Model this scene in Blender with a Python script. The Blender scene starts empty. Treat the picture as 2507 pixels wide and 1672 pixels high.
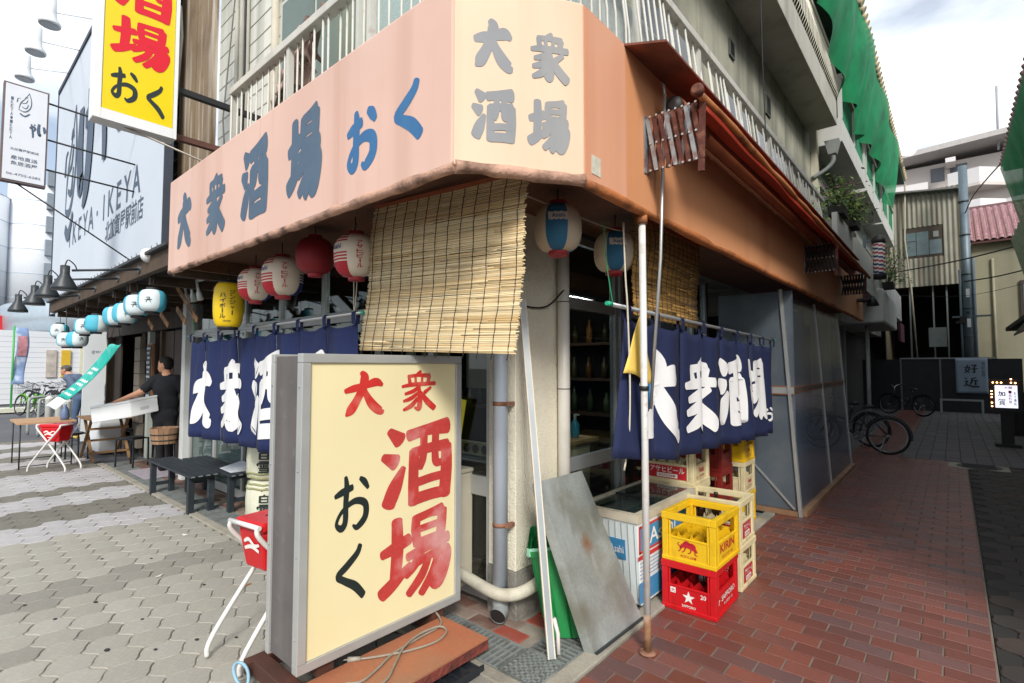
import bpy, math, random
import numpy as np
from mathutils import Vector, Matrix

RND = random.Random(11)
SC = bpy.context.scene
COL = SC.collection
rad = math.radians

# ------------------------------------------------------------------ camera, sky, sun, exposure
cam_data = bpy.data.cameras.new('camera')
cam = bpy.data.objects.new('camera', cam_data)
COL.objects.link(cam)
cam.location = (0, 0, 1.6)
cam.rotation_euler = (rad(90 + 2.735), 0, rad(40.75))
cam_data.sensor_width = 36
cam_data.lens = 17.946
cam_data.clip_start = 0.05
cam_data.clip_end = 600
SC.camera = cam

SUN_EL, SUN_AZ = 38, 134            # degrees; azimuth of the sun measured from +Y towards +X
world = bpy.data.worlds.new('World')
SC.world = world
world.use_nodes = True
wn, wl = world.node_tree.nodes, world.node_tree.links
wn.clear()
w_out = wn.new('ShaderNodeOutputWorld')
w_bg = wn.new('ShaderNodeBackground')
w_bg.inputs['Strength'].default_value = 0.078
w_sky = wn.new('ShaderNodeTexSky')
w_sky.sky_type = 'NISHITA'
w_sky.sun_disc = False
w_sky.sun_elevation = rad(SUN_EL)
w_sky.sun_rotation = rad(SUN_AZ)
w_sky.air_density = 1.0
w_sky.dust_density = 2.5
w_sky.ozone_density = 1.0
w_tc = wn.new('ShaderNodeTexCoord')
w_map = wn.new('ShaderNodeMapping')
w_map.inputs['Scale'].default_value = (1.0, 1.0, 2.6)
w_map.inputs['Location'].default_value = (4.7, 3.1, 0.6)
w_noise = wn.new('ShaderNodeTexNoise')
w_noise.inputs['Scale'].default_value = 1.5
w_noise.inputs['Detail'].default_value = 6
w_noise.inputs['Roughness'].default_value = 0.55
w_ramp = wn.new('ShaderNodeValToRGB')
w_ramp.color_ramp.elements[0].position = 0.42
w_ramp.color_ramp.elements[0].color = (0.22, 0.22, 0.22, 1)
w_ramp.color_ramp.elements[1].position = 0.60
w_ramp.color_ramp.elements[1].color = (1, 1, 1, 1)
w_mix = wn.new('ShaderNodeMixRGB')
w_mix.inputs['Color2'].default_value = (8.0, 8.35, 8.7, 1)      # bright thin cloud
wl.new(w_tc.outputs['Generated'], w_map.inputs['Vector'])
wl.new(w_map.outputs['Vector'], w_noise.inputs['Vector'])
wl.new(w_noise.outputs['Fac'], w_ramp.inputs['Fac'])
wl.new(w_ramp.outputs['Color'], w_mix.inputs['Fac'])
wl.new(w_sky.outputs['Color'], w_mix.inputs['Color1'])
wl.new(w_mix.outputs['Color'], w_bg.inputs['Color'])
wl.new(w_bg.outputs['Background'], w_out.inputs['Surface'])

sun_data = bpy.data.lights.new('sun', 'SUN')
sun_data.energy = 1.5
sun_data.angle = rad(14)
sun_data.color = (1.0, 0.96, 0.9)
sun = bpy.data.objects.new('sun', sun_data)
COL.objects.link(sun)
_az, _el = rad(SUN_AZ), rad(SUN_EL)
sun.rotation_euler = Vector((math.sin(_az) * math.cos(_el), math.cos(_az) * math.cos(_el), math.sin(_el))).to_track_quat('Z', 'Y').to_euler()

SC.view_settings.view_transform = 'Standard'
SC.view_settings.look = 'None'
SC.view_settings.gamma = 1.0
SC.view_settings.use_curve_mapping = False
SC.view_settings.exposure = 1.12
SC.render.engine = 'CYCLES'
SC.cycles.max_bounces = 8
SC.cycles.transparent_max_bounces = 16
SC.cycles.use_denoising = True
SC.cycles.caustics_reflective = False
SC.cycles.caustics_refractive = False

# ------------------------------------------------------------------ materials
def lin(h):
    h = h.lstrip('#')
    out = []
    for i in (0, 2, 4):
        c = int(h[i:i + 2], 16) / 255
        out.append(c / 12.92 if c <= 0.04045 else ((c + 0.055) / 1.055) ** 2.4)
    return out

MATS = {}
def M(name, hexc, rough=0.6, metal=0.0, var=0.10, scale=5.0, bump=0.0, bscale=80.0, rand=0.0, dirt=None, streak=None,
      alpha=1.0, trans=0.0, emit=None, spec=0.5, hue=None, fine=0.0, spot=None):
    """one procedural material: base colour with noise variation, optional per-piece variation, stains and relief"""
    if name in MATS:
        return MATS[name]
    m = bpy.data.materials.new(name)
    MATS[name] = m
    m.use_nodes = True
    n, l = m.node_tree.nodes, m.node_tree.links
    b = n['Principled BSDF']
    base = lin(hexc)
    tc = n.new('ShaderNodeTexCoord')
    def noise(s, detail=4, mapping=None):
        t = n.new('ShaderNodeTexNoise')
        t.inputs['Scale'].default_value = s
        t.inputs['Detail'].default_value = detail
        if mapping:
            mp = n.new('ShaderNodeMapping')
            mp.inputs['Scale'].default_value = mapping
            l.new(tc.outputs['Object'], mp.inputs['Vector'])
            l.new(mp.outputs['Vector'], t.inputs['Vector'])
        else:
            l.new(tc.outputs['Object'], t.inputs['Vector'])
        return t
    def math_(op, a, bb):
        t = n.new('ShaderNodeMath'); t.operation = op
        for i, x in ((0, a), (1, bb)):
            if isinstance(x, (int, float)): t.inputs[i].default_value = x
            else: l.new(x, t.inputs[i])
        return t.outputs[0]
    rgb = n.new('ShaderNodeRGB'); rgb.outputs[0].default_value = (*base, 1)
    colr = rgb.outputs[0]
    if var or rand or fine:
        hsv = n.new('ShaderNodeHueSaturation')
        val = 1.0
        v = None
        if var:
            t = noise(scale)
            v = math_('MULTIPLY_ADD', t.outputs['Fac'], 4 * var); v.node.inputs[2].default_value = 1 - 2 * var
        if fine:
            t = noise(scale * 18, 2)
            f = math_('MULTIPLY_ADD', t.outputs['Fac'], 4 * fine); f.node.inputs[2].default_value = 1 - 2 * fine
            v = f if v is None else math_('MULTIPLY', v, f)
        if rand:
            oi = n.new('ShaderNodeObjectInfo'); ge = n.new('ShaderNodeNewGeometry')
            s = math_('FRACT', math_('ADD', oi.outputs['Random'], ge.outputs['Random Per Island']), 0)
            r = math_('MULTIPLY_ADD', s, 2 * rand); r.node.inputs[2].default_value = 1 - rand
            v = r if v is None else math_('MULTIPLY', v, r)
            if hue:
                s2 = math_('FRACT', math_('MULTIPLY', s, 7.31), 0)
                mx = n.new('ShaderNodeMixRGB'); mx.inputs['Color2'].default_value = (*lin(hue), 1)
                l.new(math_('POWER', s2, 2.0), mx.inputs['Fac']); l.new(colr, mx.inputs['Color1'])
                colr = mx.outputs[0]
        l.new(v, hsv.inputs['Value']); l.new(colr, hsv.inputs['Color'])
        colr = hsv.outputs['Color']
    for spec_, mapping in ((dirt, None), (streak, (1, 1, 0.06))):
        if spec_:
            dc, amt, dsc = spec_[:3]
            lo = spec_[3] if len(spec_) > 3 else 0.48
            t = noise(dsc, 6, mapping)
            rp = n.new('ShaderNodeValToRGB')
            rp.color_ramp.elements[0].position = lo
            rp.color_ramp.elements[0].color = (0, 0, 0, 1)
            rp.color_ramp.elements[1].position = min(1.0, lo + 0.22)
            rp.color_ramp.elements[1].color = (amt, amt, amt, 1)
            l.new(t.outputs['Fac'], rp.inputs['Fac'])
            mx = n.new('ShaderNodeMixRGB'); mx.inputs['Color2'].default_value = (*lin(dc), 1)
            l.new(rp.outputs['Color'], mx.inputs['Fac']); l.new(colr, mx.inputs['Color1'])
            colr = mx.outputs[0]
    if spot:
        # a stain with a ragged edge: centre, radius, colour
        sc_, sr, scol = spot
        vd = n.new('ShaderNodeVectorMath'); vd.operation = 'DISTANCE'; vd.inputs[1].default_value = sc_
        l.new(tc.outputs['Object'], vd.inputs[0])
        t = noise(30, 5)
        e = math_('ADD', math_('DIVIDE', vd.outputs['Value'], sr), math_('MULTIPLY', t.outputs['Fac'], 1.1))
        rp = n.new('ShaderNodeValToRGB')
        rp.color_ramp.elements[0].position = .45; rp.color_ramp.elements[0].color = (.92, .92, .92, 1)
        rp.color_ramp.elements[1].position = 1.0; rp.color_ramp.elements[1].color = (0, 0, 0, 1)
        l.new(math_('MULTIPLY', e, .72), rp.inputs['Fac'])
        mx = n.new('ShaderNodeMixRGB'); mx.inputs['Color2'].default_value = (*lin(scol), 1)
        l.new(rp.outputs['Color'], mx.inputs['Fac']); l.new(colr, mx.inputs['Color1'])
        colr = mx.outputs[0]
    l.new(colr, b.inputs['Base Color'])
    b.inputs['Roughness'].default_value = rough
    b.inputs['Metallic'].default_value = metal
    b.inputs['Specular IOR Level'].default_value = spec
    b.inputs['Transmission Weight'].default_value = trans
    b.inputs['Alpha'].default_value = alpha
    if trans: b.inputs['IOR'].default_value = 1.45
    if emit:
        b.inputs['Emission Color'].default_value = (*lin(emit[0]), 1)
        b.inputs['Emission Strength'].default_value = emit[1]
    if bump:
        t = noise(bscale, 3)
        bp = n.new('ShaderNodeBump'); bp.inputs['Strength'].default_value = min(1.0, bump); bp.inputs['Distance'].default_value = 0.01 * max(1.0, bump)
        l.new(t.outputs['Fac'], bp.inputs['Height']); l.new(bp.outputs['Normal'], b.inputs['Normal'])
    return m

def clear_glass(name, tint, rough=.02):
    """thin pane: lets light straight through and mirrors at grazing angles"""
    m = bpy.data.materials.new(name); MATS[name] = m; m.use_nodes = True
    n, l = m.node_tree.nodes, m.node_tree.links
    n.remove(n['Principled BSDF'])
    tr = n.new('ShaderNodeBsdfTransparent'); tr.inputs['Color'].default_value = (*lin(tint), 1)
    gl = n.new('ShaderNodeBsdfGlossy'); gl.inputs['Roughness'].default_value = rough
    fr = n.new('ShaderNodeLayerWeight'); fr.inputs['Blend'].default_value = .5
    pw = n.new('ShaderNodeMath'); pw.operation = 'POWER'; pw.inputs[1].default_value = 4.0
    ma = n.new('ShaderNodeMath'); ma.operation = 'MULTIPLY_ADD'; ma.inputs[1].default_value = .75; ma.inputs[2].default_value = .045
    l.new(fr.outputs['Facing'], pw.inputs[0]); l.new(pw.outputs[0], ma.inputs[0])
    nz = n.new('ShaderNodeTexNoise'); nz.inputs['Scale'].default_value = 3.0
    bp = n.new('ShaderNodeBump'); bp.inputs['Strength'].default_value = .04
    l.new(nz.outputs['Fac'], bp.inputs['Height']); l.new(bp.outputs['Normal'], gl.inputs['Normal'])
    mx = n.new('ShaderNodeMixShader')
    l.new(ma.outputs[0], mx.inputs['Fac']); l.new(tr.outputs[0], mx.inputs[1]); l.new(gl.outputs[0], mx.inputs[2])
    l.new(mx.outputs[0], n['Material Output'].inputs['Surface'])
    return m

# ------------------------------------------------------------------ mesh building
class G:
    """collects faces; build() links them as one mesh object"""
    def __init__(s):
        s.v, s.f, s.m, s.sm = [], [], [], []
        s.cur = 0
        s.smooth = False
    def mat(s, i):
        s.cur = i; return s
    def face(s, idx):
        s.f.append(idx); s.m.append(s.cur); s.sm.append(s.smooth)
    def poly(s, pts):
        k = len(s.v); s.v += [tuple(p) for p in pts]; s.face(tuple(range(k, k + len(pts)))); return s
    def box(s, x0, x1, y0, y1, z0, z1):
        if x0 > x1: x0, x1 = x1, x0
        if y0 > y1: y0, y1 = y1, y0
        if z0 > z1: z0, z1 = z1, z0
        k = len(s.v)
        s.v += [(x0,y0,z0),(x1,y0,z0),(x1,y1,z0),(x0,y1,z0),(x0,y0,z1),(x1,y0,z1),(x1,y1,z1),(x0,y1,z1)]
        for q in ((0,3,2,1),(4,5,6,7),(0,1,5,4),(1,2,6,5),(2,3,7,6),(3,0,4,7)):
            s.face(tuple(k + i for i in q))
        return s
    def hexa(s, p):
        """eight corners: bottom 0-3 counter-clockwise from above, top 4-7"""
        k = len(s.v); s.v += [tuple(q) for q in p]
        for q in ((0,3,2,1),(4,5,6,7),(0,1,5,4),(1,2,6,5),(2,3,7,6),(3,0,4,7)):
            s.face(tuple(k + i for i in q))
        return s
    def bar(s, p0, p1, w, h, up=(0, 0, 1)):
        p0, p1, up = Vector(p0), Vector(p1), Vector(up)
        d = (p1 - p0).normalized()
        a = d.cross(up)
        if a.length < 1e-4: a = d.cross(Vector((1, 0, 0)))
        a.normalize(); c = a.cross(d).normalized()
        a *= w / 2; c *= h / 2
        return s.hexa([p0-a-c, p0+a-c, p1+a-c, p1-a-c, p0-a+c, p0+a+c, p1+a+c, p1-a+c])
    def tube(s, pts, r, n=8, cap=True):
        pts = [Vector(p) for p in pts]
        rs = r if isinstance(r, (list, tuple)) else [r] * len(pts)
        k = len(s.v); old = s.smooth; s.smooth = True
        ref = None
        for i, p in enumerate(pts):
            d = (pts[min(i + 1, len(pts) - 1)] - pts[max(i - 1, 0)]).normalized()
            if ref is None:
                ref = d.orthogonal().normalized()
            a = (ref - d * ref.dot(d))
            if a.length < 1e-5: a = d.orthogonal()
            a.normalize(); ref = a; b = d.cross(a)
            for j in range(n):
                t = 2 * math.pi * j / n
                s.v.append(tuple(p + (a * math.cos(t) + b * math.sin(t)) * rs[i]))
        for i in range(len(pts) - 1):
            for j in range(n):
                j2 = (j + 1) % n
                s.face((k + i*n + j, k + i*n + j2, k + (i+1)*n + j2, k + (i+1)*n + j))
        s.smooth = False
        if cap:
            s.face(tuple(k + j for j in range(n - 1, -1, -1)))
            e = k + (len(pts) - 1) * n
            s.face(tuple(e + j for j in range(n)))
        s.smooth = old
        return s
    def lathe(s, prof, c=(0, 0, 0), n=20, matf=None, axis=None, smooth=True):
        """prof: (radius, height) list from bottom up"""
        k = len(s.v); c = Vector(c)
        q = Vector(axis).to_track_quat('Z', 'Y') if axis else None
        for (r, z) in prof:
            for j in range(n):
                t = 2 * math.pi * j / n
                p = Vector((r * math.cos(t), r * math.sin(t), z))
                if q: p = q @ p
                s.v.append(tuple(c + p))
        old = s.smooth; s.smooth = smooth
        for i in range(len(prof) - 1):
            for j in range(n):
                j2 = (j + 1) % n
                if matf: s.cur = matf(i, j)
                s.face((k + i*n + j, k + i*n + j2, k + (i+1)*n + j2, k + (i+1)*n + j))
        s.smooth = False
        if matf: s.cur = 0
        if prof[0][0] > 1e-4: s.face(tuple(k + j for j in range(n - 1, -1, -1)))
        if prof[-1][0] > 1e-4:
            e = k + (len(prof) - 1) * n
            s.face(tuple(e + j for j in range(n)))
        s.smooth = old
        return s
    def prism(s, pts, d):
        """polygon (3-D points, counter-clockwise seen from its front) pushed back along d"""
        d = Vector(d); k = len(s.v); n = len(pts)
        s.v += [tuple(p) for p in pts] + [tuple(Vector(p) + d) for p in pts]
        s.face(tuple(range(k, k + n)))
        s.face(tuple(range(k + 2*n - 1, k + n - 1, -1)))
        for i in range(n):
            j = (i + 1) % n
            s.face((k + i, k + n + i, k + n + j, k + j))
        return s
    def grid(s, fn, nu, nv, smooth=True):
        k = len(s.v); old = s.smooth; s.smooth = smooth
        for i in range(nu + 1):
            for j in range(nv + 1):
                s.v.append(tuple(fn(i / nu, j / nv)))
        for i in range(nu):
            for j in range(nv):
                a = k + i * (nv + 1) + j
                s.face((a, a + nv + 1, a + nv + 2, a + 1))
        s.smooth = old
        return s
    def add2d(s, mesh, fn, off=0.0):
        """2-D lettering mesh (verts with a small layer number, faces) laid on a surface fn(x, y, lift)"""
        vs, fs = mesh
        k = len(s.v)
        s.v += [tuple(fn(x, y, off + z)) for (x, y, z) in vs]
        for f in fs: s.face(tuple(k + i for i in f))
        return s
    def build(s, name, mats, parent=None, solid=0.0, bevel=0.0, mesh=None):
        if mesh is None:
            mesh = bpy.data.meshes.new(name)
            mesh.from_pydata(s.v, [], s.f)
            if not isinstance(mats, (list, tuple)): mats = [mats]
            for m in mats: mesh.materials.append(m)
            mesh.polygons.foreach_set('material_index', s.m)
            mesh.polygons.foreach_set('use_smooth', s.sm)
            mesh.update()
        o = bpy.data.objects.new(name, mesh)
        COL.objects.link(o)
        if parent is not None: attach(o, parent)
        if solid:
            md = o.modifiers.new('thickness', 'SOLIDIFY'); md.thickness = solid; md.offset = 0
        if bevel:
            md = o.modifiers.new('edge', 'BEVEL'); md.width = bevel; md.segments = 2; md.limit_method = 'ANGLE'
        return o

ORIGIN = {}
def attach(o, parent):
    """child authored in the same space as its thing: shift it so that it stays where it was drawn"""
    o.parent = parent
    w = ORIGIN.get(parent.name, Vector())
    o.location = Vector(o.location) - w
    ORIGIN[o.name] = Vector()

def tag(o, label=None, cat=None, group=None, kind=None):
    for k, v in (('label', label), ('category', cat), ('group', group), ('kind', kind)):
        if v: o[k] = v
    return o

def thing(name, label, cat, loc=(0, 0, 0), group=None):
    o = bpy.data.objects.new(name, None)
    o.empty_display_size = 0.1
    COL.objects.link(o)
    o.location = loc
    ORIGIN[o.name] = Vector(loc)
    return tag(o, label, cat, group)

def copy_tree(o, parent=None):
    c = o.copy(); COL.objects.link(c)
    if parent is not None: c.parent = parent
    for ch in list(o.children): copy_tree(ch, c)
    return c

def structure(o): return tag(o, kind='structure')

# ------------------------------------------------------------------ lettering
TEXTS = {}
def prepare_texts(strings):
    made = []
    for t in strings:
        cu = bpy.data.curves.new('t', 'FONT'); cu.body = t
        cu.align_x = 'CENTER'; cu.align_y = 'CENTER'; cu.resolution_u = 2
        cu.offset = 0.012
        o = bpy.data.objects.new('t', cu); COL.objects.link(o); made.append((t, o, cu))
    dg = bpy.context.evaluated_depsgraph_get(); dg.update()
    for t, o, cu in made:
        me = o.evaluated_get(dg).to_mesh()
        vs = [(v.co.x, v.co.y) for v in me.vertices]
        fs = [tuple(p.vertices) for p in me.polygons]
        o.evaluated_get(dg).to_mesh_clear()
        if vs:
            x0, x1 = min(v[0] for v in vs), max(v[0] for v in vs); y0, y1 = min(v[1] for v in vs), max(v[1] for v in vs)
            TEXTS[t] = ([((x - (x0 + x1) / 2), (y - (y0 + y1) / 2), 0.0) for x, y in vs], fs, x1 - x0, y1 - y0)
    for t, o, cu in made:
        bpy.data.objects.remove(o); bpy.data.curves.remove(cu)

def text2d(t, cx, cy, w=None, h=None):
    """text centred at cx, cy and stretched to w by h"""
    if t not in TEXTS: prepare_texts([t])
    vs, fs, tw, th = TEXTS[t]
    sx = (w / tw) if w else None; sy = (h / th) if h else None
    sx = sx or sy; sy = sy or sx
    return ([(cx + x * sx, cy + y * sy, z) for x, y, z in vs], fs)

def vtext2d(t, cx, cy, w, h):
    """characters set one below another inside w by h"""
    vs, fs = [], []
    n = len(t); ch = h / n
    for i, c in enumerate(t):
        y = cy + h / 2 - ch * (i + 0.5)
        if c == 'ー':
            a, b = [(cx - w*.08, y - ch*.42, 0), (cx + w*.08, y - ch*.42, 0), (cx + w*.08, y + ch*.42, 0), (cx - w*.08, y + ch*.42, 0)], [(0, 1, 2, 3)]
        else:
            small = c in 'ャョュ'
            a, b = text2d(c, cx, y, w * (.6 if small else .9), ch * (.55 if small else .84))
        k = len(vs); vs += a; fs += [tuple(k + q for q in f) for f in b]
    return vs, fs

BRUSH = {
 '大': [[(8,56,6),(28,62,9),(55,68,8),(78,75,11),(93,68,5)], [(44,97,6),(51,86,11),(46,62,10),(35,38,10),(20,14,11),(10,3,3)], [(50,60,6),(58,42,9),(72,22,12),(90,8,10),(97,9,3)]],
 '衆': [[(55,99,4),(48,90,8)], [(22,86,5),(26,66,6)], [(20,86,5),(50,89,5),(80,87,7)], [(80,87,6),(74,66,6)], [(40,86,4),(41,66,4)], [(59,87,4),(58,66,4)],
        [(4,62,4),(30,66,6),(60,67,6),(96,68,6)], [(52,62,5),(36,51,6),(12,44,4)], [(50,56,6),(53,34,8),(50,8,8),(38,10,3)], [(46,44,5),(28,33,6),(8,27,4)],
        [(46,32,5),(30,16,7),(8,6,4)], [(84,58,4),(66,46,6)], [(56,46,5),(72,25,9),(94,6,9)]],
 '酒': [[(10,96,5),(24,84,11)], [(2,66,5),(18,58,11)], [(9,8,10),(18,28,10),(29,50,4)], [(36,88,8),(62,93,8),(94,96,12)], [(44,68,8),(43,30,8),(44,4,9)],
        [(42,66,7),(70,70,7),(94,70,9)], [(93,70,9),(93,40,10),(90,6,10)], [(44,8,8),(68,10,8),(90,10,8)], [(58,90,6),(57,60,6),(52,46,5)], [(76,92,6),(75,62,6),(77,50,6),(85,49,5)],
        [(46,28,6),(68,31,6),(90,32,6)]],
 '場': [[(2,60,6),(18,64,8),(38,70,8)], [(21,96,8),(22,60,9),(19,24,8)], [(2,14,9),(16,22,9),(40,38,5)], [(48,94,7),(47,78,7),(50,60,7)], [(48,92,6),(68,95,6),(86,96,9)],
        [(87,95,8),(86,78,8),(84,62,8)], [(50,78,5),(84,80,5)], [(50,62,6),(84,64,6)], [(36,48,6),(66,54,7),(96,58,8)], [(56,50,6),(46,36,7),(34,26,5)],
        [(50,38,6),(72,42,6),(92,42,9),(90,22,10),(80,3,9),(68,9,4)], [(67,40,5),(56,20,7),(38,3,6)], [(80,40,5),(72,18,7),(56,-2,6)]],
 'お': [[(6,66,5),(24,72,8),(50,78,7)], [(32,98,5),(35,80,8),(33,50,8),(32,18,8),(22,8,8),(10,18,5),(24,38,5),(56,52,7),(84,44,9),(85,20,9),(64,4,7),(52,9,3)], [(70,92,5),(82,84,8),(92,72,5)]],
 'く': [[(70,98,7),(62,84,8),(36,66,9),(14,52,8),(30,40,8),(58,24,10),(80,2,9)]],
 '白': [[(52,99,5),(44,84,7)], [(18,82,8),(18,8,8)], [(18,80,7),(84,80,7)], [(82,80,9),(82,8,9)], [(20,46,6),(80,46,6)], [(20,12,7),(80,12,7)]],
 '雪': [[(18,94,7),(82,94,7)], [(6,60,7),(10,78,7),(92,78,7),(94,60,6)], [(50,94,7),(50,48,7)], [(22,66,5),(38,66,5)], [(62,66,5),(78,66,5)], [(22,54,5),(38,54,5)], [(62,54,5),(78,54,5)],
        [(16,40,7),(82,40,7)], [(82,40,8),(82,4,8)], [(20,23,6),(80,23,6)], [(14,5,7),(88,5,7)]],
 '好': [[(30,96,4),(22,60,6),(14,34,5),(40,10,6)], [(2,66,4),(46,70,6)], [(42,70,5),(34,36,6),(6,6,4)], [(56,88,5),(88,90,7),(74,70,5)], [(74,70,6),(76,36,7),(74,8,7),(62,12,3)], [(48,46,5),(98,52,6)]],
 '近': [[(10,92,4),(20,82,8)], [(6,56,4),(26,60,6),(18,36,6),(24,20,6)], [(2,12,5),(26,20,6),(60,6,8),(98,6,8)], [(82,94,6),(58,86,5)], [(56,86,6),(52,50,7),(42,28,4)], [(56,64,5),(92,68,6)], [(78,66,6),(77,22,7)]],
 '加': [[(4,70,5),(46,74,7),(42,30,7),(30,8,6),(22,14,3)], [(26,96,6),(24,50,7),(4,6,4)], [(60,72,7),(60,14,7)], [(60,72,6),(92,74,7)], [(92,74,8),(92,12,8)], [(60,20,6),(92,20,6)]],
 '賀': [[(6,86,4),(40,90,5),(36,66,5)], [(22,98,5),(6,62,4)], [(58,92,5),(58,68,5)], [(58,90,4),(88,90,5),(88,68,5)], [(58,70,4),(88,70,4)], [(24,56,5),(24,18,5)], [(24,56,5),(78,56,5)], [(78,56,6),(78,18,6)],
        [(26,44,4),(76,44,4)], [(26,31,4),(76,31,4)], [(26,19,4),(76,19,4)], [(40,16,5),(10,0,4)], [(60,16,5),(92,0,6)]],
}
def catmull(pts, per=7):
    out = []
    n = len(pts)
    for i in range(n - 1):
        p0, p1, p2, p3 = pts[max(i-1, 0)], pts[i], pts[i+1], pts[min(i+2, n-1)]
        for k in range(per):
            t = k / per
            out.append(tuple(0.5 * ((2*b) + (-a + c)*t + (2*a - 5*b + 4*c - d)*t*t + (-a + 3*b - 3*c + d)*t**3) for a, b, c, d in zip(p0, p1, p2, p3)))
    out.append(tuple(pts[-1]))
    return out

def brush2d(ch, cx, cy, w, h, weight=1.0, layer=0.00012, rough=0.0):
    vs, fs = [], []
    sx, sy = w / 100, h / 100
    for si, st in enumerate(BRUSH[ch]):
        pts = catmull([(x, y, max(1.5, q * weight)) for x, y, q in st], 6 if len(st) > 2 else 10)
        k = len(vs); m = len(pts); lz = si * layer
        dirs = []
        for i in range(m):
            a, b = pts[max(i-1, 0)], pts[min(i+1, m-1)]
            dx, dy = b[0]-a[0], b[1]-a[1]; L = math.hypot(dx, dy) or 1
            dirs.append((dx/L, dy/L))
        def put(x, y, f=0.0): vs.append((cx + (x - 50) * sx, cy + (y - 50) * sy, lz + f * layer))
        for i, (x, y, q) in enumerate(pts):
            dx, dy = dirs[i]
            if rough: q *= 1 + rough * math.sin(i * 1.7 + si * 2.1)
            for t in (-1, -0.33, 0.33, 1): put(x - dy*q*t, y + dx*q*t, .9 * i / m)
        for i in range(m - 1):
            for j in range(3):
                a = k + i*4 + j
                fs.append((a, a+4, a+5, a+1))
        for end, sg in ((0, -1), (m - 1, 1)):
            x, y, q = pts[end]; dx, dy = dirs[end]
            b = len(vs); ring = []
            for j in range(1, 6):
                t = -math.pi/2 + math.pi * j / 6
                put(x + sg*dx*q*math.cos(t)*.5 - dy*q*math.sin(t), y + sg*dy*q*math.cos(t)*.5 + dx*q*math.sin(t), .9 * end / m)
            base = k + end * 4
            fan = [base] + [b + j for j in range(5)] + [base + 3]
            fs.append(tuple(fan if sg > 0 else fan[::-1]))
    return vs, fs

def plane(o, ux, uy):
    """surface function for lettering: x along ux, y along uy, lift along their normal"""
    o, ux, uy = Vector(o), Vector(ux).normalized(), Vector(uy).normalized()
    nn = ux.cross(uy)
    return lambda x, y, z: o + ux * x + uy * y + nn * z

prepare_texts(list(dict.fromkeys(['アサヒビール', 'Asahi', '大びん20本', 'KIRIN', 'キリンビール', 'SAPPORO', 'サッポロビール', '20', '大', 'IKEYA・IKEYA', '北加賀屋駅前店', '産地直送', '魚居酒屋', '06-4702-6282',
    '北加賀屋駅前店', '一品料理', 'お食事処', '大関', 'うどんの', 'GINGER', 'WINTER', '加', 'BIRA', '清酒', '本', 'いけや', 'いけやいけや', '日', 'り', '年中無休', '冷'] + list('ジンジャーハイボール' 'アサヒビール' 'いけやお食事処一品料理麺通IKEYA・焼鳥枝豆刺身串揚天ぷら産地直送魚居酒屋撰泉紋うどんの好近'))))
# ================================================================== GROUND
g = G().box(-400, 300, -200, 500, -0.30, -0.045)
structure(g.build('ground', M('asphalt', '#55565a', .9, var=.15, scale=.8, bump=.4, bscale=120)))

def chamfered(poly, depth=0.05, ch=0.004, jig=0.0):
    """flat stone of the given outline (2-D, ccw), top at z=0, edges rounded off"""
    g = G(); n = len(poly)
    cx = sum(p[0] for p in poly) / n; cy = sum(p[1] for p in poly) / n
    ins = [(p[0] + (cx - p[0]) / max(1e-6, math.hypot(cx - p[0], cy - p[1])) * ch * 1.3, p[1] + (cy - p[1]) / max(1e-6, math.hypot(cx - p[0], cy - p[1])) * ch * 1.3) for p in poly]
    g.v = [(x, y, 0) for x, y in ins] + [(x, y, -ch) for x, y in poly] + [(x, y, -depth) for x, y in poly]
    g.face(tuple(range(n)))
    for i in range(n):
        j = (i + 1) % n
        g.face((i, n + i, n + j, j)); g.face((n + i, 2*n + i, 2*n + j, n + j))
    return g

def lay(name_piece, parent, spots, stone, mats, near_key, limit=290, rest_name='far_paving'):
    """the nearest pieces as parts of their own, sharing one mesh; the others joined"""
    spots = sorted(spots, key=near_key)
    first = None
    for (x, y, rz, dz, mi) in spots[:limit]:
        o = stone.build(name_piece, mats[mi], parent) if first is None or mi not in first else None
        if o is None:
            o = bpy.data.objects.new(name_piece, first[mi]); COL.objects.link(o); o.parent = parent
        else:
            first = first or {}; first[mi] = o.data
        o.location = (x, y, dz); o.rotation_euler = (RND.uniform(-.006, .006), RND.uniform(-.006, .006), rz)
    rest = spots[limit:]
    if rest:
        g = G()
        for (x, y, rz, dz, mi) in rest:
            k = len(g.v); c, s_ = math.cos(rz), math.sin(rz)
            tx, ty = RND.uniform(-.006, .006), RND.uniform(-.006, .006)
            g.v += [(x + vx*c - vy*s_, y + vx*s_ + vy*c, dz + vz + vx*tx + vy*ty) for vx, vy, vz in stone.v]
            for f in stone.f: g.f.append(tuple(k + i for i in f)); g.m.append(mi); g.sm.append(False)
        tag(g.build(rest_name, mats, parent), kind='stuff')

# ---- street pavement of wavy concrete blocks
pav = structure(G().box(-15.2, -1.66, -1.2, 1.95, -0.044, -0.010).build('street_pavement', M('joint_sand', '#6d675a', .95, var=.2, scale=9, bump=.5, bscale=200)))
def wavy_hex(a=.1020, b=.0590, t=.1188, wob=.0048):
    P = [(0, -t), (a, -b), (a, b), (0, t), (-a, b), (-a, -b)]
    out = []
    for i in range(6):
        p, q = P[i], P[(i + 1) % 6]
        dx, dy = q[0]-p[0], q[1]-p[1]; L = math.hypot(dx, dy)
        nx, ny = dy / L, -dx / L
        sg = (1, -1, 1)[i % 3]
        for k in range(5):
            u = k / 5
            w = wob * math.sin(2 * math.pi * u) * sg
            out.append((p[0] + dx*u + nx*w, p[1] + dy*u + ny*w))
    return out
stone = chamfered(wavy_hex(), .03, .004)
pm = dict(rough=.9, var=.10, scale=2.6, bump=.5, bscale=260, fine=.10)
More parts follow.
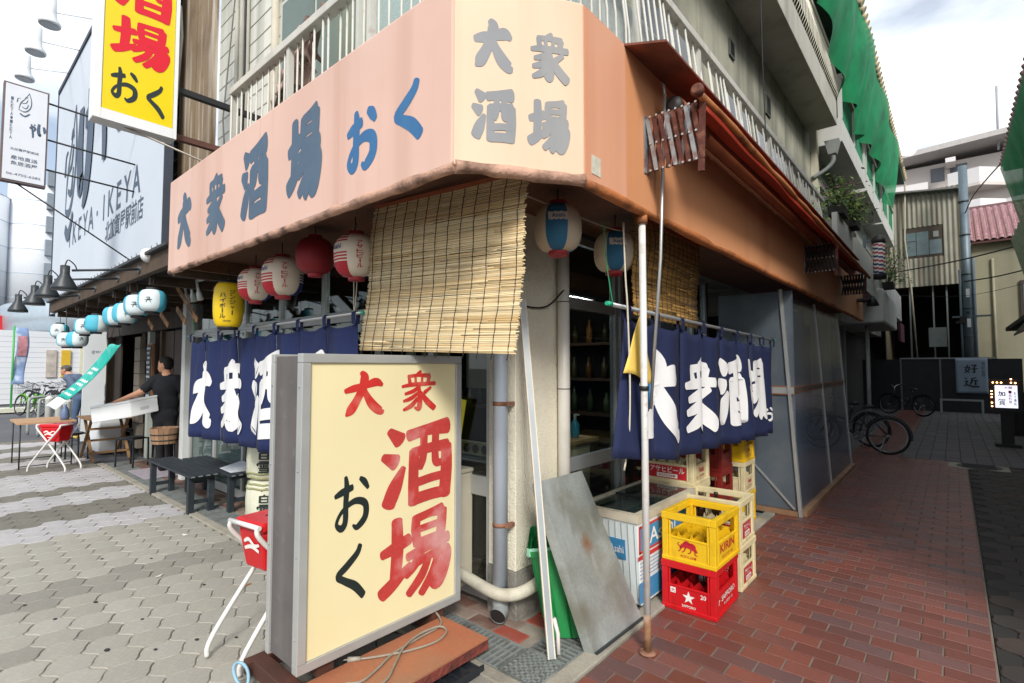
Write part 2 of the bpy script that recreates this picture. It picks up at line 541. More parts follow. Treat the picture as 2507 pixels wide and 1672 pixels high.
PAV = [M('block_beige', '#a3a096', rand=.06, dirt=('#807b70', .45, 1.3, .54), hue='#9d998e', **pm), M('block_grey', '#8f8c83', rand=.07, dirt=('#74706a', .4, 1.5, .52), **pm),
       M('block_pale', '#b2afb0', rand=.05, dirt=('#8b8680', .5, 2.2, .52), **pm), M('block_dark', '#78756b', rand=.07, dirt=('#57544d', .5, 2.2, .5), **pm)]
spots = []
for j in range(0, 17):
    y = -1.05 + j * .182
    for i in range(0, 66):
        x = -15.0 + i * .2085 + (j % 2) * .10425
        if x > -1.75 or y > 1.90: continue
        mi = 0
        if -6.98 < x < -6.45: mi = 2
        elif -7.75 < x <= -6.98: mi = 3
        elif -8.45 < x <= -7.75: mi = 2
        elif -8.95 < x <= -8.45: mi = 3
        elif -9.7 < x <= -8.95: mi = 2
        elif x <= -9.7: mi = 3 if int((x + 30) / .7) % 2 else 2
        elif -5.05 < x < -4.62 or (-4.0 < x < -3.85 and y < .9): mi = 1
        elif x > -2.9 and y > .9: mi = 1
        spots.append((x, y, 0, RND.uniform(-.0025, .001), mi))
def seen_first(s):
    x, y = s[0], s[1]
    d = -x * .6528 + y * .7576
    off = abs((x * .7576 + y * .6528) / max(d, .1))
    return (0 if (d > .5 and off < 1.05) else 50) + d * (1 + .0 * off)
lay('paving_block', pav, spots, stone, PAV, seen_first)

# dark chewing-gum spots trodden into the blocks
for (x, y, r) in [(-3.93,.98,.012),(-4.45,.84,.016),(-3.66,.75,.018),(-4.75,.52,.014),(-4.35,.62,.014),(-3.46,.93,.012),(-3.40,1.12,.014),(-5.4,1.05,.015),(-5.1,1.32,.013),(-3.25,1.28,.012),(-4.2,1.42,.014)]:
    o = G().lathe([(r, 0), (r * .7, .0016)], (0, 0, 0), 9).build('gum_spot', M('gum', '#2b2b2e', .8), pav)
    o.location = (x, y, .0008); o.scale = (1.25, .8, 1)

# ---- concrete kerbs, drain channel with gratings
conc = M('kerb_concrete', '#9d988b', .9, var=.16, scale=4, bump=.6, bscale=140, dirt=('#5b584f', .6, 3.0, .5), fine=.12)
kerb = structure(G().box(-10.6, -1.61, 1.952, 2.035, -.05, .012).build('kerb_street', conc, bevel=.006))
structure(G().box(-1.605, -1.50, 1.952, 6.1, -.05, .012).build('kerb_alley', conc, bevel=.006))
structure(G().box(-1.66, -.3, -1.2, 1.948, -.05, .004).build('concrete_apron', conc))
steel = M('galvanised', '#8b918f', .55, .2, var=.2, scale=14, dirt=('#4b4740', .8, 7, .50))
chan = structure(G().box(-10.6, -1.615, 2.04, 2.315, -.12, -.10).box(-1.865, -1.61, 2.32, 6.1, -.12, -.10).build('drain_channel', M('drain_dark', '#1b1b1a', .9)))
def grate(L, W, pitch=.036):
    g = G()
    for y in (0, W - .012): g.box(0, L, y, y + .012, -.035, 0)
    for y in (W * .34, W * .67): g.box(0, L, y - .003, y + .003, -.03, -.004)
    n = int(L / pitch)
    for i in range(n):
        x = .004 + i * (L - .012) / (n - 1)
        g.hexa([(x, .01, -.03), (x + .005, .01, -.03), (x + .005, W - .01, -.03), (x, W - .01, -.03), (x - .006, .01, 0), (x + .008, .01, 0), (x + .008, W - .01, 0), (x - .006, W - .01, 0)])
    return g
ga = grate(.985, .262)
me = None
for k in range(9):
    o = ga.build('grate', steel, chan) if me is None else bpy.data.objects.new('grate', me)
    if me is not None: COL.objects.link(o); o.parent = chan
    me = o.data; tag(o, kind='stuff')
    o.location = (-10.58 + k * .9955, 2.046, .004)
for k in range(4):
    o = bpy.data.objects.new('grate', me); COL.objects.link(o); o.parent = chan; tag(o, kind='stuff')
    o.location = (-1.61, 2.05 + k * .9955, .004); o.rotation_euler = (0, 0, rad(90))

# ---- brown tiles round the pillar and under the shop front
ent = structure(G().box(-10.6, -1.87, 2.32, 3.4, -.05, -.007).box(-2.2, -1.87, 3.4, 6.1, -.05, -.0075).build('entrance_paving', M('mortar_grey', '#8f887c', .9, var=.2, scale=8)))
tile = chamfered([(-.103, -.05), (.103, -.05), (.103, .05), (-.103, .05)], .03, .004)
TM = [M('tile_brown', '#6b4a40', .7, var=.15, scale=7, rand=.16, hue='#8d8074', dirt=('#8d867a', .55, 6, .5), bump=.3), M('tile_red', '#94483a', .65, var=.14, scale=7, rand=.12, dirt=('#6d5f56', .5, 8, .5), bump=.3)]
spots = []
for j in range(9):
    for i in range(40):
        x, y = -10.4 + i * .214 + (j % 2) * .107, 2.375 + j * .108
        if x < -1.96 and not (-2.5 < x < -2.0 and y > 2.5): spots.append((x, y, 0, 0, 1 if x > -2.13 else 0))
for j in range(30):
    spots.append((-1.98, 2.60 + j * .108, 0, 0, 1))
lay('floor_tile', ent, spots, tile, TM, lambda s: (s[0] + 1.9) ** 2 + (s[1] - 2.3) ** 2, 110, 'far_tiles')

# ---- red brick paving of the alley
alley = structure(G().box(-1.495, .134, 1.95, 11.3, -.05, -.006).box(-1.495, -.75, 11.3, 24, -.05, -.006).build('alley_brick_paving', M('mortar_pale', '#776d62', .9, var=.2, scale=6)))
brick = chamfered([(-.1035, -.0555), (.1035, -.0555), (.1035, .0555), (-.1035, .0555)], .03, .003)
BM = [M('paving_brick', '#774438', .36, var=.12, scale=5, rand=.20, hue='#634a48', bump=.25, bscale=160, dirt=('#5a3a33', .5, 2.3, .5), fine=.05)]
spots = []
for j in range(184):
    y = 2.01 + j * .12
    for i in range(9):
        x = -1.495 + .1085 * (1 if j % 2 else 2) + i * .2165 - .1085
        if x < -1.40 or x > .06: continue
        if y > 11.25 and x > -.8: continue
        spots.append((x, y, 0, RND.uniform(-.0015, .001), 0))
half = chamfered([(-.0495, -.0555), (.0495, -.0555), (.0495, .0555), (-.0495, .0555)], .03, .003)
hs = [(-1.441 if j % 2 else .073, 2.01 + j * .12, 0, RND.uniform(-.0015, .001), 0) for j in range(78)]
lay('half_brick', alley, hs, half, BM, seen_first, 60, 'far_half_bricks')
lay('brick', alley, spots, brick, BM, lambda s: seen_first(s), 290, 'far_bricks')

# ---- dark paving on the right and grey blocks further up the alley
right = structure(G().box(.139, 3.2, 1.9, 11.3, -.05, -.012).build('alley_side_paving', M('joint_dark', '#2c2a28', .9)))
stone2 = chamfered(wavy_hex(), .03, .005)
spots = [(.245 + i * .2085 + (j % 2) * .10425, 1.97 + j * .182, 0, RND.uniform(-.004, .002), 0) for j in range(51) for i in range(9)]
lay('side_block', right, spots, stone2, [M('block_charcoal', '#3a3634', .8, rand=.16, var=.2, scale=3, bump=.5, bscale=200, hue='#463a33', dirt=('#2a2828', .6, 2, .45))], seen_first, 60, 'far_side_blocks')
far = structure(G().box(-.745, 3.2, 11.31, 24, -.05, -.008).build('alley_grey_paving', M('joint_dark2', '#3a3937', .9)))
blk = chamfered([(-.095, -.095), (.095, -.095), (.095, .095), (-.095, .095)], .03, .004)
spots = [(-.64 + i * .2, 11.42 + j * .2, 0, RND.uniform(-.002, .001), 0) for j in range(62) for i in range(12)]
lay('grey_block', far, spots, blk, [M('block_grey_far', '#565355', .8, rand=.10, var=.12, scale=2, hue='#5f5b5c')], seen_first, 40, 'far_grey_blocks')
# concrete threshold and manhole between the two pavings
structure(G().box(-.10, .62, 10.75, 11.25, -.04, .006).build('concrete_patch', conc, bevel=.004))
t = thing('manhole_cover', 'round iron manhole cover set in a concrete patch in the alley', 'manhole', (.27, 11.0, .006))
g = G().lathe([(.27, .006), (.265, .012)], (.27, 11.0, 0), 28); g.build('rim', M('iron', '#39393a', .6, .5, var=.2, scale=20), t)
g = G().lathe([(.235, .007), (.232, .014)], (.27, 11.0, 0), 28)
for k in range(-4, 5): g.box(.27 - .2, .27 + .2, 11.0 + k * .045 - .006, 11.0 + k * .045 + .006, .013, .018)
g.build('lid', MATS['iron'], t)
# ================================================================== TAVERN BUILDING
PLASTER = M('cream_plaster', '#e4deca', .9, var=.06, scale=2.5, bump=.9, bscale=95, dirt=('#a8a291', .4, 1.4, .58), streak=('#b5af9e', .35, 5, .54), fine=.05)
PLASTER2 = M('upper_plaster', '#b3b2a0', .9, var=.12, scale=1.2, bump=.7, bscale=50, dirt=('#6b6d60', .65, .8, .46), streak=('#55584e', .7, 2.6, .46))
WHITE_UP = M('white_tile_wall', '#d9d8cd', .75, var=.07, scale=2, streak=('#8e8e7e', .75, 3.2, .48), dirt=('#a8a693', .5, 1.2, .5))
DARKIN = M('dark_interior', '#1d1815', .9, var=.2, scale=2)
ALU = M('aluminium', '#b4b6b4', .42, .35, var=.08, scale=6)
ALU_DK = M('aluminium_dull', '#9ba1a4', .45, .3, var=.1, scale=6)
GLASS = clear_glass('shop_glass', '#d6dedd')
PINK = M('fascia_pink', '#d7b2a2', .62, var=.06, scale=1.2, streak=('#b98e7a', .5, 3.4, .52), dirt=('#dfc2b4', .5, .8, .48), bump=.35, bscale=2.2)
CREAM = M('fascia_cream', '#dcc2a6', .62, var=.05, scale=1.8, bump=.3, bscale=2.5, streak=('#dcaa8a', .55, 4.5, .48), dirt=('#e4d0b2', .4, 1.2, .45))
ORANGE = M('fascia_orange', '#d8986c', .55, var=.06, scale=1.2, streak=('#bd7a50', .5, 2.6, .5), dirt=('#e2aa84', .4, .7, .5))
LIP = M('fascia_lip', '#c39a84', .75, var=.12, scale=9, dirt=('#3f2d22', .9, 7, .47), bump=.6, bscale=60)
LIPO = M('fascia_lip_orange', '#b8703f', .7, var=.12, scale=9, dirt=('#452a1a', .8, 6, .52), bump=.5, bscale=60)
SOFF = M('soffit_brown', '#6d4c3a', .95, var=.2, scale=3, bump=1.2, bscale=60)
BLUEP = M('lettering_faded_blue', '#4a5f74', .6, var=.10, scale=5, streak=('#566b7a', .6, 4, .48))
BLUEV = M('lettering_blue', '#2d6696', .55, var=.06, scale=5, streak=('#3f7fae', .4, 5, .5))
GREYP = M('lettering_grey', '#85878a', .6, var=.08, scale=6, streak=('#a6a39a', .5, 5, .5))

bld = thing('tavern_building', 'corner tavern building with peach fascia and white balconies above the shop fronts', 'building', (-3, 3, 0))
# upper storeys
g = G().box(-7.35, -2.12, 2.5, 12.0, 3.30, 9.6)
g.build('upper_wall', PLASTER2, bld)
g = G().box(-7.30, -5.52, 2.486, 2.499, 3.32, 9.6).box(-5.515, -2.115, 2.488, 2.4985, 5.75, 9.6)
g.build('tiled_wall', WHITE_UP, bld)
for z in [3.5 + .22 * k for k in range(14)]:
    G().box(-7.29, -5.53, 2.480, 2.487, z, z + .010).build('tile_joint', M('joint_grey', '#b3b1a5', .9), bld)
g = G().box(-5.4, -1.6, 1.52, 2.52, 3.16, 3.20).box(-2.13, -1.29, 1.99, 11.6, 3.16, 3.20).build('canopy_roof', M('rust_dark', '#5b3b30', .8, var=.2, dirt=('#2f211c', .7, 4)), bld)
# soffit
g = G()
g.prism([(-5.36, 1.52, 2.62), (-5.36, 3.2, 2.62), (-2.12, 3.2, 2.62), (-2.12, 11.6, 2.62), (-1.30, 11.6, 2.62), (-1.30, 2.0, 2.62), (-1.615, 1.52, 2.62)], (0, 0, .05))
g.build('soffit', SOFF, bld)
G().box(-5.40, -5.36, 1.50, 2.5, 2.50, 3.16).build('canopy_end', SOFF, bld)
M('wood_red', '#a1583a', .8)

# the fascia round the corner
f1 = G().box(-5.4, -1.584, 1.45, 1.50, 2.455, 3.285).build('fascia', PINK, bld, bevel=.012)
P0, P1 = Vector((-1.584, 1.45, 0)), Vector((-1.25, 1.971, 0))
d45 = (P1 - P0).normalized(); n45 = Vector((d45.y, -d45.x, 0))
g = G()
a, b = P0 + d45 * .004 + n45 * .004, P1 - d45 * .004 + n45 * .004
ai, bi = a - n45 * .05, b - n45 * .05
g.hexa([Vector((p.x, p.y, z)) for z in (2.455, 3.29) for p in (a, b, bi, ai)])
f2 = g.build('fascia', CREAM, bld, bevel=.010)
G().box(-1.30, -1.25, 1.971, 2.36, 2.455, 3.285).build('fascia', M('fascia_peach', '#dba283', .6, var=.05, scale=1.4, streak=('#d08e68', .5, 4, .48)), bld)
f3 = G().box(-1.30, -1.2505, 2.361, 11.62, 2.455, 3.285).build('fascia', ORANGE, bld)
def lumpy(p0, p1, r, n, seed):
    rr = random.Random(seed); p0, p1 = Vector(p0), Vector(p1)
    pts = [p0.lerp(p1, i / n) + Vector((rr.uniform(-1, 1), rr.uniform(-1, 1), rr.uniform(-1, 1))) * .004 for i in range(n + 1)]
    return pts, [r * rr.uniform(.85, 1.2) for _ in pts]
for p0, p1, m, sd in (((-5.41, 1.472, 2.455), (-1.584, 1.472, 2.455), LIP, 1), ((-1.588, 1.462, 2.455), (-1.258, 1.975, 2.455), LIP, 2), ((-1.27, 1.975, 2.455), (-1.27, 11.62, 2.455), LIPO, 3)):
    pts, rs = lumpy(p0, p1, .026, 40 if sd != 2 else 10, sd)
    g = G().tube(pts, rs, 9); g.build('rolled_edge', m, bld)
# painted characters
def glyph(parent, mesh, fn, m, off=.0015, name='character', label=None):
    g = G(); g.smooth = False; g.add2d(mesh, fn, off)
    o = g.build(name, m, parent)
    if label: o['label'] = label
    return o
fs = plane((0, 1.45, 0), (1, 0, 0), (0, 0, 1))
for ch, x0, x1, z0, z1, m in (('大', -5.17, -4.80, 2.62, 3.09, BLUEP), ('衆', -4.47, -4.08, 2.62, 3.08, BLUEP), ('酒', -3.78, -3.38, 2.61, 3.10, BLUEP), ('場', -3.08, -2.69, 2.61, 3.10, BLUEP),
                              ('お', -2.42, -2.13, 2.61, 2.93, BLUEV), ('く', -2.01, -1.75, 2.65, 2.92, BLUEV)):
    glyph(f1, brush2d(ch, (x0 + x1) / 2, (z0 + z1) / 2, x1 - x0, z1 - z0, 1.27 if ch not in 'おく' else 1.25), fs, m)
ff = plane(P0 + n45 * .004, d45, (0, 0, 1))
for ch, cx, cz in (('大', .175, 3.01), ('衆', .441, 2.998), ('酒', .178, 2.688), ('場', .437, 2.683)):
    glyph(f2, brush2d(ch, cx, cz, .19, .225, 1.18), ff, GREYP)
G().box(-1.2495, -1.2475, 2.02, 2.10, 2.50, 2.59).build('notice', M('old_paper', '#c9c6b4', .8, var=.15, scale=40), bld)
# vertical seams of the sheet
for x in (-4.6, -3.5, -2.5):
    G().box(x, x + .002, 1.4485, 1.4505, 2.48, 3.28).build('seam', M('seam_pink', '#c6a090', .7), f1)

# ground floor: dark room seen through the glass
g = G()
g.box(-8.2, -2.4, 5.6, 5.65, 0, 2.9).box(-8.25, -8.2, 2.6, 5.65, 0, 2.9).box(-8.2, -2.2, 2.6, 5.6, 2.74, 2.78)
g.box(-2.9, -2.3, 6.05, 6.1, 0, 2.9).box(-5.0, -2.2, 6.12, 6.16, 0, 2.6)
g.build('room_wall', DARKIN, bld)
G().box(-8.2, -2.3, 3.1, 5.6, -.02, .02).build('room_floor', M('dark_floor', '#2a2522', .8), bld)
o = G().tube([(-3.0, 3.45, 2.30), (-3.0, 4.75, 2.30)], .016, 8).build('light_tube', M('lit_tube', '#ffffff', .5, var=0, emit=('#ffffff', 26.0)), bld)
o['label'] = 'lit fluorescent tube inside the shop'
G().box(-3.06, -2.94, 3.40, 4.80, 2.318, 2.34).build('light_reflector', M('enamel_white', '#d8d8d4', .4), bld)

# corner pillar
p = G().box(-2.36, -2.125, 2.502, 3.10, .30, 2.68).build('pillar', PLASTER, bld, bevel=.006)
G().box(-2.365, -2.118, 2.496, 3.106, -.02, .298).build('plinth', M('plinth_grey', '#8b8880', .9, var=.2, scale=5, bump=.8, bscale=60, dirt=('#4c4a45', .7, 4, .46)), bld, bevel=.005)
# street shop front: frames and panes
def shopfront(axis, a0, a1, c, z0, z1, posts, rails, parent, m=ALU, w=.05):
    """aluminium frame on plane c; axis 'x' runs along X"""
    def B(u0, u1, zz0, zz1, t0, t1):
        return (u0, u1, c + t0, c + t1, zz0, zz1) if axis == 'x' else (c - t1, c - t0, u0, u1, zz0, zz1)
    fr = G()
    for u in posts: fr.box(*B(u - w/2, u + w/2, z0, z1, -.03, .03))
    o = fr.build('door_frame', m, parent, bevel=.003)
    for z, h in rails:
        G().box(*B(a0, a1, z - h/2, z + h/2, -.024, .024)).build('rail', m, o, bevel=.003)
    ps = sorted(posts)
    zs = sorted([z for z, h in rails])
    for u0, u1 in zip(ps[:-1], ps[1:]):
        G().box(*B(u0 + w/2, u1 - w/2, z0, z1, -.004, .004)).build('pane', GLASS, o)
shopfront('x', -8.2, -2.36, 2.56, .05, 2.6, [-8.2, -7.3, -6.4, -5.5, -4.6, -3.7, -3.0, -2.385], [(.08, .1), (.78, .13), (2.05, .10), (2.58, .06)], bld)
shopfront('y', 3.12, 6.0, -2.2, .05, 2.6, [3.15, 3.90, 3.99, 4.75, 5.6, 6.0], [(.06, .08), (.86, .10), (2.08, .09), (2.58, .06)], bld, ALU_DK)
for xx in (-8.15, -7.25, -6.35, -5.45):
    G().box(xx, xx + .80, 2.57, 2.578, .14, .71).build('frosted_pane', M('frosted_pale', '#aeb9ba', .4, var=.08, scale=2), bld)
for k, (xx, zz, ww) in enumerate(((-7.9, 1.5, .12), (-7.6, 1.5, .12), (-6.2, 1.55, .14), (-5.9, 1.5, .14), (-4.3, 1.6, .16), (-4.05, 1.55, .16), (-3.8, 1.6, .16), (-3.4, 1.5, .3), (-2.8, 1.75, .14))):
    G().box(xx, xx + ww, 3.3, 3.304, zz - .1, zz + .55).build('menu_strip', M('menu_strip_paper', '#b9ad8e', .8, var=.1, rand=.1), bld)
for zz in (1.0, 1.42, 1.85): G().box(-7.8, -2.9, 5.3, 5.58, zz, zz + .03).build('shelf', M('shelf_wood', '#5a4330', .8), bld)
rr = random.Random(8)
for zz in (1.03, 1.45, 1.88):
    for k in range(22):
        xx = -7.6 + k * .21 + rr.uniform(-.03, .03); h_ = rr.uniform(.22, .32)
        G().lathe([(.04, 0), (.04, h_ * .6), (.016, h_ * .8), (.016, h_)], (xx, 5.42, zz), 8).build('shelf_bottle', M('bottle_mix', '#4a5a3c', .2, rand=.5, hue='#8a5a2a'), bld)
G().box(-8.36, -8.22, 2.45, 2.62, 0, 2.62).build('end_post', M('white_door_paint', '#c9ccca', .6, var=.05), bld, bevel=.004)

# second-floor balcony slab edge, its soffit and the third-floor slab
SLAB = M('slab_paint', '#b9b7ac', .85, var=.08, scale=1.2, dirt=('#82827a', .5, .9, .5), streak=('#6a6a63', .5, 2.4, .52), bump=.3, bscale=40)
G().box(-5.5, -1.5, 1.85, 2.5, 3.22, 3.34).box(-2.12, -1.5, 2.5, 10.2, 3.22, 3.34).build('balcony_slab', SLAB, bld)
G().box(-2.12, -1.60, 2.52, 11.85, 6.42, 6.92).build('upper_slab', SLAB, bld, bevel=.01)
# small windows in the upper wall of the alley side
for y0, y1, z0, z1 in ((4.2, 5.5, 4.45, 5.42), (6.5, 7.6, 4.55, 5.38), (8.0, 9.9, 4.5, 5.33)):
    o = G().box(-2.135, -2.098, y0, y1, z0, z1).build('window', M('window_frame_dark', '#5d5f58', .6), bld)
    G().box(-2.10, -2.094, y0 + .05, y1 - .05, z0 + .05, z1 - .05).build('pane', M('dark_glass', '#20262a', .12, spec=.6, var=.1), o)
for y0, y1, z0, z1 in ((6.85, 7.05, 5.72, 5.95), (8.6, 8.85, 5.6, 5.92)):
    o = G().box(-2.13, -2.095, y0, y1, z0, z1).build('vent_window', M('window_frame_dark', '#5d5f58', .6), bld)
    G().box(-2.10, -2.09, y0 + .03, y1 - .03, z0 + .03, z1 - .03).build('pane', MATS['dark_glass'], o)
# windows of the street side
FROST = M('frosted_glass', '#9fb2ad', .22, var=.2, scale=90, bump=.5, bscale=220, spec=.5)
GREENGL = M('green_glass', '#5f7066', .2, var=.12, scale=2, spec=.5)
for x0, x1, z0, z1, gm in ((-5.42, -3.9, 3.6, 5.55, GREENGL), (-3.75, -2.2, 3.5, 5.7, FROST)):
    o = G().box(x0, x1, 2.44, 2.52, z0, z1).build('window', M('window_frame_pale', '#c3c6bf', .6, var=.05), bld)
    for k in range(2):
        xa = x0 + .05 + k * (x1 - x0 - .05) / 2
        G().box(xa, xa + (x1 - x0) / 2 - .075, 2.430, 2.445, z0 + .05, z1 - .05).build('pane', gm, o)
# frosted screen boards behind the balcony bars on the alley side
o = G().box(-1.72, -1.70, 2.2, 9.9, 3.36, 4.22).build('balcony_screen', M('screen_board', '#b7c2bf', .35, var=.12, scale=30, bump=.4, bscale=200), bld)

# rusty lid over the awning roller
g = G(); g.hexa([(-1.25, 2.35, 3.275), (-1.02, 2.35, 3.20), (-1.02, 9.3, 3.20), (-1.25, 9.3, 3.275), (-1.25, 2.35, 3.287), (-1.02, 2.35, 3.212), (-1.02, 9.3, 3.212), (-1.25, 9.3, 3.287)])
g.build('awning_lid', M('rusty_sheet', '#7d4a3c', .75, .1, var=.2, scale=6, dirt=('#40302a', .7, 5, .48), bump=.3), bld)

# corner wires and pipes on the white end wall
CABLE = M('cable_black', '#1e1f20', .6)
for x, m, r in ((-6.45, CABLE, .014), (-6.36, M('conduit_grey', '#a9a79c', .7), .02), (-6.55, MATS['conduit_grey'], .03), (-6.70, MATS['conduit_grey'], .025), (-5.62, M('conduit_cream', '#c5bfae', .7), .05)):
    G().tube([(x, 2.462, 3.3), (x + .02, 2.462, 5.2), (x - .02, 2.462, 8.2)], r, 8).build('conduit', m, bld)
g = G()
for k in range(3):
    pts = [(-5.30 + (.26 + .02*k) * math.cos(t) * 1.25, 2.42 - .015 * k, 5.95 + (.15 + .015*k) * math.sin(t)) for t in [i * 2 * math.pi / 20 for i in range(21)]]
    g.tube(pts, .009, 6, cap=False)
tag(g.build('cable_coil', CABLE), 'coil of black cable hanging high on the white wall above the fascia', 'cable')

# ------------------------------------------------ weathered planks and louvre at the left end of the upper storey
pl = thing('plank_wall', 'tall weathered wooden plank end wall with dark louvre above the peach fascia', 'wall', (-8.2, 2.45, 3))
WOODW = M('weathered_wood', '#87745c', .9, var=.22, scale=2.2, rand=.22, streak=('#d5cdbe', .9, 7, .50), dirt=('#6b4f33', .6, 2.5, .52), bump=.5, bscale=60)
for i, (x0, x1) in enumerate(((-8.78, -8.40), (-8.395, -8.06), (-8.055, -7.72), (-7.715, -7.40))):
    G().box(x0, x1, 2.44 - .01 * (i % 2), 2.49, 2.95, 9.0).build('plank', WOODW, pl)
for k in range(26):
    z = 3.1 + k * .22
    g = G(); g.hexa([(-9.35, 2.36, z), (-8.8, 2.36, z), (-8.8, 2.47, z + .10), (-9.35, 2.47, z + .10), (-9.35, 2.36, z + .02), (-8.8, 2.36, z + .02), (-8.8, 2.47, z + .12), (-9.35, 2.47, z + .12)])
    g.build('louvre_slat', M('louvre_dark', '#4f4234', .85, var=.2, rand=.15), pl)
G().box(-9.38, -8.78, 2.48, 2.52, 2.95, 9.0).build('louvre_back', DARKIN, pl)

# ------------------------------------------------ balcony railings
RAILW = M('rail_white', '#c9c8c0', .55, var=.06, scale=4, dirt=('#8d5a3f', .6, 9, .60), streak=('#9a998f', .4, 5, .52))
def railing(name, label, p0, p1, z0, z1, pitch, bulge, top, horizontal_n, parent_loc):
    t = thing(name, label, 'railing', parent_loc)
    p0, p1 = Vector(p0), Vector(p1); L = (p1 - p0).length; d = (p1 - p0).normalized(); nrm = Vector((d.y, -d.x, 0))
    g = G(); g.bar(p0 + Vector((0, 0, z1)), p1 + Vector((0, 0, z1)), top, top * .8); g.build('top_rail', RAILW, t, bevel=.006)
    g = G(); g.bar(p0 + Vector((0, 0, z0 + .06)), p1 + Vector((0, 0, z0 + .06)), .03, .03); g.build('bottom_rail', RAILW, t)
    n = int(L / pitch); me = None
    for i in range(n + 1):
        q = d * (i * L / n)
        if me is None:
            pts = [Vector((0, 0, z0)) , Vector((0, 0, z0 + .12)) + nrm * bulge, Vector((0, 0, z0 + .40)) + nrm * bulge * .9, Vector((0, 0, z1 - .02))]
            g = G().tube(pts, .0085, 6); o = g.build('bar', RAILW, t); me = o.data; base = Vector(o.location)
        else:
            o = bpy.data.objects.new('bar', me); COL.objects.link(o); o.parent = t
        o.location = base + p0 + q + Vector((RND.uniform(-.003, .003), RND.uniform(-.003, .003), 0))
        o.rotation_euler = (RND.uniform(-.006, .006), RND.uniform(-.006, .006), 0)
    for i in range(0, n + 1, 11):
        q = p0 + d * (i * L / n)
        G().bar(q + Vector((0, 0, z0)), q + Vector((0, 0, z1)), .045, .045, d).build('post', RAILW, t)
    return t
railing('balcony_railing', 'white balcony railing of thin bars above the street fascia lettering', (-5.2, 1.9, 0), (-1.62, 1.9, 0), 3.34, 4.24, .105, .0, .085, 0, (-3.4, 1.9, 3.34))
railing('balcony_railing', 'white balcony railing of bulging bars running along the alley above the awning', (-1.55, 2.0, 0), (-1.55, 9.6, 0), 3.34, 4.31, .10, .07, .085, 0, (-1.55, 5.5, 3.34))
# ================================================================== THINGS IN FRONT OF THE TAVERN
# ---- standing sign box facing the alley corner
t = thing('standing_sign', 'large standing sign box with pale yellow face, red and black brush characters', 'sign', (-2.5, 1.7, .1))
SIGNY = M('sign_yellow', '#ece0b2', .32, var=.03, scale=2, dirt=('#e3d08e', .3, 1.2, .55))
SIDE = M('sign_side_grey', '#5f5a58', .7, var=.16, scale=5, streak=('#7b7774', .4, 7, .5), dirt=('#8b8784', .35, 14, .6))
X0, X1, Y0, Y1, Z0, Z1 = -2.67, -2.34, 1.19, 2.23, .16, 1.66
G().box(X0 + .012, X1 - .03, Y0 + .012, Y1 - .012, Z0 + .012, Z1 - .012).build('casing', SIDE, t)
for z0, z1 in ((Z0, Z0 + .045), (Z1 - .045, Z1)):
    G().box(X1 - .05, X1, Y0, Y1, z0, z1).build('frame_bar', ALU, t, bevel=.003)
    G().box(X0, X0 + .035, Y0, Y1, z0, z1).build('frame_bar', ALU, t, bevel=.003)
for y0, y1 in ((Y0, Y0 + .045), (Y1 - .045, Y1)):
    G().box(X1 - .05, X1 + .001, y0, y1, Z0 + .046, Z1 - .046).build('frame_bar', ALU, t, bevel=.003)
    G().box(X0 - .001, X0 + .035, y0, y1, Z0 + .046, Z1 - .046).build('frame_bar', ALU, t, bevel=.003)
for zz in (.32, .7, 1.1, 1.5):
    for yy, xx in ((Y0 - .003, X1 - .025), (Y0 - .003, X0 + .018)):
        G().lathe([(.006, 0), (.006, .003), (.003, .005)], (xx, yy + .003, zz), 8, axis=(0, -1, 0)).build('screw', ALU_DK, t)
face = G().box(X1 - .031, X1 - .012, Y0 + .046, Y1 - .046, Z0 + .046, Z1 - .046).build('face_panel', SIGNY, t)
G().box(X0 + .01, X0 + .03, Y0 + .046, Y1 - .046, Z0 + .046, Z1 - .046).build('face_panel', SIGNY, t)
REDP = M('sign_red', '#c8322c', .5, var=.12, scale=6, dirt=('#dd8f80', .55, 9, .50), fine=.06)
REDF = M('sign_red_faded', '#c1403c', .55, var=.16, scale=5, dirt=('#d3a3a0', .85, 5, .49), fine=.12)
BLK = M('sign_black', '#1f2a28', .5, var=.1)
fn = plane((X1 - .012, 0, 0), (0, 1, 0), (0, 0, 1))
for ch, cy, cz, w, h, m, wt in (('大', 1.535, 1.455, .26, .235, REDP, .9), ('衆', 1.90, 1.455, .26, .235, REDP, .85), ('酒', 1.90, 1.03, .50, .455, REDF, .92), ('場', 1.90, .535, .50, .455, REDF, .92),
                                ('お', 1.475, .90, .22, .28, BLK, .85), ('く', 1.48, .545, .22, .27, BLK, .85)):
    glyph(face, brush2d(ch, cy, cz, w, h, wt), fn, m, .0015)
WOODD = M('dark_timber', '#4a2c20', .8, var=.2, scale=4, rand=.12, dirt=('#6e3b2a', .6, 5, .5), bump=.3)
for y in (1.30, 2.02): G().box(-2.72, -2.36, y, y + .09, .105, .16).build('foot', WOODD, t)

# ---- the flat board and the beams it stands on
t = thing('sign_platform', 'low rust-orange platform board under the standing sign', 'platform', (-2.4, 1.6, 0))
PLAT = M('rusty_board', '#a86848', .8, var=.10, scale=2.5, dirt=('#8a7358', .6, 2.2, .5), fine=.06, bump=.2)
PLATE = M('rusty_edge', '#7a3a30', .9, var=.2, scale=9, dirt=('#2f211f', .7, 14, .45), bump=.9, bscale=50)
G().box(-2.36, -1.985, .92, 2.10, .095, .104).build('top_sheet', PLAT, t)
G().box(-2.362, -1.983, .918, 2.102, .045, .094).build('edge', PLATE, t)
G().box(-2.78, -2.365, 1.16, 1.24, .03, .105).build('beam', WOODD, t, bevel=.004)
G().box(-2.78, -2.365, 2.02, 2.10, .03, .105).build('beam', WOODD, t, bevel=.004)
G().box(-2.80, -2.74, 1.14, 2.12, .03, .10).build('beam', WOODD, t, bevel=.004)
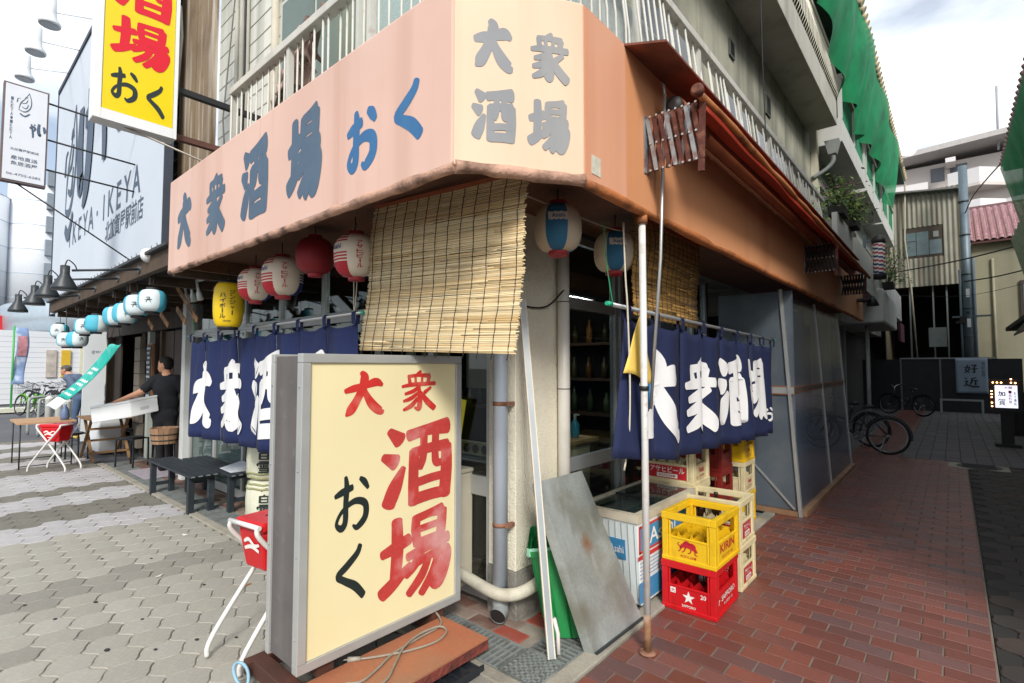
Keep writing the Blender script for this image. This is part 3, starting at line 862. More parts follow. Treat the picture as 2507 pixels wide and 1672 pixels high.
t = thing('plastic_ramp', 'flat black plastic tray ramp half under the rust-orange platform', 'ramp', (-2.05, 1.9, 0))
BLKP = M('black_plastic', '#20252b', .45, var=.15, scale=12, dirt=('#6a645a', .4, 6, .55))
g = G().box(-2.1, -1.90, 1.55, 1.98, .004, .016)
for x in (-2.1, -1.905): g.box(x, x + .008, 1.55, 1.98, .016, .044)
for k in range(7): g.box(-2.09, -1.907, 1.56 + k * .066, 1.568 + k * .066, .016, .034)
g.build('tray', BLKP, t); G().box(-1.9, -1.894, 1.70, 1.78, .012, .036).build('label_strip', M('white_label', '#d8d8d2', .6), t)
# grey power cable lying on the board
t = thing('power_cable', 'grey power cable with plug coiled on the rust-orange platform', 'cable', (-2.2, 1.5, .11))
CG = M('cable_grey', '#8c8577', .6, var=.12, scale=20)
pts = catmull([(-2.40, 2.04, .17), (-2.33, 2.05, .125), (-2.27, 2.0, .112), (-2.26, 1.86, .112), (-2.24, 1.66, .112), (-2.19, 1.53, .112), (-2.16, 1.42, .112), (-2.20, 1.36, .112)], 6)
pts2 = catmull([(-2.325, 1.52, .112), (-2.27, 1.60, .112), (-2.20, 1.73, .112), (-2.16, 1.88, .112), (-2.19, 1.98, .116), (-2.25, 1.98, .124), (-2.27, 1.86, .124), (-2.23, 1.72, .124), (-2.15, 1.60, .114), (-2.08, 1.50, .112), (-2.07, 1.36, .112)], 6)
G().tube(pts, .0062, 7).build('cord', CG, t); G().tube(pts2, .0062, 7).build('cord', CG, t)
g = G().tube([(-2.325, 1.52, .114), (-2.365, 1.47, .114)], [.010, .014], 10); g.tube([(-2.365, 1.475, .114), (-2.378, 1.455, .114)], .003, 6); g.build('plug', M('plug_grey', '#9c968a', .5), t)
o = G().tube([(-2.70 + .05 * math.cos(a), 1.09 + .03 * math.sin(a), .02 + .10 * abs(math.sin(a * .5))) for a in [k * .35 for k in range(19)]], .008, 7).build('blue_hose_loop', M('pale_blue', '#86adc0', .5))
tag(o, 'loop of pale blue cord hooked on the timber beam under the standing sign', 'cord')

# ---- yellow projecting sign box high on the left
t = thing('projecting_sign', 'yellow projecting sign box with red and black characters high above the fascia', 'sign', (-5.7, 1.25, 3.8))
WENAM = M('white_enamel', '#e6e8ea', .35, var=.03, scale=3, dirt=('#b9b9b4', .35, 2, .58))
YEL = M('sign_strong_yellow', '#e9cf0c', .22, var=.03, scale=2)
xa, xb, ya, yb, za, zb = -5.83, -5.66, .915, 1.555, 3.80, 6.6
G().box(xa, xb - .01, ya, yb, za, zb).build('casing', WENAM, t, bevel=.006)
face = G().box(xb - .012, xb, ya + .06, yb - .035, za + .10, zb - .05).build('face_panel', YEL, t)
for y0, y1, z0, z1 in ((ya, ya + .055, za, zb), (yb - .03, yb, za, zb), (ya + .056, yb - .031, za, za + .095)):
    G().box(xb - .011, xb + .008, y0, y1, z0, z1).build('frame_bar', WENAM, t)
fn = plane((xb, 0, 0), (0, 1, 0), (0, 0, 1))
RDV = M('sign_vivid_red', '#d8122a', .35, var=.03)
for ch, cy, cz, w, h, m in (('場', 1.255, 4.62, .44, .40, RDV), ('酒', 1.255, 5.10, .44, .42, RDV), ('衆', 1.255, 5.6, .44, .42, RDV), ('大', 1.255, 6.1, .44, .42, RDV), ('お', 1.135, 4.17, .22, .30, BLK), ('く', 1.385, 4.12, .19, .30, BLK)):
    glyph(face, brush2d(ch, cy, cz, w, h, .95), fn, m, .002)
BRK = M('bracket_brown', '#5d3a30', .7, var=.2, scale=9)
for z in (3.84, 4.32):
    G().box(-5.80, -5.74, 1.556, 2.40, z, z + .055).build('bracket', BRK if z < 4 else CABLE, t)
G().tube([(-5.75, .95, 3.86), (-5.62, 1.9, 3.62), (-5.5, 2.3, 3.55)], .010, 6).build('stay', M('stay_steel', '#a39c90', .5, .5), t)
G().tube([(-5.745, 1.57, 4.25), (-5.745, 1.60, 4.9), (-5.745, 1.58, 5.2)], .016, 6).build('conduit', MATS['conduit_grey'], t)
o = G().tube([(-6.15, 2.3, 6.9), (-5.75, 2.0, 4.2), (-5.5, 1.95, 3.55)], .008, 6).build('guy_wire', M('wire_dark', '#5b5853', .6)); tag(o, 'thin guy wire crossing in front of the weathered planks', 'wire')

# ---- noren curtains
NAVY = M('navy_cloth', '#12214f', .85, var=.12, scale=3, bump=.6, bscale=11, fine=.06)
NAVY2 = M('navy_cloth_dark', '#101c42', .85, var=.12, scale=3, bump=.6, bscale=11, fine=.06)
CLOTHW = M('cloth_white', '#dcdcdc', .85, var=.05, scale=4)
def noren(label, A, B, drop, npan, nrm, mat, chars, rodlab, sag=.035, fold=.05, hem=None, wob=None, rod_ext=.12, shear=None):
    t = thing('noren_curtain', label, 'curtain', tuple((Vector(A) + Vector(B)) / 2))
    A, B, nrm = Vector(A), Vector(B), Vector(nrm)
    L = (B - A).length; d = (B - A) / L
    def S(u, v, lift=0.0):
        ph = u * npan
        fr = ph - math.floor(ph)
        top = -.06 - sag * math.sin(math.pi * fr) ** 1.0 * (1 - v)
        off = fold * (.25 + v) * (math.sin(math.pi * fr) - .5) + .03 * v * math.sin(u * 9.0 + 1.3) + .012 * math.sin(u * npan * 6.28 * 1.5 + 2 * v)
        if wob: off += wob(u, v)
        dr = drop * (hem(u) if hem else 1.0)
        return A + d * (u * L + (shear(u, v) if shear else 0)) + Vector((0, 0, top * (1 - v) - .075 * v - v * dr)) + nrm * (off + lift)
    for k in range(npan):
        g = G(); u0, u1 = (k + .012) / npan, (k + .988) / npan
        g.grid(lambda i, j: S(u0 + (u1 - u0) * i, j), 10, 14)
        g.build('cloth_panel', mat, t, solid=.003)
        # stitched hem
    for k in range(npan + 1):
        u = min(max(k / npan, .006), .994)
        p = A + d * (u * L)
        pts = [p + Vector((0, 0, -.075)) - nrm * .016, p + nrm * -.02, p + Vector((0, 0, .018)), p + nrm * .02, p + Vector((0, 0, -.075)) + nrm * .016]
        g = G()
        for q0, q1 in zip(pts[:-1], pts[1:]): g.bar(q0, q1, .045, .004, nrm)
        g.build('loop', mat, t)
    for ch, u, v, w, h in chars:
        vs, fsx = brush2d(ch, u * L, 0, w, h, 1.18, .0005)
        g = G()
        g.add2d((vs, fsx), lambda x, y, z: S(min(max(x / L, 0), .9999), v - y / drop, .006 + z)); g.smooth = True
        g.sm = [True] * len(g.sm)
        g.build('character', CLOTHW, t)
    rod = thing('curtain_rod', rodlab, 'rod', tuple((A + B) / 2))
    G().tube([A - d * rod_ext, B + d * rod_ext * .5], .013, 10).build('tube', M('rod_steel', '#b9bcbd', .35, .7, var=.05), rod)
    TEAL = M('teal_cap', '#2fae86', .5)
    G().tube([A - d * (rod_ext + .05), A - d * rod_ext], [.012, .016], 10).build('end_cap', TEAL, rod)
    G().tube([B + d * rod_ext * .5, B + d * (rod_ext * .5 + .03)], [.016, .012], 10).build('end_cap', TEAL, rod)
    return S, rod
SN, rodL = noren('navy noren curtain with white characters hanging under the street fascia', (-6.5, 2.0, 1.94), (-3.16, 2.0, 1.97), 1.03, 8, (0, -1, 0), NAVY,
      [('大', .135, .55, .50, .66), ('衆', .35, .55, .58, .68), ('酒', .57, .55, .58, .70), ('場', .80, .55, .58, .70)], 'steel curtain rod holding the navy noren under the street fascia', fold=.055)
SR, rodR = noren('navy noren curtain with white characters along the alley side behind the thin pole', (-1.45, 2.70, 1.945), (-1.45, 5.95, 1.875), 1.0, 8, (1, 0, 0), NAVY2,
      [('大', .135, .53, .60, .66), ('衆', .345, .53, .56, .62), ('酒', .565, .52, .56, .62), ('場', .775, .48, .5, .6), ('お', .90, .78, .16, .16), ('く', .955, .80, .12, .14)], 'steel curtain rod with teal cap holding the alley noren',
      fold=.07, hem=lambda u: .77 + .10 * min(1, u / .2) + .02 * u, wob=lambda u, v: .05 * v * (1 - u), shear=lambda u, v: -.26 * v * (1 - u) ** 5, rod_ext=.16)

# ---- reed blinds
REED = M('reed', '#ddcba4', .7, var=.07, scale=7, rand=.14, hue='#bfa06c')
REEDX = 1
REED2 = M('reed_shade', '#b08a4a', .7, var=.10, scale=7, rand=.22, hue='#7c5b2e')
def reed_blind(label, TL, TR, BL, BR, n, ncord, nrm, mat):
    TL, TR, BL, BR, nrm = map(Vector, (TL, TR, BL, BR, nrm))
    t = thing('reed_blind', label, 'blind', tuple((TL + TR) / 2))
    g = G(); rr = random.Random(n)
    H = (TL - BL).length; r = H / n * .60
    for i in range(n):
        v = (i + .5) / n
        bow = .008 * math.sin(v * math.pi * 2.2) + .004 * math.sin(v * 9)
        a, b = TL.lerp(BL, v), TR.lerp(BR, v)
        dd = (b - a).normalized()
        j = lambda s: Vector((rr.gauss(0, s), rr.gauss(0, s), rr.gauss(0, s)))
        k = rr.choice((1, 2, 2, 3)); cuts = [0] + sorted(rr.uniform(.1, .9) for _ in range(k - 1)) + [1]
        for c0, c1 in zip(cuts[:-1], cuts[1:]):
            p = a.lerp(b, c0) - dd * rr.uniform(-.008, .014) * (c0 == 0) + nrm * (bow + rr.gauss(0, .0015)) + Vector((0, 0, rr.gauss(0, r * .25)))
            q = a.lerp(b, c1) + dd * rr.uniform(-.008, .014) * (c1 == 1) + nrm * (bow + rr.gauss(0, .0015)) + Vector((0, 0, rr.gauss(0, r * .25)))
            mid = p.lerp(q, .5) + Vector((0, 0, rr.gauss(0, r * .3)))
            rad_ = r * rr.uniform(.7, 1.1)
            g.tube([p, mid, q], [rad_, rad_ * rr.uniform(.9, 1.1), rad_], 5)
    tag(g.build('reeds', mat, t), kind='stuff')
    CORD = M('cord_dark', '#33322c', .8)
    for c in range(ncord):
        u = .03 + .94 * c / (ncord - 1)
        pts = []
        for i in range(31):
            v = i / 30
            bow = .008 * math.sin(v * math.pi * 2.2) + .004 * math.sin(v * 9)
            pts.append(TL.lerp(BL, v).lerp(TR.lerp(BR, v), u) + nrm * (bow + r * 1.25) + (TR - TL).normalized() * rr.gauss(0, .002))
        pts.append(pts[-1] + Vector((0, 0, -.03)) + (TR - TL).normalized() * -.01)
        G().tube(pts, .0022, 4).build('cord', CORD, t)
    G().bar(TL + Vector((0, 0, .012)), TR + Vector((0, 0, .012)), .02, .02).build('top_batten', MATS['wood_red'], t)
reed_blind('pale reed blind hanging at the corner under the street fascia', (-2.76, 1.87, 2.60), (-1.505, 1.87, 2.52), (-2.85, 1.83, 1.70), (-1.555, 1.83, 1.655), 150, 13, (0, -1, 0), REED)
reed_blind('darker reed blind hanging over the alley noren behind the thin pole', (-1.56, 3.05, 2.58), (-1.56, 4.18, 2.58), (-1.56, 3.02, 1.93), (-1.56, 4.10, 1.90), 80, 14, (1, 0, 0), REED2)

# ---- paper lanterns
def lantern_prof(rx, h, ribs, neck):
    """ribbed barrel outline of a collapsible paper lantern"""
    prof = []
    for i in range(ribs * 2 + 1):
        z = -h / 2 + h * i / (ribs * 2)
        e = abs(2 * z / h)
        r = neck + (rx - neck) * (max(0, 1 - e ** 2.6)) ** .5
        prof.append((r * (1.0 if i % 2 else .978), z))
    return prof
def lantern(label, loc, rx, h, mats, matf, texts, group, neck=.35, ribs=14, cap=None, shape=2.6, rot=0, cord=.12):
    t = thing('paper_lantern', label, 'lantern', (0, 0, 0), group)
    prof = lantern_prof(rx, h, ribs, rx * neck)
    G().lathe(prof, (0, 0, 0), 40, matf=matf).build('shade', mats, t)
    cap = cap or CABLE
    G().lathe([(rx * neck * 1.06, -h/2 - .022), (rx * neck * 1.08, -h/2 + .012)], (0, 0, 0), 24).build('bottom_ring', cap, t)
    G().lathe([(rx * neck * 1.06, h/2 - .012), (rx * neck * 1.02, h/2 + .022)], (0, 0, 0), 24).build('top_ring', cap, t)
    G().tube([(0, 0, h/2), (0, 0, h/2 + cord)], .004, 5).build('hanger', CABLE, t)
    rs = [p[0] for p in prof]; zs = [p[1] for p in prof]
    def surf(x, y, z):
        r = np.interp(y, zs, rs) + .005 + z
        a = x / rx
        return Vector((r * math.sin(a), -r * math.cos(a), y))
    for mesh, m, a0 in texts:
        g = G(); g.add2d(mesh, lambda x, y, z: surf(x + a0 * rx, y, z)); g.build('lettering', m, t)
    t.location = loc; t.rotation_euler = (RND.uniform(-.04, .04), RND.uniform(-.04, .04), rot)
    return t
LW, LR, LB = M('lantern_white', '#dccfbd', .7, var=.04, scale=5), M('lantern_red', '#b21f2d', .6, var=.05), M('lantern_blue', '#1d2a70', .6, var=.05)
def asahi_f(i, j):
    # forty segments round: red sector, white sector with lettering, blue sector, white
    s = (j + 10) % 40
    hi = i
    if 31 <= s < 39: band = 1
    elif 8 <= s < 17: band = 2
    else: return 0
    if hi < 8: return band
    if 8 <= hi < 15 or hi >= 22: return band if hi % 2 == 0 else 0
    return 0
def asahi(label, loc, s=1.0, rot=0):
    return lantern(label, loc, .135 * s, .265 * s, [LW, LR, LB], asahi_f, [(vtext2d('アサヒビール', 0, -.005, .045 * s, .17 * s), LR, .42), (text2d('Asahi', 0, .045 * s, .095 * s), LB, -.80), (text2d('Asahi', 0, .045 * s, .095 * s), LB, 1.85), (vtext2d('アサヒビール', 0, -.005, .045 * s, .17 * s), LR, -2.0)],
                   'paper lanterns under the street fascia', cap=M('ring_red', '#a8323c', .5), rot=rot)
asahi('red, white and blue beer lantern next to the yellow lantern', (-4.36, 1.80, 2.27), 1.0, .85)
asahi('red, white and blue beer lantern between another of its kind and the plain red lantern', (-3.92, 1.82, 2.29), 1.13, .80)
asahi('torn red, white and blue beer lantern beside the pale reed blind', (-2.93, 1.84, 2.315), 1.05, .75)
lantern('plain dark red paper lantern under the street fascia', (-3.50, 1.86, 2.40), .135, .26, [M('lantern_plain_red', '#8d1a22', .6, var=.08)], None, [], 'paper lanterns under the street fascia', cap=MATS['ring_red'])
YL = M('lantern_yellow', '#e3bf10', .55, var=.04)
lantern('tall yellow paper lantern with black vertical writing at the end of the fascia', (-4.92, 1.80, 2.145), .125, .40, [YL], None,
        [(vtext2d('ジンジャー', 0, .02, .055, .23), BLK, .46), (vtext2d('ハイボール', 0, -.01, .055, .23), BLK, -.16), (text2d('GINGER', 0, -.145, .07), BLK, .12)], 'paper lanterns under the street fascia', neck=.62, ribs=22, rot=1.0)
LBLUE = M('lantern_teal_blue', '#2b6d93', .6, var=.06); LCREAM = M('lantern_cream', '#cfc0a8', .7, var=.05)
def blue_f(i, j): return 1 if ((j - 27) % 40) in (0, 1, 2, 3, 4, 5, 13, 14, 15, 16, 17, 26, 27, 28, 29, 30) else 0
BRUSHW = M('brush_white', '#d8d0c2', .7)
def blue_asahi(label, loc, s, rot):
    sw = ([p for k in range(13) for p in ((-.058*s + .118*s*k/12, (.018 + .004 * math.sin(k * 2.3))*s, .001), (-.064*s + .118*s*k/12, (.066 + .003 * math.sin(k * 1.7))*s, .001))], [(2*k, 2*k + 2, 2*k + 3, 2*k + 1) for k in range(12)])
    return lantern(label, loc, .145 * s, .285 * s, [LCREAM, LBLUE], blue_f, [(sw, BRUSHW, .08), ((lambda m: ([(x, y, .0035) for x, y, z in m[0]], m[1]))(text2d('Asahi', 0, .042 * s, .075 * s)), LBLUE, .08)], 'blue and cream beer lanterns at the corner',
                   cap=MATS['ring_red'], rot=rot, neck=.38)
blue_asahi('blue and cream beer lantern in front of the corner pillar', (-1.70, 2.38, 2.39), .95, rad(32))
blue_asahi('blue and cream beer lantern hanging inside by the shop window', (-1.70, 3.03, 2.365), .95, rad(35))

# ---- pipes at the corner pillar
t = thing('downpipe', 'pale blue-grey downpipe on the street side of the corner pillar', 'pipe', (-2.20, 2.44, 0))
PB = M('pipe_bluegrey', '#a8b3bf', .45, var=.05, scale=5, dirt=('#6f747a', .4, 5, .58))
G().tube([(-2.20, 2.44, 2.62), (-2.20, 2.44, .16)], .047, 20).build('pipe', PB, t)
G().tube([(-2.20, 2.44, .20), (-2.20, 2.44, .11), (-2.18, 2.42, .075), (-2.165, 2.375, .06)], .052, 20, cap=False).build('elbow', M('pvc_grey', '#868b8b', .5, var=.12, scale=9), t)
G().tube([(-2.165, 2.378, .061), (-2.18, 2.41, .072)], .046, 20).build('bore', DARKIN, t)
RUSTY = M('rust_clamp', '#8d6450', .8, var=.25, scale=30, dirt=('#4d2d1e', .7, 20))
for z in (.60, 1.36): G().lathe([(.050, -.013), (.0505, .013)], (-2.20, 2.44, z), 20).box(-2.155, -2.13, 2.43, 2.50, z - .012, z + .012).build('clamp', RUSTY, t)
t = thing('downpipe', 'white downpipe on the alley side of the corner pillar', 'pipe', (-2.07, 2.96, 0))
G().tube([(-2.07, 2.96, 2.62), (-2.07, 2.96, .0)], .043, 20).build('pipe', M('pvc_white', '#d2cfc6', .4, var=.04, dirt=('#9a978d', .3, 4, .6)), t)
for z in (1.44, 2.05): G().lathe([(.0445, -.003), (.0445, .003)], (-2.07, 2.96, z), 20).build('band', CABLE, t)
o = G().tube(catmull([(-3.3, 2.46, .21), (-2.6, 2.43, .205), (-2.25, 2.385, .195), (-2.12, 2.40, .195), (-2.045, 2.50, .21), (-2.04, 2.75, .235), (-2.06, 3.4, .26)], 6), .038, 16).build('insulated_pipe', M('pipe_wrap', '#c3bfae', .7, var=.10, scale=10, dirt=('#85806f', .5, 8, .52), bump=.3))
tag(o, 'cream wrapped pipe bending round the foot of the corner pillar', 'pipe')
o = G().tube(catmull([(-2.11, 2.50, 2.02), (-2.11, 2.62, 1.99), (-2.09, 2.8, 2.01), (-2.05, 2.92, 2.12), (-2.03, 2.96, 2.16)], 5), .006, 6).build('drop_cable', CABLE); tag(o, 'thin black cable looping to the white downpipe', 'cable')

# ---- leaning rail, steel sheet, green bin
t = thing('leaning_rail', 'long narrow white track leaning against the corner pillar', 'rail', (-1.69, 2.29, 0))
a, b = Vector((-1.685, 2.285, .02)), Vector((-2.04, 2.47, 2.02))
dv = (b - a).normalized(); sd = dv.cross(Vector((.76, -.65, 0))).normalized(); fr = sd.cross(dv)
G().bar(a, b, .034, .006, fr).build('web', ALU_DK, t)
RW = M('track_cream', '#cfc7b6', .55, var=.08, dirt=('#8a8474', .4, 8, .56))
for s_ in (-1, 1): G().bar(a + sd * .018 * s_ - fr * .008, b + sd * .018 * s_ - fr * .008, .007, .024, fr).build('flange', RW, t)
for k in range(7): G().lathe([(.005, 0), (.004, .003)], a + dv * (.1 + .3 * k) + fr * -.0035, 8, axis=-fr).build('screw', CABLE, t)
G().tube([a + sd * .04 + dv * .02, a + sd * .045 + dv * .12, a + sd * .03 + dv * .2], .012, 6).build('wire_end', M('tape_white', '#cfcac4', .7), t)

t = thing('steel_sheet', 'grey galvanised steel sheet with a rust patch leaning by the freezer', 'sheet', (-1.54, 2.8, 0))
ZINC = M('zinc_stained', '#9aa09d', .45, .25, var=.24, scale=3.5, dirt=('#6f6b58', .75, 3.2, .47), streak=('#b9c0bf', .6, 9, .55), fine=.10, spot=((-1.71, 2.70, .52), .085, '#8a5a34'))
c0, c1, c2, c3 = Vector((-1.545, 2.49, .012)), Vector((-1.535, 3.035, .012)), Vector((-1.86, 2.86, .915)), Vector((-1.865, 2.40, .92))
nn = (c1 - c0).cross(c3 - c0).normalized()
G().prism([c0, c1, c2, c3], -nn * .004).build('plate', ZINC, t)
e = (c0 - c1).normalized() * .075
bk = -nn * .055
G().prism([c0 + e*.2 + bk, c0, c3, c3 + e*.2 + bk], nn.cross(e).normalized() * .001 - e.normalized() * .002).build('folded_flange', ZINC, t)
G().bar(c0 + bk * .12, c1 + bk * .12, .012, .05, nn).build('bottom_flange', M('dark_steel', '#3c4144', .5, .4, var=.2), t)
ctr = c0.lerp(c3, .56).lerp(c1.lerp(c2, .56), .50)
g = G(); u1 = (c1 - c0).normalized(); u2 = nn.cross(u1)
ring = [ctr + u1 * (.075 * math.cos(a) * (1 + .25 * math.sin(3*a + 1))) + u2 * (.05 * math.sin(a) * (1 + .2 * math.sin(5*a))) + nn * .0012 for a in [k * .2618 for k in range(24)]]
pass

t = thing('green_bin', 'green plastic bin with clear bag lying tilted behind the steel sheet', 'bin', (-1.85, 2.5, 0))
GRN = M('green_plastic', '#0d7a3a', .45, var=.14, scale=6, dirt=('#0a4a2a', .6, 5, .5), streak=('#3c9a63', .4, 12, .56))
bb = [Vector(p) for p in ((-1.841, 2.455, .012), (-1.68, 2.595, .012), (-1.82, 2.76, .012), (-1.98, 2.62, .012))]
tt = [Vector(p) for p in ((-1.965, 2.43, .50), (-1.775, 2.60, .52), (-1.94, 2.80, .56), (-2.09, 2.62, .56))]
g = G(); g.smooth = False
rings = []
for v in (0, .3, .62, .90, .902, 1.0):
    ring = []
    for k in range(4):
        p, q = bb[k].lerp(tt[k], v), bb[(k + 1) % 4].lerp(tt[(k + 1) % 4], v)
        for s_ in (.06, .35, .65, .94):
            pt = p.lerp(q, s_)
            if v >= .902: pt += (pt - (bb[0].lerp(tt[0], v) + bb[2].lerp(tt[2], v)) / 2) * .07
            ring.append(pt)
    rings.append(ring)
k0 = len(g.v)
for r_ in rings: g.v += [tuple(p) for p in r_]
n16 = 16
for i in range(len(rings) - 1):
    for j in range(n16): g.face((k0 + i*n16 + j, k0 + i*n16 + (j+1) % n16, k0 + (i+1)*n16 + (j+1) % n16, k0 + (i+1)*n16 + j))
g.face(tuple(k0 + j for j in range(n16)))
g.build('tub', GRN, t)
g = G()
rim = [p + Vector((0, 0, .005)) for p in rings[-1]]
for i, p in enumerate(rim):
    q = rim[(i + 1) % n16]; a1, b1 = p + Vector((0, 0, -.045)) + (p - tt[0].lerp(tt[2], .5)) * .03, q + Vector((0, 0, -.05)) + (q - tt[0].lerp(tt[2], .5)) * .03
    g.poly([a1, b1, q, p])
g.build('bag_rim', M('bag_green', '#7fb79c', .35, var=.25, scale=14), t)
for s_ in (.35, .68):
    p, q = bb[0].lerp(bb[1], s_), tt[0].lerp(tt[1], s_)
    G().tube([p + Vector((.0, -.004, .0)), p.lerp(q, .88) + Vector((0, -.004, 0))], .006, 6).build('rib', GRN, t)

# ---- thin support pole, ropes and awning crank rod
t = thing('support_pole', 'thin white pole with rusty foot holding up the alley corner of the fascia', 'pole', (-1.336, 2.71, 0))
POLE = M('pole_white', '#d4d4d0', .5, 0, var=.08, scale=6, dirt=('#8a6a52', .8, 12, .58), streak=('#9a9a98', .4, 9, .5))
pa, pb = Vector((-1.336, 2.709, 0)), Vector((-1.285, 2.60, 2.44))
G().tube([pa, pb], .0195, 14).build('tube', POLE, t)
G().tube([pa, pa.lerp(pb, .09)], .0202, 14).build('rusty_foot', M('rust_tube', '#8a6548', .8, .1, var=.3, scale=18, dirt=('#c6c4be', .7, 9, .5)), t)
G().lathe([(.05, .004), (.048, .012), (.03, .016)], (-1.336, 2.709, 0), 14).build('base_plate', RUSTY, t)
G().tube([pb - Vector((0, 0, .05)), pb], .030, 14).build('top_clamp', LIPO, t)
M('blue_tape', '#2f6f9e', .5)
G().tube([pa.lerp(pb, .60), pa.lerp(pb, .61)], .026, 12).build('strap', CABLE, t)
t = thing('crank_rod', 'thin steel awning crank rod hanging beside the support pole', 'rod', (-1.25, 2.7, 1))
G().tube([(-1.185, 2.70, 3.13), (-1.215, 2.68, 2.2), (-1.29, 2.69, 1.36)], .0095, 10).build('rod', M('rod_dull', '#b3b4b2', .4, .6, var=.08), t)
G().tube([(-1.29, 2.69, 1.50), (-1.30, 2.695, 1.36)], .012, 10).build('grip', MATS['blue_tape'], t)
g = G().tube([(-1.185, 2.70, 3.13), (-1.19, 2.70, 3.19), (-1.205, 2.70, 3.21)], .007, 7); g.build('hook', ALU_DK, t)
ROPE = M('rope_white', '#cfc8b6', .85, var=.1, scale=60, bump=.4, bscale=300)
def strand(name, label, pts, r, m):
    o = G().tube(catmull(pts, 5), r, 6).build(name, m); tag(o, label, 'rope'); return o
strand('hanging_rope', 'white rope hanging beside the support pole in front of the alley noren', [(-1.40, 2.60, 2.42), (-1.39, 2.60, 2.1), (-1.385, 2.61, 1.93), (-1.38, 2.62, 1.5), (-1.385, 2.61, 1.2), (-1.40, 2.58, 1.02)], .0055, ROPE)
GCORD = M('cord_green', '#1f8f5a', .7)
strand('tie_cord', 'green cord tying up the alley noren rod near the blue lantern', [(-1.50, 2.55, 2.44), (-1.49, 2.56, 2.2), (-1.46, 2.58, 1.95)], .003, GCORD)
strand('tie_cord', 'pair of white cords holding the street noren rod beside the reed blind', [(-3.22, 1.99, 2.60), (-3.21, 2.0, 2.2), (-3.2, 2.0, 1.98), (-3.17, 2.0, 2.2), (-3.16, 1.99, 2.60)], .004, ROPE)
strand('tie_cord', 'thin green cord holding the far left end of the street noren rod', [(-6.44, 2.0, 1.95), (-6.42, 1.98, 2.3), (-6.40, 1.96, 2.60)], .003, GCORD)
strand('lamp_cable', 'pale cable sagging under the corner soffit above the blue lanterns', [(-1.75, 1.95, 2.54), (-1.68, 2.38, 2.50), (-1.60, 2.9, 2.47), (-1.62, 3.4, 2.58)], .005, M('cable_pale', '#a79a88', .7))
# yellow cloth pennant on the pole
t = thing('pennant', 'yellow cloth pennant with writing tied to the support pole', 'pennant', (-1.39, 2.6, 1.85))
PEN = M('pennant_yellow', '#e5c25e', .8, var=.06, scale=6)
A_, B_, C_ = Vector((-1.372, 2.735, 1.90)), Vector((-1.385, 2.55, 1.56)), Vector((-1.362, 2.90, 1.49))
g = G(); g.grid(lambda u, v: A_.lerp(B_.lerp(C_, u), .04 + .96 * v) + Vector((.012 * math.sin(u * 5) * v, -.006 * math.sin(v * 6), .012 * math.sin(u * 6) * v)), 10, 12); g.build('cloth', PEN, t, solid=.002)
g = G()
ux = (C_ - B_).normalized(); uz = (A_ - B_.lerp(C_, .5)).normalized()
fnp = plane(B_.lerp(C_, .5), ux, uz)
for st in ([(.0, .30), (.05, .31)], [(.0, .275), (.05, .285)], [(.025, .325), (.03, .255)], [(-.005, .235), (.035, .24), (.045, .215), (.02, .20)], [(0, .185), (.0, .15), (.03, .135)]):
    g.tube([fnp(x, y, .016) for x, y in st], .0028, 5)
g.build('lettering', BLK, t)

# ---- ice-cream style chest freezer
t = thing('chest_freezer', 'white chest freezer with glass lid and blue stickers behind the support pole', 'freezer', (-1.8, 3.5, 0))
FWH = M('freezer_white', '#d8dede', .45, var=.05, scale=4, streak=('#8fa0a0', .35, 10, .55), dirt=('#a59a80', .35, 3, .6))
FBE = M('freezer_trim', '#c0b8a4', .6, var=.12, scale=8, dirt=('#7b705a', .5, 6, .5))
fx0, fx1, fy0, fy1 = -2.01, -1.565, 3.05, 4.0
g = G().hexa([(fx0, fy0 + .05, .05), (fx1, fy0 + .05, .05), (fx1, fy1, .05), (fx0, fy1, .05), (fx0, fy0, .585), (fx1, fy0, .585), (fx1, fy1, .585), (fx0, fy1, .585)])
g.build('body', FWH, t, bevel=.008)
for k in range(9):
    x = fx0 + .05 + k * .046
    G().hexa([(x, fy0 + .044, .08), (x + .004, fy0 + .044, .08), (x + .004, fy0 + .05, .08), (x, fy0 + .05, .08), (x, fy0 - .004, .57), (x + .004, fy0 - .004, .57), (x + .004, fy0 + .002, .57), (x, fy0 + .002, .57)]).build('rib', M('freezer_groove', '#93a6a6', .6), t)
FB = M('sticker_blue', '#3f86b4', .5, var=.12, scale=12)
G().hexa([(-1.78, fy0 + .016, .33), (-1.66, fy0 + .016, .33), (-1.66, fy0 + .03, .33), (-1.78, fy0 + .03, .33), (-1.78, fy0 + .003, .46), (-1.66, fy0 + .003, .46), (-1.66, fy0 + .03, .46), (-1.78, fy0 + .03, .46)]).build('sticker', FB, t)
fnf = plane((-1.72, fy0 + .0085, .395), (1, 0, 0), (0, -.095, 1))
g = G(); g.add2d(text2d('Asahi', .0, .0, .10, .05), fnf, .002); g.build('lettering', WENAM, t)
for yy0, yy1, z0, z1, m in ((3.07, 3.98, .02 + .05, .20, FB), (3.09, 3.97, .40, .545, FB), (3.06, 3.98, .345, .372, M('sticker_red', '#c23a3c', .5))):
    G().box(fx1 + .0005, fx1 + .003, yy0, yy1, z0, z1).build('sticker', m, t)
for z0, z1, y0, y1 in ((.385, .40, 3.075, 3.98), (.545, .56, 3.075, 3.98), (.385, .56, 3.065, 3.085)): G().box(fx1 + .003, fx1 + .0045, y0, y1, z0, z1).build('sticker_border', MATS['sticker_red'], t)
g = G(); g.add2d(text2d('Asahi', 3.42, .47, .42, .10), plane((fx1 + .004, 0, 0), (0, 1, 0), (0, 0, 1)), .001); g.build('lettering', WENAM, t)
for k in range(5): G().box(fx1 + .0005, fx1 + .002, 3.08, 3.97, .225 + k * .024, .229 + k * .024).build('stripe', FB, t)
g = G()
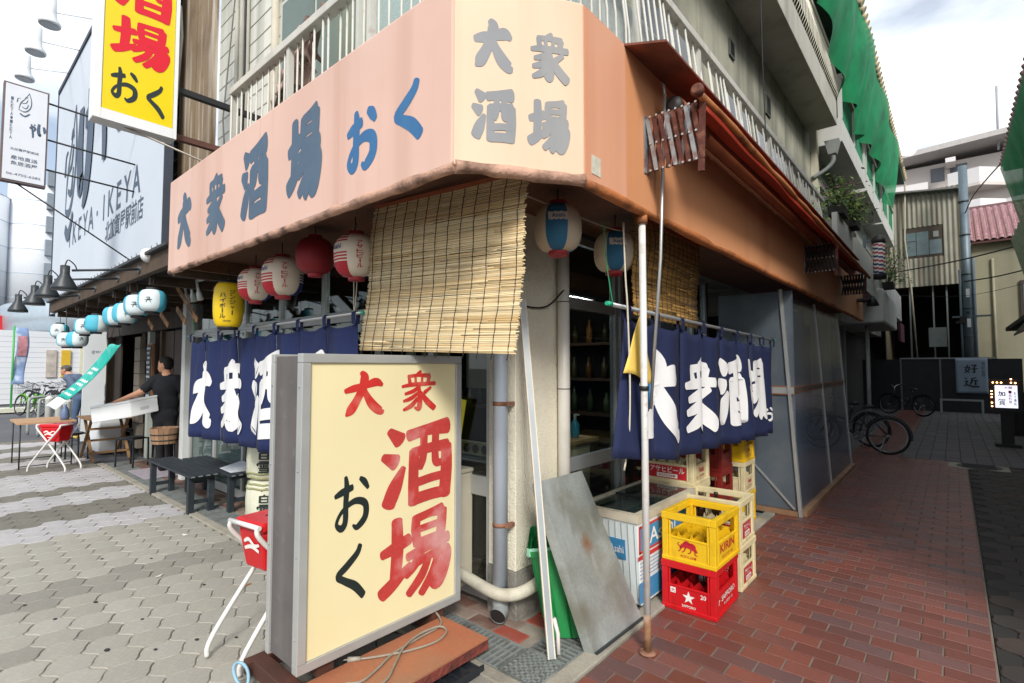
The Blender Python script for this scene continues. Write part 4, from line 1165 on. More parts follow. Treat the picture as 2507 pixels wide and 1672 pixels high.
for x0, x1, y0, y1 in ((fx0 - .01, fx0 + .035, fy0 - .012, fy1), (fx1 - .035, fx1 + .01, fy0 - .012, fy1), (fx0 + .035, fx1 - .035, fy0 - .012, fy0 + .03), (fx0 + .035, fx1 - .035, fy1 - .03, fy1)): g.box(x0, x1, y0, y1, .586, .64)
g.build('lid_frame', FBE, t)
G().box(fx0 + .036, fx1 - .036, fy0 + .031, fy1 - .031, .56, .587).build('inner_well', M('well_dark', '#77827f', .5, var=.5, scale=14), t)
for y0, y1, z in ((fy0 + .031, 3.56, .626), (3.50, fy1 - .031, .634)): G().box(fx0 + .036, fx1 - .036, y0, y1, z, z + .005).build('glass_lid', GLASS, t)
G().box(fx0 + .036, fx1 - .036, 3.50, 3.512, .631, .641).build('lid_edge', CABLE, t)

# ---- beer crates
def crate_mesh(L=.455, W=.355, H=.312):
    """long side along x; open windows in all four sides, cross dividers inside"""
    g = G(); lx, ly, tk = L / 2, W / 2, .012
    for sx in (-1, 1):
        for sy in (-1, 1):
            px, py = sx * (lx - .02), sy * (ly - .02)
            g.box(px - .02, px + .02, py - .02, py + .02, .02, H - .03)
    for s_ in (-1, 1):
        g.box(-lx + .02, lx - .02, s_ * (ly - .006), s_ * (ly - .006 - tk), .02, .155)       # lower wall
        g.box(s_ * (lx - .006), s_ * (lx - .006 - tk), -ly + .02, ly - .02, .02, .155)
        g.box(-lx - .004, lx + .004, s_ * (ly + .004), s_ * (ly - .030), H - .045, H)         # top rim
        g.box(s_ * (lx + .004), s_ * (lx - .030), -ly + .030, ly - .030, H - .045, H)
        g.box(-lx - .003, lx + .003, s_ * (ly + .003), s_ * (ly - .02), 0, .026)               # foot rim
        g.box(s_ * (lx + .003), s_ * (lx - .02), -ly + .02, ly - .02, 0, .026)
        for xx in (-lx + .055, lx - .055): g.box(xx - .006, xx + .006, s_ * (ly - .001), s_ * (ly - .018), .03, H - .05)
        for yy in (-ly + .05, ly - .05): g.box(s_ * (lx - .001), s_ * (lx - .018), yy - .006, yy + .006, .03, H - .05)
        g.box(-lx + .02, lx - .02, s_ * (ly - .002), s_ * (ly - .02), .148, .160)
        g.box(s_ * (lx - .002), s_ * (lx - .02), -ly + .02, ly - .02, .148, .160)
    g.box(-lx + .02, lx - .02, -ly + .02, ly - .02, .012, .02)
    def zig(x0, y0, x1, y1, n):
        for k in range(n):
            a, b, c = k / n, (k + .5) / n, (k + 1) / n
            P = lambda t_, z: (x0 + (x1 - x0) * t_, y0 + (y1 - y0) * t_, z)
            g.poly([P(a, .03), P(b, .03), P(b, .185), P(a, .14)]); g.poly([P(b, .03), P(c, .03), P(c, .14), P(b, .185)])
    for k in range(1, 5):
        x = -lx + L * k / 5; zig(x, -ly + .018, x, ly - .018, 4)
    for k in range(1, 4):
        y = -ly + W * k / 4; zig(-lx + .018, y, lx - .018, y, 5)
    return g
CR = crate_mesh(); CMESH = {}
def crate(label, x, y, z, rot, hexc, mname, front=None, side=None, group='beer crates stacked by the alley noren', wear='#7a5a3a'):
    """front = decoration on the -y face of the unrotated crate (long side), side = on the +x face (short side)"""
    t = thing('beer_crate', label, 'crate', (0, 0, 0), group)
    m = M(mname, hexc, .42, var=.05, scale=6, dirt=(wear, .4, 7, .55), fine=.04)
    if mname not in CMESH:
        o = CR.build('crate_body', m, t); CMESH[mname] = o.data
        md = o.modifiers.new('edge', 'BEVEL'); md.width = .003; md.segments = 1
    else:
        o = bpy.data.objects.new('crate_body', CMESH[mname]); COL.objects.link(o); o.parent = t
        md = o.modifiers.new('edge', 'BEVEL'); md.width = .003; md.segments = 1
    ff_ = plane((0, -.3555 / 2 + .0055, 0), (1, 0, 0), (0, 0, 1)); fs_ = plane((.4555 / 2 - .0055, 0, 0), (0, 1, 0), (0, 0, 1))
    for deco, fn_ in ((front, ff_), (side, fs_)):
        for mesh, mm, lift in deco or ():
            g = G(); g.add2d(mesh, fn_, .002 + lift); g.build('print', mm, t)
    t.location = (x, y, z); t.rotation_euler = (0, 0, rot)
    return t
def rect(x0, x1, y0, y1): return ([(x0, y0, 0), (x1, y0, 0), (x1, y1, 0), (x0, y1, 0)], [(0, 1, 2, 3)])
def star(cx, cy, r): return ([(cx + (r if k % 2 == 0 else r * .40) * math.sin(k * math.pi / 5), cy + (r if k % 2 == 0 else r * .40) * math.cos(k * math.pi / 5), 0) for k in range(10)], [tuple(range(9, -1, -1))])
PW, PR, PK = M('print_white', '#e4e2dc', .5, var=.03), M('print_red', '#b81f2c', .5, var=.05), M('print_crimson', '#b23a3f', .5)
def beast(cx, cy, s_):
    """galloping beast emblem as a handful of brush strokes"""
    vs, fs2 = [], []
    for st in ([(-.9,-.1,.10),(-.5,.25,.22),(.1,.25,.26),(.6,.05,.20),(.95,-.25,.08)], [(-.5,.4,.10),(-.2,.6,.16),(.2,.45,.10)], [(.1,.5,.08),(.5,.45,.14),(.8,.2,.07)], [(-.7,.05,.07),(-.95,-.4,.05),(-1.1,-.45,.04)],
               [(-.3,.05,.09),(-.45,-.35,.06),(-.7,-.5,.05)], [(.3,-.05,.08),(.2,-.4,.06),(-.05,-.5,.04)], [(.7,-.1,.07),(.75,-.5,.05),(1.0,-.55,.04)], [(-.9,.1,.05),(-1.15,.3,.04),(-.95,.45,.03)]):
        pts = catmull(st, 4); k = len(vs)
        for i, (x, y, q) in enumerate(pts):
            a, b = pts[max(0, i-1)], pts[min(len(pts)-1, i+1)]; dx, dy = b[0]-a[0], b[1]-a[1]; L = math.hypot(dx, dy) or 1
            vs += [(cx + (x - dy/L*q) * s_, cy + (y + dx/L*q) * s_, 0), (cx + (x + dy/L*q) * s_, cy + (y - dx/L*q) * s_, 0)]
        for i in range(len(pts) - 1): fs2.append((k + 2*i, k + 2*i + 1, k + 2*i + 3, k + 2*i + 2))
    return vs, fs2
asahi_side = [(rect(-.10, .10, .035, .142), PR, 0), (text2d('アサヒビール', 0, .11, .17, .045), PW, .001), (rect(-.06, .06, .043, .078), PW, .001), (text2d('大びん20本', 0, .06, .10, .022), PR, .002)]
asahi_long = [(rect(-.165, .165, .035, .142), PR, 0), (text2d('アサヒビール', 0, .108, .30, .05), PW, .001), (rect(-.09, .09, .043, .076), PW, .001), (text2d('大びん20本', 0, .06, .15, .022), PR, .002)]
asahi_small = [(text2d('Asahi', 0, .115, .11, .045), PR, 0), (text2d('大びん20本', .01, .065, .10, .02), PR, 0), (text2d('大', -.09, .055, .028), PR, 0)]
GC = 'beer crates stacked by the alley noren'
# red and yellow stack (long side along Y: rotate by 90 degrees so that the short side faces the street)
def stack_side(front, side): return dict(front=side, side=front)
R90 = rad(90)
# rotated by +90: local +x -> world +y, local -y -> world +x. The street face (-Y world) is local -x, so use rotation -90: local +x -> world -y, local +y -> world +x
def crate_alley(label, x, y, z, hexc, mname, street=None, alley_=None, tw=0.0, **k):
    t = thing('beer_crate', label, 'crate', (0, 0, 0), GC)
    m = M(mname, hexc, .42, var=.05, scale=6, dirt=(k.get('wear', '#7a5a3a'), .45, 7, .55), fine=.04)
    if mname not in CMESH:
        o = CR.build('crate_body', m, t); CMESH[mname] = o.data
    else:
        o = bpy.data.objects.new('crate_body', CMESH[mname]); COL.objects.link(o); o.parent = t
    md = o.modifiers.new('edge', 'BEVEL'); md.width = .003; md.segments = 1
    o.rotation_euler = (0, 0, R90)
    f_st = plane((0, -.455 / 2 + .0055, 0), (1, 0, 0), (0, 0, 1)); f_al = plane((.355 / 2 - .0055, 0, 0), (0, 1, 0), (0, 0, 1))
    for deco, fn_ in ((street, f_st), (alley_, f_al)):
        for mesh, mm, lift in deco or ():
            g = G(); g.add2d(mesh, fn_, .002 + lift); g.build('print', mm, t)
    t.location = (x, y, z); t.rotation_euler = (0, 0, tw)
crate_alley('red crate with a white star, bottom of the nearest stack', -1.345, 3.53, 0, '#c5141c', 'crate_red', [(star(.0, .098, .042), PW, 0), (text2d('SAPPORO', .0, .042, .09, .017), PW, 0), (text2d('20', .095, .125, .036), PW, 0), (rect(-.12, -.085, .108, .143), PW, 0), (text2d('大', -.1025, .1255, .026), MATS.get('crate_red') or PR, .001)],
            [(star(-.17, .10, .03), PW, 0), (text2d('SAPPORO', .02, .105, .27, .036), PW, 0), (text2d('サッポロビール', .02, .06, .18, .022), PW, 0)], tw=.02, wear='#6a1a14')
crate_alley('yellow crate with a red beast emblem standing on the red crate', -1.335, 3.53, .313, '#e3b81a', 'crate_yellow', [(beast(.0, .10, .062), PR, 0), (text2d('大びん20本', .0, .045, .11, .02), PR, 0)],
            [(text2d('KIRIN', .0, .112, .26, .055), PR, 0), (text2d('キリンビール', .0, .055, .2, .026), PR, 0)], tw=-.01, wear='#8d6a10')
crate('lower cream crate behind the red and yellow stack', -1.405, 4.03, 0, .0, '#d6c9a0', 'crate_cream', asahi_long, asahi_side)
crate('upper cream crate holding brown bottles behind the yellow crate', -1.41, 4.03, .313, .02, '#d6c9a0', 'crate_cream', asahi_long, asahi_side)
for k, lab in enumerate(('bottom cream crate of the stack behind the freezer', 'middle cream crate of the stack behind the freezer', 'top cream crate of the stack behind the freezer with red printed panel')):
    crate(lab, -1.84, 4.30, k * .313, 0, '#d6c9a0', 'crate_cream', asahi_long, asahi_small)
for k, lab in enumerate(('bottom maroon crate of the dark stack under the alley noren', 'middle maroon crate of the dark stack under the alley noren', 'top maroon crate of the dark stack under the alley noren')):
    crate(lab, -1.86, 4.98, k * .313, .03 * k, '#7e231c', 'crate_maroon', wear='#3a120e')
far3 = [(beast(0, .105, .03), PR, 0), (text2d('大びん20本', 0, .06, .09, .018), PR, 0)]
for k, (lab, hx, mn, dec) in enumerate((('bottom yellow crate of the mixed stack beside the plastic screen', '#e3b81a', 'crate_yellow', far3), ('middle cream crate of the mixed stack beside the plastic screen', '#d6c9a0', 'crate_cream', asahi_small), ('top yellow crate of the mixed stack beside the plastic screen', '#e3b81a', 'crate_yellow', far3))):
    crate(lab, -1.84, 5.62, k * .313, 0, hx, mn, None, dec)
WOODL = M('plain_board', '#b08a58', .8, var=.15, scale=6)
tag(G().box(-2.06, -1.55, 5.42, 5.86, .942, .962).build('wooden_board', WOODL), 'wooden board on top of the mixed crate stack beside the plastic screen', 'board')
tag(G().box(-2.08, -1.56, 4.12, 4.46, .942, .957).build('wooden_board', WOODL), 'wooden board on top of the cream crate stack behind the freezer', 'board')
BROWN = M('bottle_brown', '#2a140a', .12, var=.1, spec=.7)
def bottle(label, x, y, z, tilt=(0, 0)):
    g = G().lathe([(.034, 0), (.037, .01), (.037, .17), (.033, .195), (.018, .225), (.0145, .27), (.0155, .275), (.0155, .288)], (0, 0, 0), 16)
    o = g.build('beer_bottle', BROWN); tag(o, label, 'bottle', 'brown beer bottles in the crates')
    o.location = (x, y, z); o.rotation_euler = (tilt[0], tilt[1], 0)
bottle('left brown bottle standing in the upper cream crate', -1.50, 3.96, .34)
bottle('right brown bottle standing in the upper cream crate', -1.41, 4.04, .34)
bottle('far brown bottle at the left edge of the upper cream crate', -1.59, 4.05, .34)
bottle('dark bottle inside the red crate with the star', -1.30, 3.45, .022, (.1, .02))
# ================================================================== ALLEY SIDE
# ---- retracted awning with scissor arms
t = thing('retractable_awning', 'rolled-in orange awning with rusty scissor arms on the alley fascia', 'awning', (-1.2, 5, 3))
AWN = M('awning_orange', '#96290f', .7, var=.12, scale=3, dirt=('#5a1a10', .5, 2, .5))
G().tube([(-1.14, 2.74, 3.06), (-1.14, 9.4, 3.06)], .055, 14).build('roller', M('roller_brown', '#8a4a2c', .6, var=.2, scale=5), t)
G().lathe([(.05, -.03), (.055, 0), (.05, .02), (.02, .03)], (-1.14, 2.72, 3.06), 8, axis=(0, -1, 0)).build('gear_box', M('gear_black', '#26221f', .6, var=.3, scale=20), t)
pts, rs = lumpy((-.925, 2.52, 2.975), (-.925, 9.5, 2.955), .021, 26, 9)
G().tube(pts, rs, 10).build('front_bar', M('bar_orange', '#b5713f', .6, var=.15, scale=5, dirt=('#4a2c1c', .8, 5, .5)), t)
g = G(); g.grid(lambda u, v: Vector((-1.11 + .19 * v, 2.75 + u * 6.6, 3.09 - .10 * v - .035 * math.sin(math.pi * v) * (1 + .3 * math.sin(u * 17)))), 40, 8); g.build('fabric', AWN, t, solid=.003)
g = G(); g.grid(lambda u, v: Vector((-.926 + .004 * math.sin(u * 40), 2.6 + u * 6.8, 2.95 - (.03 + .006 * math.sin(u * 23)) * v)), 60, 3); g.build('valance', AWN, t, solid=.003)
RUSTA = M('rust_arm', '#5b332a', .8, .2, var=.3, scale=25, dirt=('#9a6a52', .7, 18, .52))
STEELA = M('steel_arm', '#9aa0a2', .5, .5, var=.15, scale=18, dirt=('#7c4a36', .9, 14, .48))
def scissor(y, m1, m2):
    G().box(-1.2495, -1.244, y - .025, y + .03, 2.66, 2.98).build('arm_plate', STEELA, t)
    n = 8; z0, z1 = 2.665, 2.965
    for k in range(n):
        x = -1.235 + k * .036
        for s_ in (0, 1):
            a, b = Vector((x, y + .012 * s_ - .006, z0 if s_ else z1)), Vector((x + .05, y + .012 * s_ - .006, z1 if s_ else z0))
            g = G().bar(a, b, .022, .008, (0, 1, 0)); g.build('arm_bar', m1 if (k + s_) % 3 else m2, t)
        for zz in (z0, (z0 + z1) / 2, z1): G().lathe([(.007, 0), (.006, .004)], (x + .02, y - .014, zz), 8, axis=(0, -1, 0)).build('rivet', ALU, t)
    G().bar((-.945, y, 2.60), (-.93, y, 2.99), .03, .014, (0, 1, 0)).build('end_bar', RUSTA, t)
scissor(2.585, RUSTA, STEELA); DKA = M('arm_dark', '#241a17', .7, .2, var=.3, scale=20); scissor(6.6, DKA, DKA); scissor(9.1, DKA, DKA)
g = G().lathe([(.018, -.02), (.03, -.015), (.034, .01), (.022, .03)], (-.925, 2.50, 2.98), 12, axis=(0, -1, 0)); g.build('bar_end', RUSTA, t)

# ---- corrugated plastic screen
t = thing('plastic_screen', 'tall lean-to screen of corrugated clear plastic in aluminium posts beside the crates', 'screen', (-1.3, 7.9, 0))
PLAS = M('clear_plastic', '#56677e', .22, var=.16, scale=1.6, alpha=.74, spec=.5, dirt=('#8492a4', .5, 1.3, .54))
PLAS2 = M('mesh_plastic', '#77848f', .35, var=.12, scale=3, alpha=.6, dirt=('#aab0b4', .5, 2, .5))
ORW = M('orange_batten', '#a86a42', .7, var=.2, scale=8)
def leanx(z): return -1.262 - .058 * z
def panel(y0, y1, z0, z1):
    g = G(); nz = int((z1 - z0) / .016)
    g.grid(lambda u, v: Vector((leanx(z0 + (z1 - z0) * v) + .004 * (1 if int(v * nz + .5) % 2 else -1), y0 + (y1 - y0) * u, z0 + (z1 - z0) * v)), 1, nz, smooth=True)
    g.build('corrugated_panel', PLAS, t)
for y0, y1 in ((6.19, 7.93), (7.97, 9.72)):
    panel(y0, y1, .06, 1.30); panel(y0, y1, 1.36, 2.40)
for y, w in ((6.165, .05), (7.95, .035), (9.74, .035)):
    G().hexa([(leanx(0) - .02, y - w/2, 0), (leanx(0) + .012, y - w/2, 0), (leanx(0) + .012, y + w/2, 0), (leanx(0) - .02, y + w/2, 0), (leanx(2.44) - .02, y - w/2, 2.44), (leanx(2.44) + .012, y - w/2, 2.44), (leanx(2.44) + .012, y + w/2, 2.44), (leanx(2.44) - .02, y + w/2, 2.44)]).build('post', ALU, t)
G().box(leanx(1.33) - .02, leanx(1.33) + .006, 6.19, 9.72, 1.305, 1.355).build('mid_rail', M('rail_weathered', '#6b655c', .6, .2, var=.2), t)
for z in (1.358, 1.298): G().box(leanx(1.33) - .005, leanx(1.33) + .008, 6.19, 9.72, z, z + .007).build('batten', ORW, t)
G().box(-1.30, -1.215, 6.19, 9.75, 0, .05).build('sill', M('sill_wood', '#9c7a5c', .8, var=.2, scale=5, dirt=('#5c4a3a', .5, 4)), t)
for (z0, z1) in ((.06, 1.30), (1.37, 2.42)):
    g = G(); n = 40
    g.grid(lambda u, v: Vector((-2.08 + .79 * u, 6.165 + .004 * (1 if int(u * n + .5) % 2 else -1), z0 + (z1 - z0) * v)), n, 1); g.build('mesh_panel', PLAS2, t)
G().box(-2.08, -1.30, 6.15, 6.18, 1.30, 1.37).build('mid_rail', ALU, t)
for z in (1.372, 1.288): G().box(-2.08, -1.30, 6.145, 6.17, z, z + .01).build('batten', ORW, t)
G().box(-2.08, -1.29, 6.14, 6.20, 0, .05).build('sill', MATS['sill_wood'], t)
G().bar((-1.95, 6.17, .75), (-1.32, 6.15, .07), .02, .012, (0, 1, 0)).build('brace', ALU, t)
for k in range(12):
    for y in (6.165, 7.95, 9.74):
        z = .15 + k * .19
        G().lathe([(.008, 0), (.006, .004)], (leanx(z) + .012, y, z), 8, axis=(1, 0, 0)).build('screw', ALU, t)

# ---- third-floor railing of the tavern with its netting
RAILP = M('rail_cream', '#cfccbd', .6, var=.06, dirt=('#8c8a7c', .4, 4, .55))
t = thing('upper_railing', 'cream railing with curled bars on the top slab over the alley', 'railing', (-1.6, 8, 6.92))
G().box(-1.66, -1.60, 5.2, 11.9, 7.72, 7.80).build('top_rail', RAILP, t)
for k in range(64):
    y = 5.25 + k * .104
    G().tube([(-1.63, y, 6.93), (-1.57, y, 7.05), (-1.56, y, 7.3), (-1.63, y, 7.72)], .009, 5).build('bar', RAILP, t)

# ---- white apartment house next along the alley
apt = thing('alley_apartments', 'white and grey apartment house with stepped balconies further along the alley', 'building', (-2, 18, 0))
WALLD = M('grey_wall', '#a8a99f', .9, var=.14, scale=.8, dirt=('#75766c', .5, .6, .48), streak=('#55574f', .6, 2, .5))
G().box(-7, -2.12, 12.02, 25.2, 2.75, 9.4).build('wall', WALLD, apt)
G().box(-7, -2.6, 16.4, 25.2, 0, 2.74).build('ground_floor_wall', M('dark_wall', '#3a3836', .9, var=.2), apt)
G().box(-7, -2.3, 11.9, 12.0, 0, 2.74).build('party_wall', DARKIN, apt)
G().box(-2.115, -2.0, 12.03, 12.25, 3.2, 9.3).build('corner_strip', M('strip_cream', '#bdb9a6', .8, streak=('#8b8878', .5, 4)), apt)
WPAINT = M('white_balcony', '#c4c5c0', .8, var=.06, scale=1.2, streak=('#8d8f8a', .4, 3, .52), bump=.2, bscale=40)
for y0, y1, z0, z1 in ((12.3, 16.0, 6.25, 6.75), (16.3, 20.2, 6.25, 6.75), (20.4, 24.8, 6.25, 6.75)):
    G().box(-2.12, -1.58, y0, y1, z0, z1).build('balcony_slab', WPAINT, apt)
    G().box(-1.64, -1.56, y0 + .05, y1, z1 + .85, z1 + .95).build('balcony_rail', RAILP, apt)
    G().box(-1.63, -1.615, y0 + .1, y1, z1 + .03, z1 + .82).build('balcony_net', M('net_green_flat', '#1c8a5c', .7, alpha=.75, var=.2, scale=8), apt)
    for y in (y0 + .03, (y0 + y1) / 2, y1 - .06): G().box(-1.65, -1.57, y, y + .06, z1, z1 + .95).build('balcony_post', WPAINT, apt)
    G().box(-2.15, -2.09, y0 + .7, y0 + 2.2, 4.4, 5.6).build('window', MATS['dark_glass'], apt)
for y0, y1 in ((10.2, 12.0), (12.5, 15.6), (16.0, 20.0), (20.3, 24.6)):
    G().box(-2.12, -1.42, y0, y1, 3.30, 3.45).build('balcony_floor', WPAINT, apt)
    G().box(-1.50, -1.42, y0, y1, 3.46, 4.25).build('parapet', WPAINT, apt)
G().box(-2.6, -1.30, 16.2, 20.4, 2.72, 3.62).build('porch_hood', M('hood_white', '#c9cbc8', .75, var=.06, streak=('#90928e', .4, 3)), apt, bevel=.06)
G().box(-2.5, -2.15, 13.6, 13.95, 0, 2.74).build('pier', M('pale_pier', '#a9b0ae', .8, var=.08), apt)
G().box(-2.6, -2.35, 17.5, 17.75, 0, 2.72).build('pier', MATS['pale_pier'], apt)
# eave with tile ends, gutter board and soffit
G().hexa([(-1.22, 9.0, 8.80), (-1.22, 25.3, 8.80), (-2.3, 25.3, 8.95), (-2.3, 9.0, 8.95), (-1.22, 9.0, 8.88), (-1.22, 25.3, 8.88), (-3.6, 25.3, 10.2), (-3.6, 9.0, 10.2)][::1]).build('eave', M('eave_board', '#3f5a4c', .8, var=.15), apt)
TILEY = M('eave_tile', '#b7a888', .8, var=.2, rand=.15)
me = None
for k in range(58):
    if me is None:
        o = G().lathe([(.075, 0), (.08, .02), (.07, .22), (.04, .23)], (0, 0, 0), 9, axis=(-.87, 0, .5)).build('eave_tile', TILEY, apt); me = o.data; base = Vector(o.location)
    else:
        o = bpy.data.objects.new('eave_tile', me); COL.objects.link(o); o.parent = apt
    o.location = base + Vector((-1.14, 9.1 + k * .28, 8.92))
# parked under the first floor: thin downpipe
tag(G().tube([(-1.75, 17.0, 0), (-1.75, 17.0, 2.70)], .05, 10).build('white_post', M('post_white', '#b9bdbc', .6)), 'thin white post under the porch hood in the alley', 'post')
o = thing('hopper_pipe', 'grey rain hopper with bent pipe under the white slab over the alley', 'pipe', (-1.85, 12.1, 5.9))
G().hexa([(-1.80, 12.05, 5.95), (-1.66, 12.05, 5.95), (-1.66, 12.2, 5.95), (-1.80, 12.2, 5.95), (-1.86, 12.0, 6.22), (-1.60, 12.0, 6.22), (-1.60, 12.25, 6.22), (-1.86, 12.25, 6.22)]).build('hopper', M('hopper_grey', '#8f9490', .6), o)
G().tube(catmull([(-1.73, 12.12, 5.97), (-1.73, 12.12, 5.80), (-1.85, 12.08, 5.65), (-2.08, 12.0, 5.5)], 5), .045, 10).build('pipe', M('pipe_grey', '#6f7674', .6), o)

# ---- green net hung from the eave
NET = M('green_net', '#0e8a55', .75, var=.25, scale=2.2, alpha=.86, dirt=('#0a5c3c', .6, 3, .5))
g = G()
def netf(u, v):
    y = 9.4 + u * 11.6
    low = 7.55 - .35 * math.sin(u * 7) - (.5 if u > .35 else .0)
    x = -1.16 - .34 * v ** 1.3 + .10 * v * math.sin(u * 46) + .05 * math.sin(u * 21)
    return Vector((x, y + .25 * v * math.sin(u * 9), 8.88 + (low - 8.88) * v - .12 * math.sin(math.pi * v)))
g.grid(netf, 150, 16)
tag(g.build('green_net', NET), 'green safety net draped from the tiled eave over the alley balconies', 'net')

# ---- potted plants on the balcony, barber pole, lamp
LEAF = [M('leaf_green', '#4c6a2a', .7, rand=.3, var=.1), M('leaf_light', '#7d9440', .7, rand=.3, var=.1), M('leaf_dark', '#2f4a22', .7, rand=.3, var=.1)]
def plant(label, c, r, h, n, seed, flower=None):
    rr = random.Random(seed); c = Vector(c)
    t = thing('potted_plant', label, 'plant', tuple(c))
    G().box(c.x - .12, c.x + .12, c.y - .5 * r, c.y + .5 * r, c.z, c.z + .16).build('pot', M('pot_dark', '#26241f', .8), t)
    g = G()
    for k in range(14):
        a = rr.uniform(0, 6.3); q = c + Vector((math.cos(a) * r * .5, math.sin(a) * r * .8, .1 + h * rr.uniform(.5, 1)))
        g.tube([c + Vector((rr.uniform(-.05, .05), rr.uniform(-r, r) * .4, .14)), c.lerp(q, .6) + Vector((0, 0, .1)), q], .006, 4)
    g.build('stem', M('stem_brown', '#57482f', .8), t)
    g = G()
    for k in range(n):
        p = c + Vector((rr.gauss(0, r * .35), rr.gauss(0, r * .55), .12 + abs(rr.gauss(.35, .3)) * h))
        s_ = rr.uniform(.025, .055)
        a = Vector((rr.gauss(0, 1), rr.gauss(0, 1), rr.gauss(0, .6))).normalized(); b = a.orthogonal().normalized()
        g.mat(rr.choice((0, 0, 1, 2))); g.poly([p - a * s_, p + b * s_ * .4, p + a * s_, p - b * s_ * .4])
    o = g.build('leaves', LEAF, t); o['kind'] = 'stuff'
    if flower:
        g = G()
        for k in range(26):
            p = c + Vector((rr.gauss(.05, r * .3), rr.gauss(-.2, r * .4), .2 + rr.uniform(.2, .6) * h))
            g.lathe([(.008, 0), (.018, .01), (.006, .02)], p, 6)
        o = g.build('blossom', M('blossom_pink', '#b0607c', .7), t); o['kind'] = 'stuff'
plant('leafy potted plant with pink blossom on the white parapet over the alley', (-1.46, 10.6, 4.25), .5, .55, 520, 3, True)
plant('light green bushy potted plant on the white parapet behind the pink one', (-1.40, 11.7, 4.25), .5, .45, 480, 4)
plant('dark green shrub hanging beside the barber pole', (-1.25, 17.2, 3.7), .55, 1.0, 650, 5)
t = thing('barber_pole', 'red, white and blue striped barber pole on a bracket', 'barber pole', (-1.3, 15.5, 3.7))
BW, BR_, BBl = M('barber_white', '#d9d9d9', .4), M('barber_red', '#a8243a', .4), M('barber_blue', '#232f5c', .4)
def bf(i, j): return (0, 1, 0, 2)[((i * 2 + j) // 4) % 4]
G().lathe([(.13, .12 + .78 * k / 32) for k in range(33)], (-1.3, 15.5, 3.75), 16, matf=bf).build('striped_drum', [BW, BR_, BBl], t)
G().lathe([(.10, 0), (.145, .02), (.145, .12), (.14, .125)], (-1.3, 15.5, 3.75), 16).build('base', CABLE, t)
G().lathe([(.145, 0), (.145, .10), (.10, .17), (.03, .21)], (-1.3, 15.5, 4.65), 16).build('cap', CABLE, t)
G().box(-1.62, -1.56, 15.46, 15.54, 3.5, 4.9).build('bracket_bar', M('bracket_blue', '#42525c', .6), t)
for z in (3.82, 4.72): G().box(-1.56, -1.3, 15.47, 15.53, z, z + .04).build('bracket_arm', MATS['bracket_blue'], t)
tag(G().box(-1.28, -1.22, 20.6, 22.2, 2.40, 3.0).build('maroon_sign', M('sign_maroon', '#5a1f3c', .6, var=.1)), 'small dark maroon sign under the balconies far up the alley', 'sign')
# dark clutter box lamp on the alley fascia
t = thing('wall_lamp', 'dark bracket lamp hanging off the far end of the alley fascia', 'lamp', (-1.2, 10.9, 2.8))
G().box(-1.245, -1.05, 10.8, 11.1, 2.75, 2.79).build('arm', CABLE, t); G().lathe([(.10, 0), (.05, .12), (.03, .16)], (-1.03, 10.95, 2.66), 14).build('hood', CABLE, t)

# ---- far end of the alley
t = thing('corrugated_shed', 'tall shed clad in rusty grey corrugated metal over a dark open ground floor', 'building', (-.7, 26, 0))
CORR = M('corrugated_metal', '#8f8d80', .6, .3, var=.14, scale=1.2, streak=('#6b5540', .7, 4, .50), dirt=('#6d6c60', .5, .9, .5))
g = G(); n = 96
xs = [-1.95 + 2.4 * i / n for i in range(n + 1)]
k0 = 0
for (za, zb, xa, xb) in ((4.65, 5.75, -1.95, .45), (5.75, 6.95, -1.95, -1.30), (5.75, 6.95, -.10, .45), (6.95, 8.35, -1.95, .45)):
    sel = [x for x in xs if xa - 1e-6 <= x <= xb + 1e-6]
    g.grid(lambda u, v: Vector((xa + (xb - xa) * u, 25.0 + .03 * math.cos((xa + (xb - xa) * u) * 2 * math.pi / .15), za + (zb - za) * v)), max(8, int((xb - xa) / .0375)), 1, smooth=True)
g.build('cladding', CORR, t)
G().hexa([(-2.3, 24.7, 8.42), (.52, 24.7, 8.12), (.52, 30, 8.12), (-2.3, 30, 8.42), (-2.3, 24.7, 8.48), (.52, 24.7, 8.18), (.52, 30, 8.18), (-2.3, 30, 8.48)]).build('roof', M('roof_grey', '#6b6c68', .8), t)
G().box(.455, .47, 24.95, 30, 0, 8.2).box(-1.98, -1.95, 25.05, 30, 0, 8.2).build('side_wall', M('side_cream', '#9a937c', .7, streak=('#6b5540', .5, 4)), t)
w = G().box(-1.30, -.10, 25.02, 25.10, 5.75, 6.95).build('window', M('window_dark_frame', '#3d332a', .7), t)
for x0, x1, z0, z1 in ((-1.28, -.92, 5.85, 6.4), (-.90, -.54, 5.85, 6.75), (-.52, -.16, 5.85, 6.4), (-1.28, -.92, 6.43, 6.75)): G().box(x0, x1, 25.005, 25.03, z0, z1).build('pane', M('pane_bluegrey', '#5e6e72', .2, var=.15), w)
G().box(-.40, -.24, 25.0, 25.04, 6.50, 6.72).build('fan', M('fan_grey', '#8a8f8c', .6), w)
G().box(-4.5, -1.985, 25.4, 25.5, 0, 8.3).build('side_hoarding', M('dark_wall', '#3a3836', .9), t)
G().box(-1.95, .45, 29.0, 29.05, 0, 8).box(-1.95, .45, 25.1, 29, 4.64, 4.68).build('dark_back', DARKIN, t)
for x in (-1.2, -.5, -.1, .30): G().box(x, x + .05, 25.2, 25.25, 0, 4.64).build('post', M('shed_post', '#6d7374', .6), t)
tag(G().tube([(-1.18, 24.85, 8.7), (-1.25, 24.8, 6.5), (-1.1, 24.8, 4.5), (-1.0, 24.8, 1.9)], .03, 8).build('drain_pipe', M('pipe_offwhite', '#a39d8c', .7)), 'long thin off-white pipe running down the front of the corrugated shed', 'pipe')
t = thing('utility_pole', 'grey steel utility pole with cables and clamps at the alley end', 'pole', (.49, 24, 0))
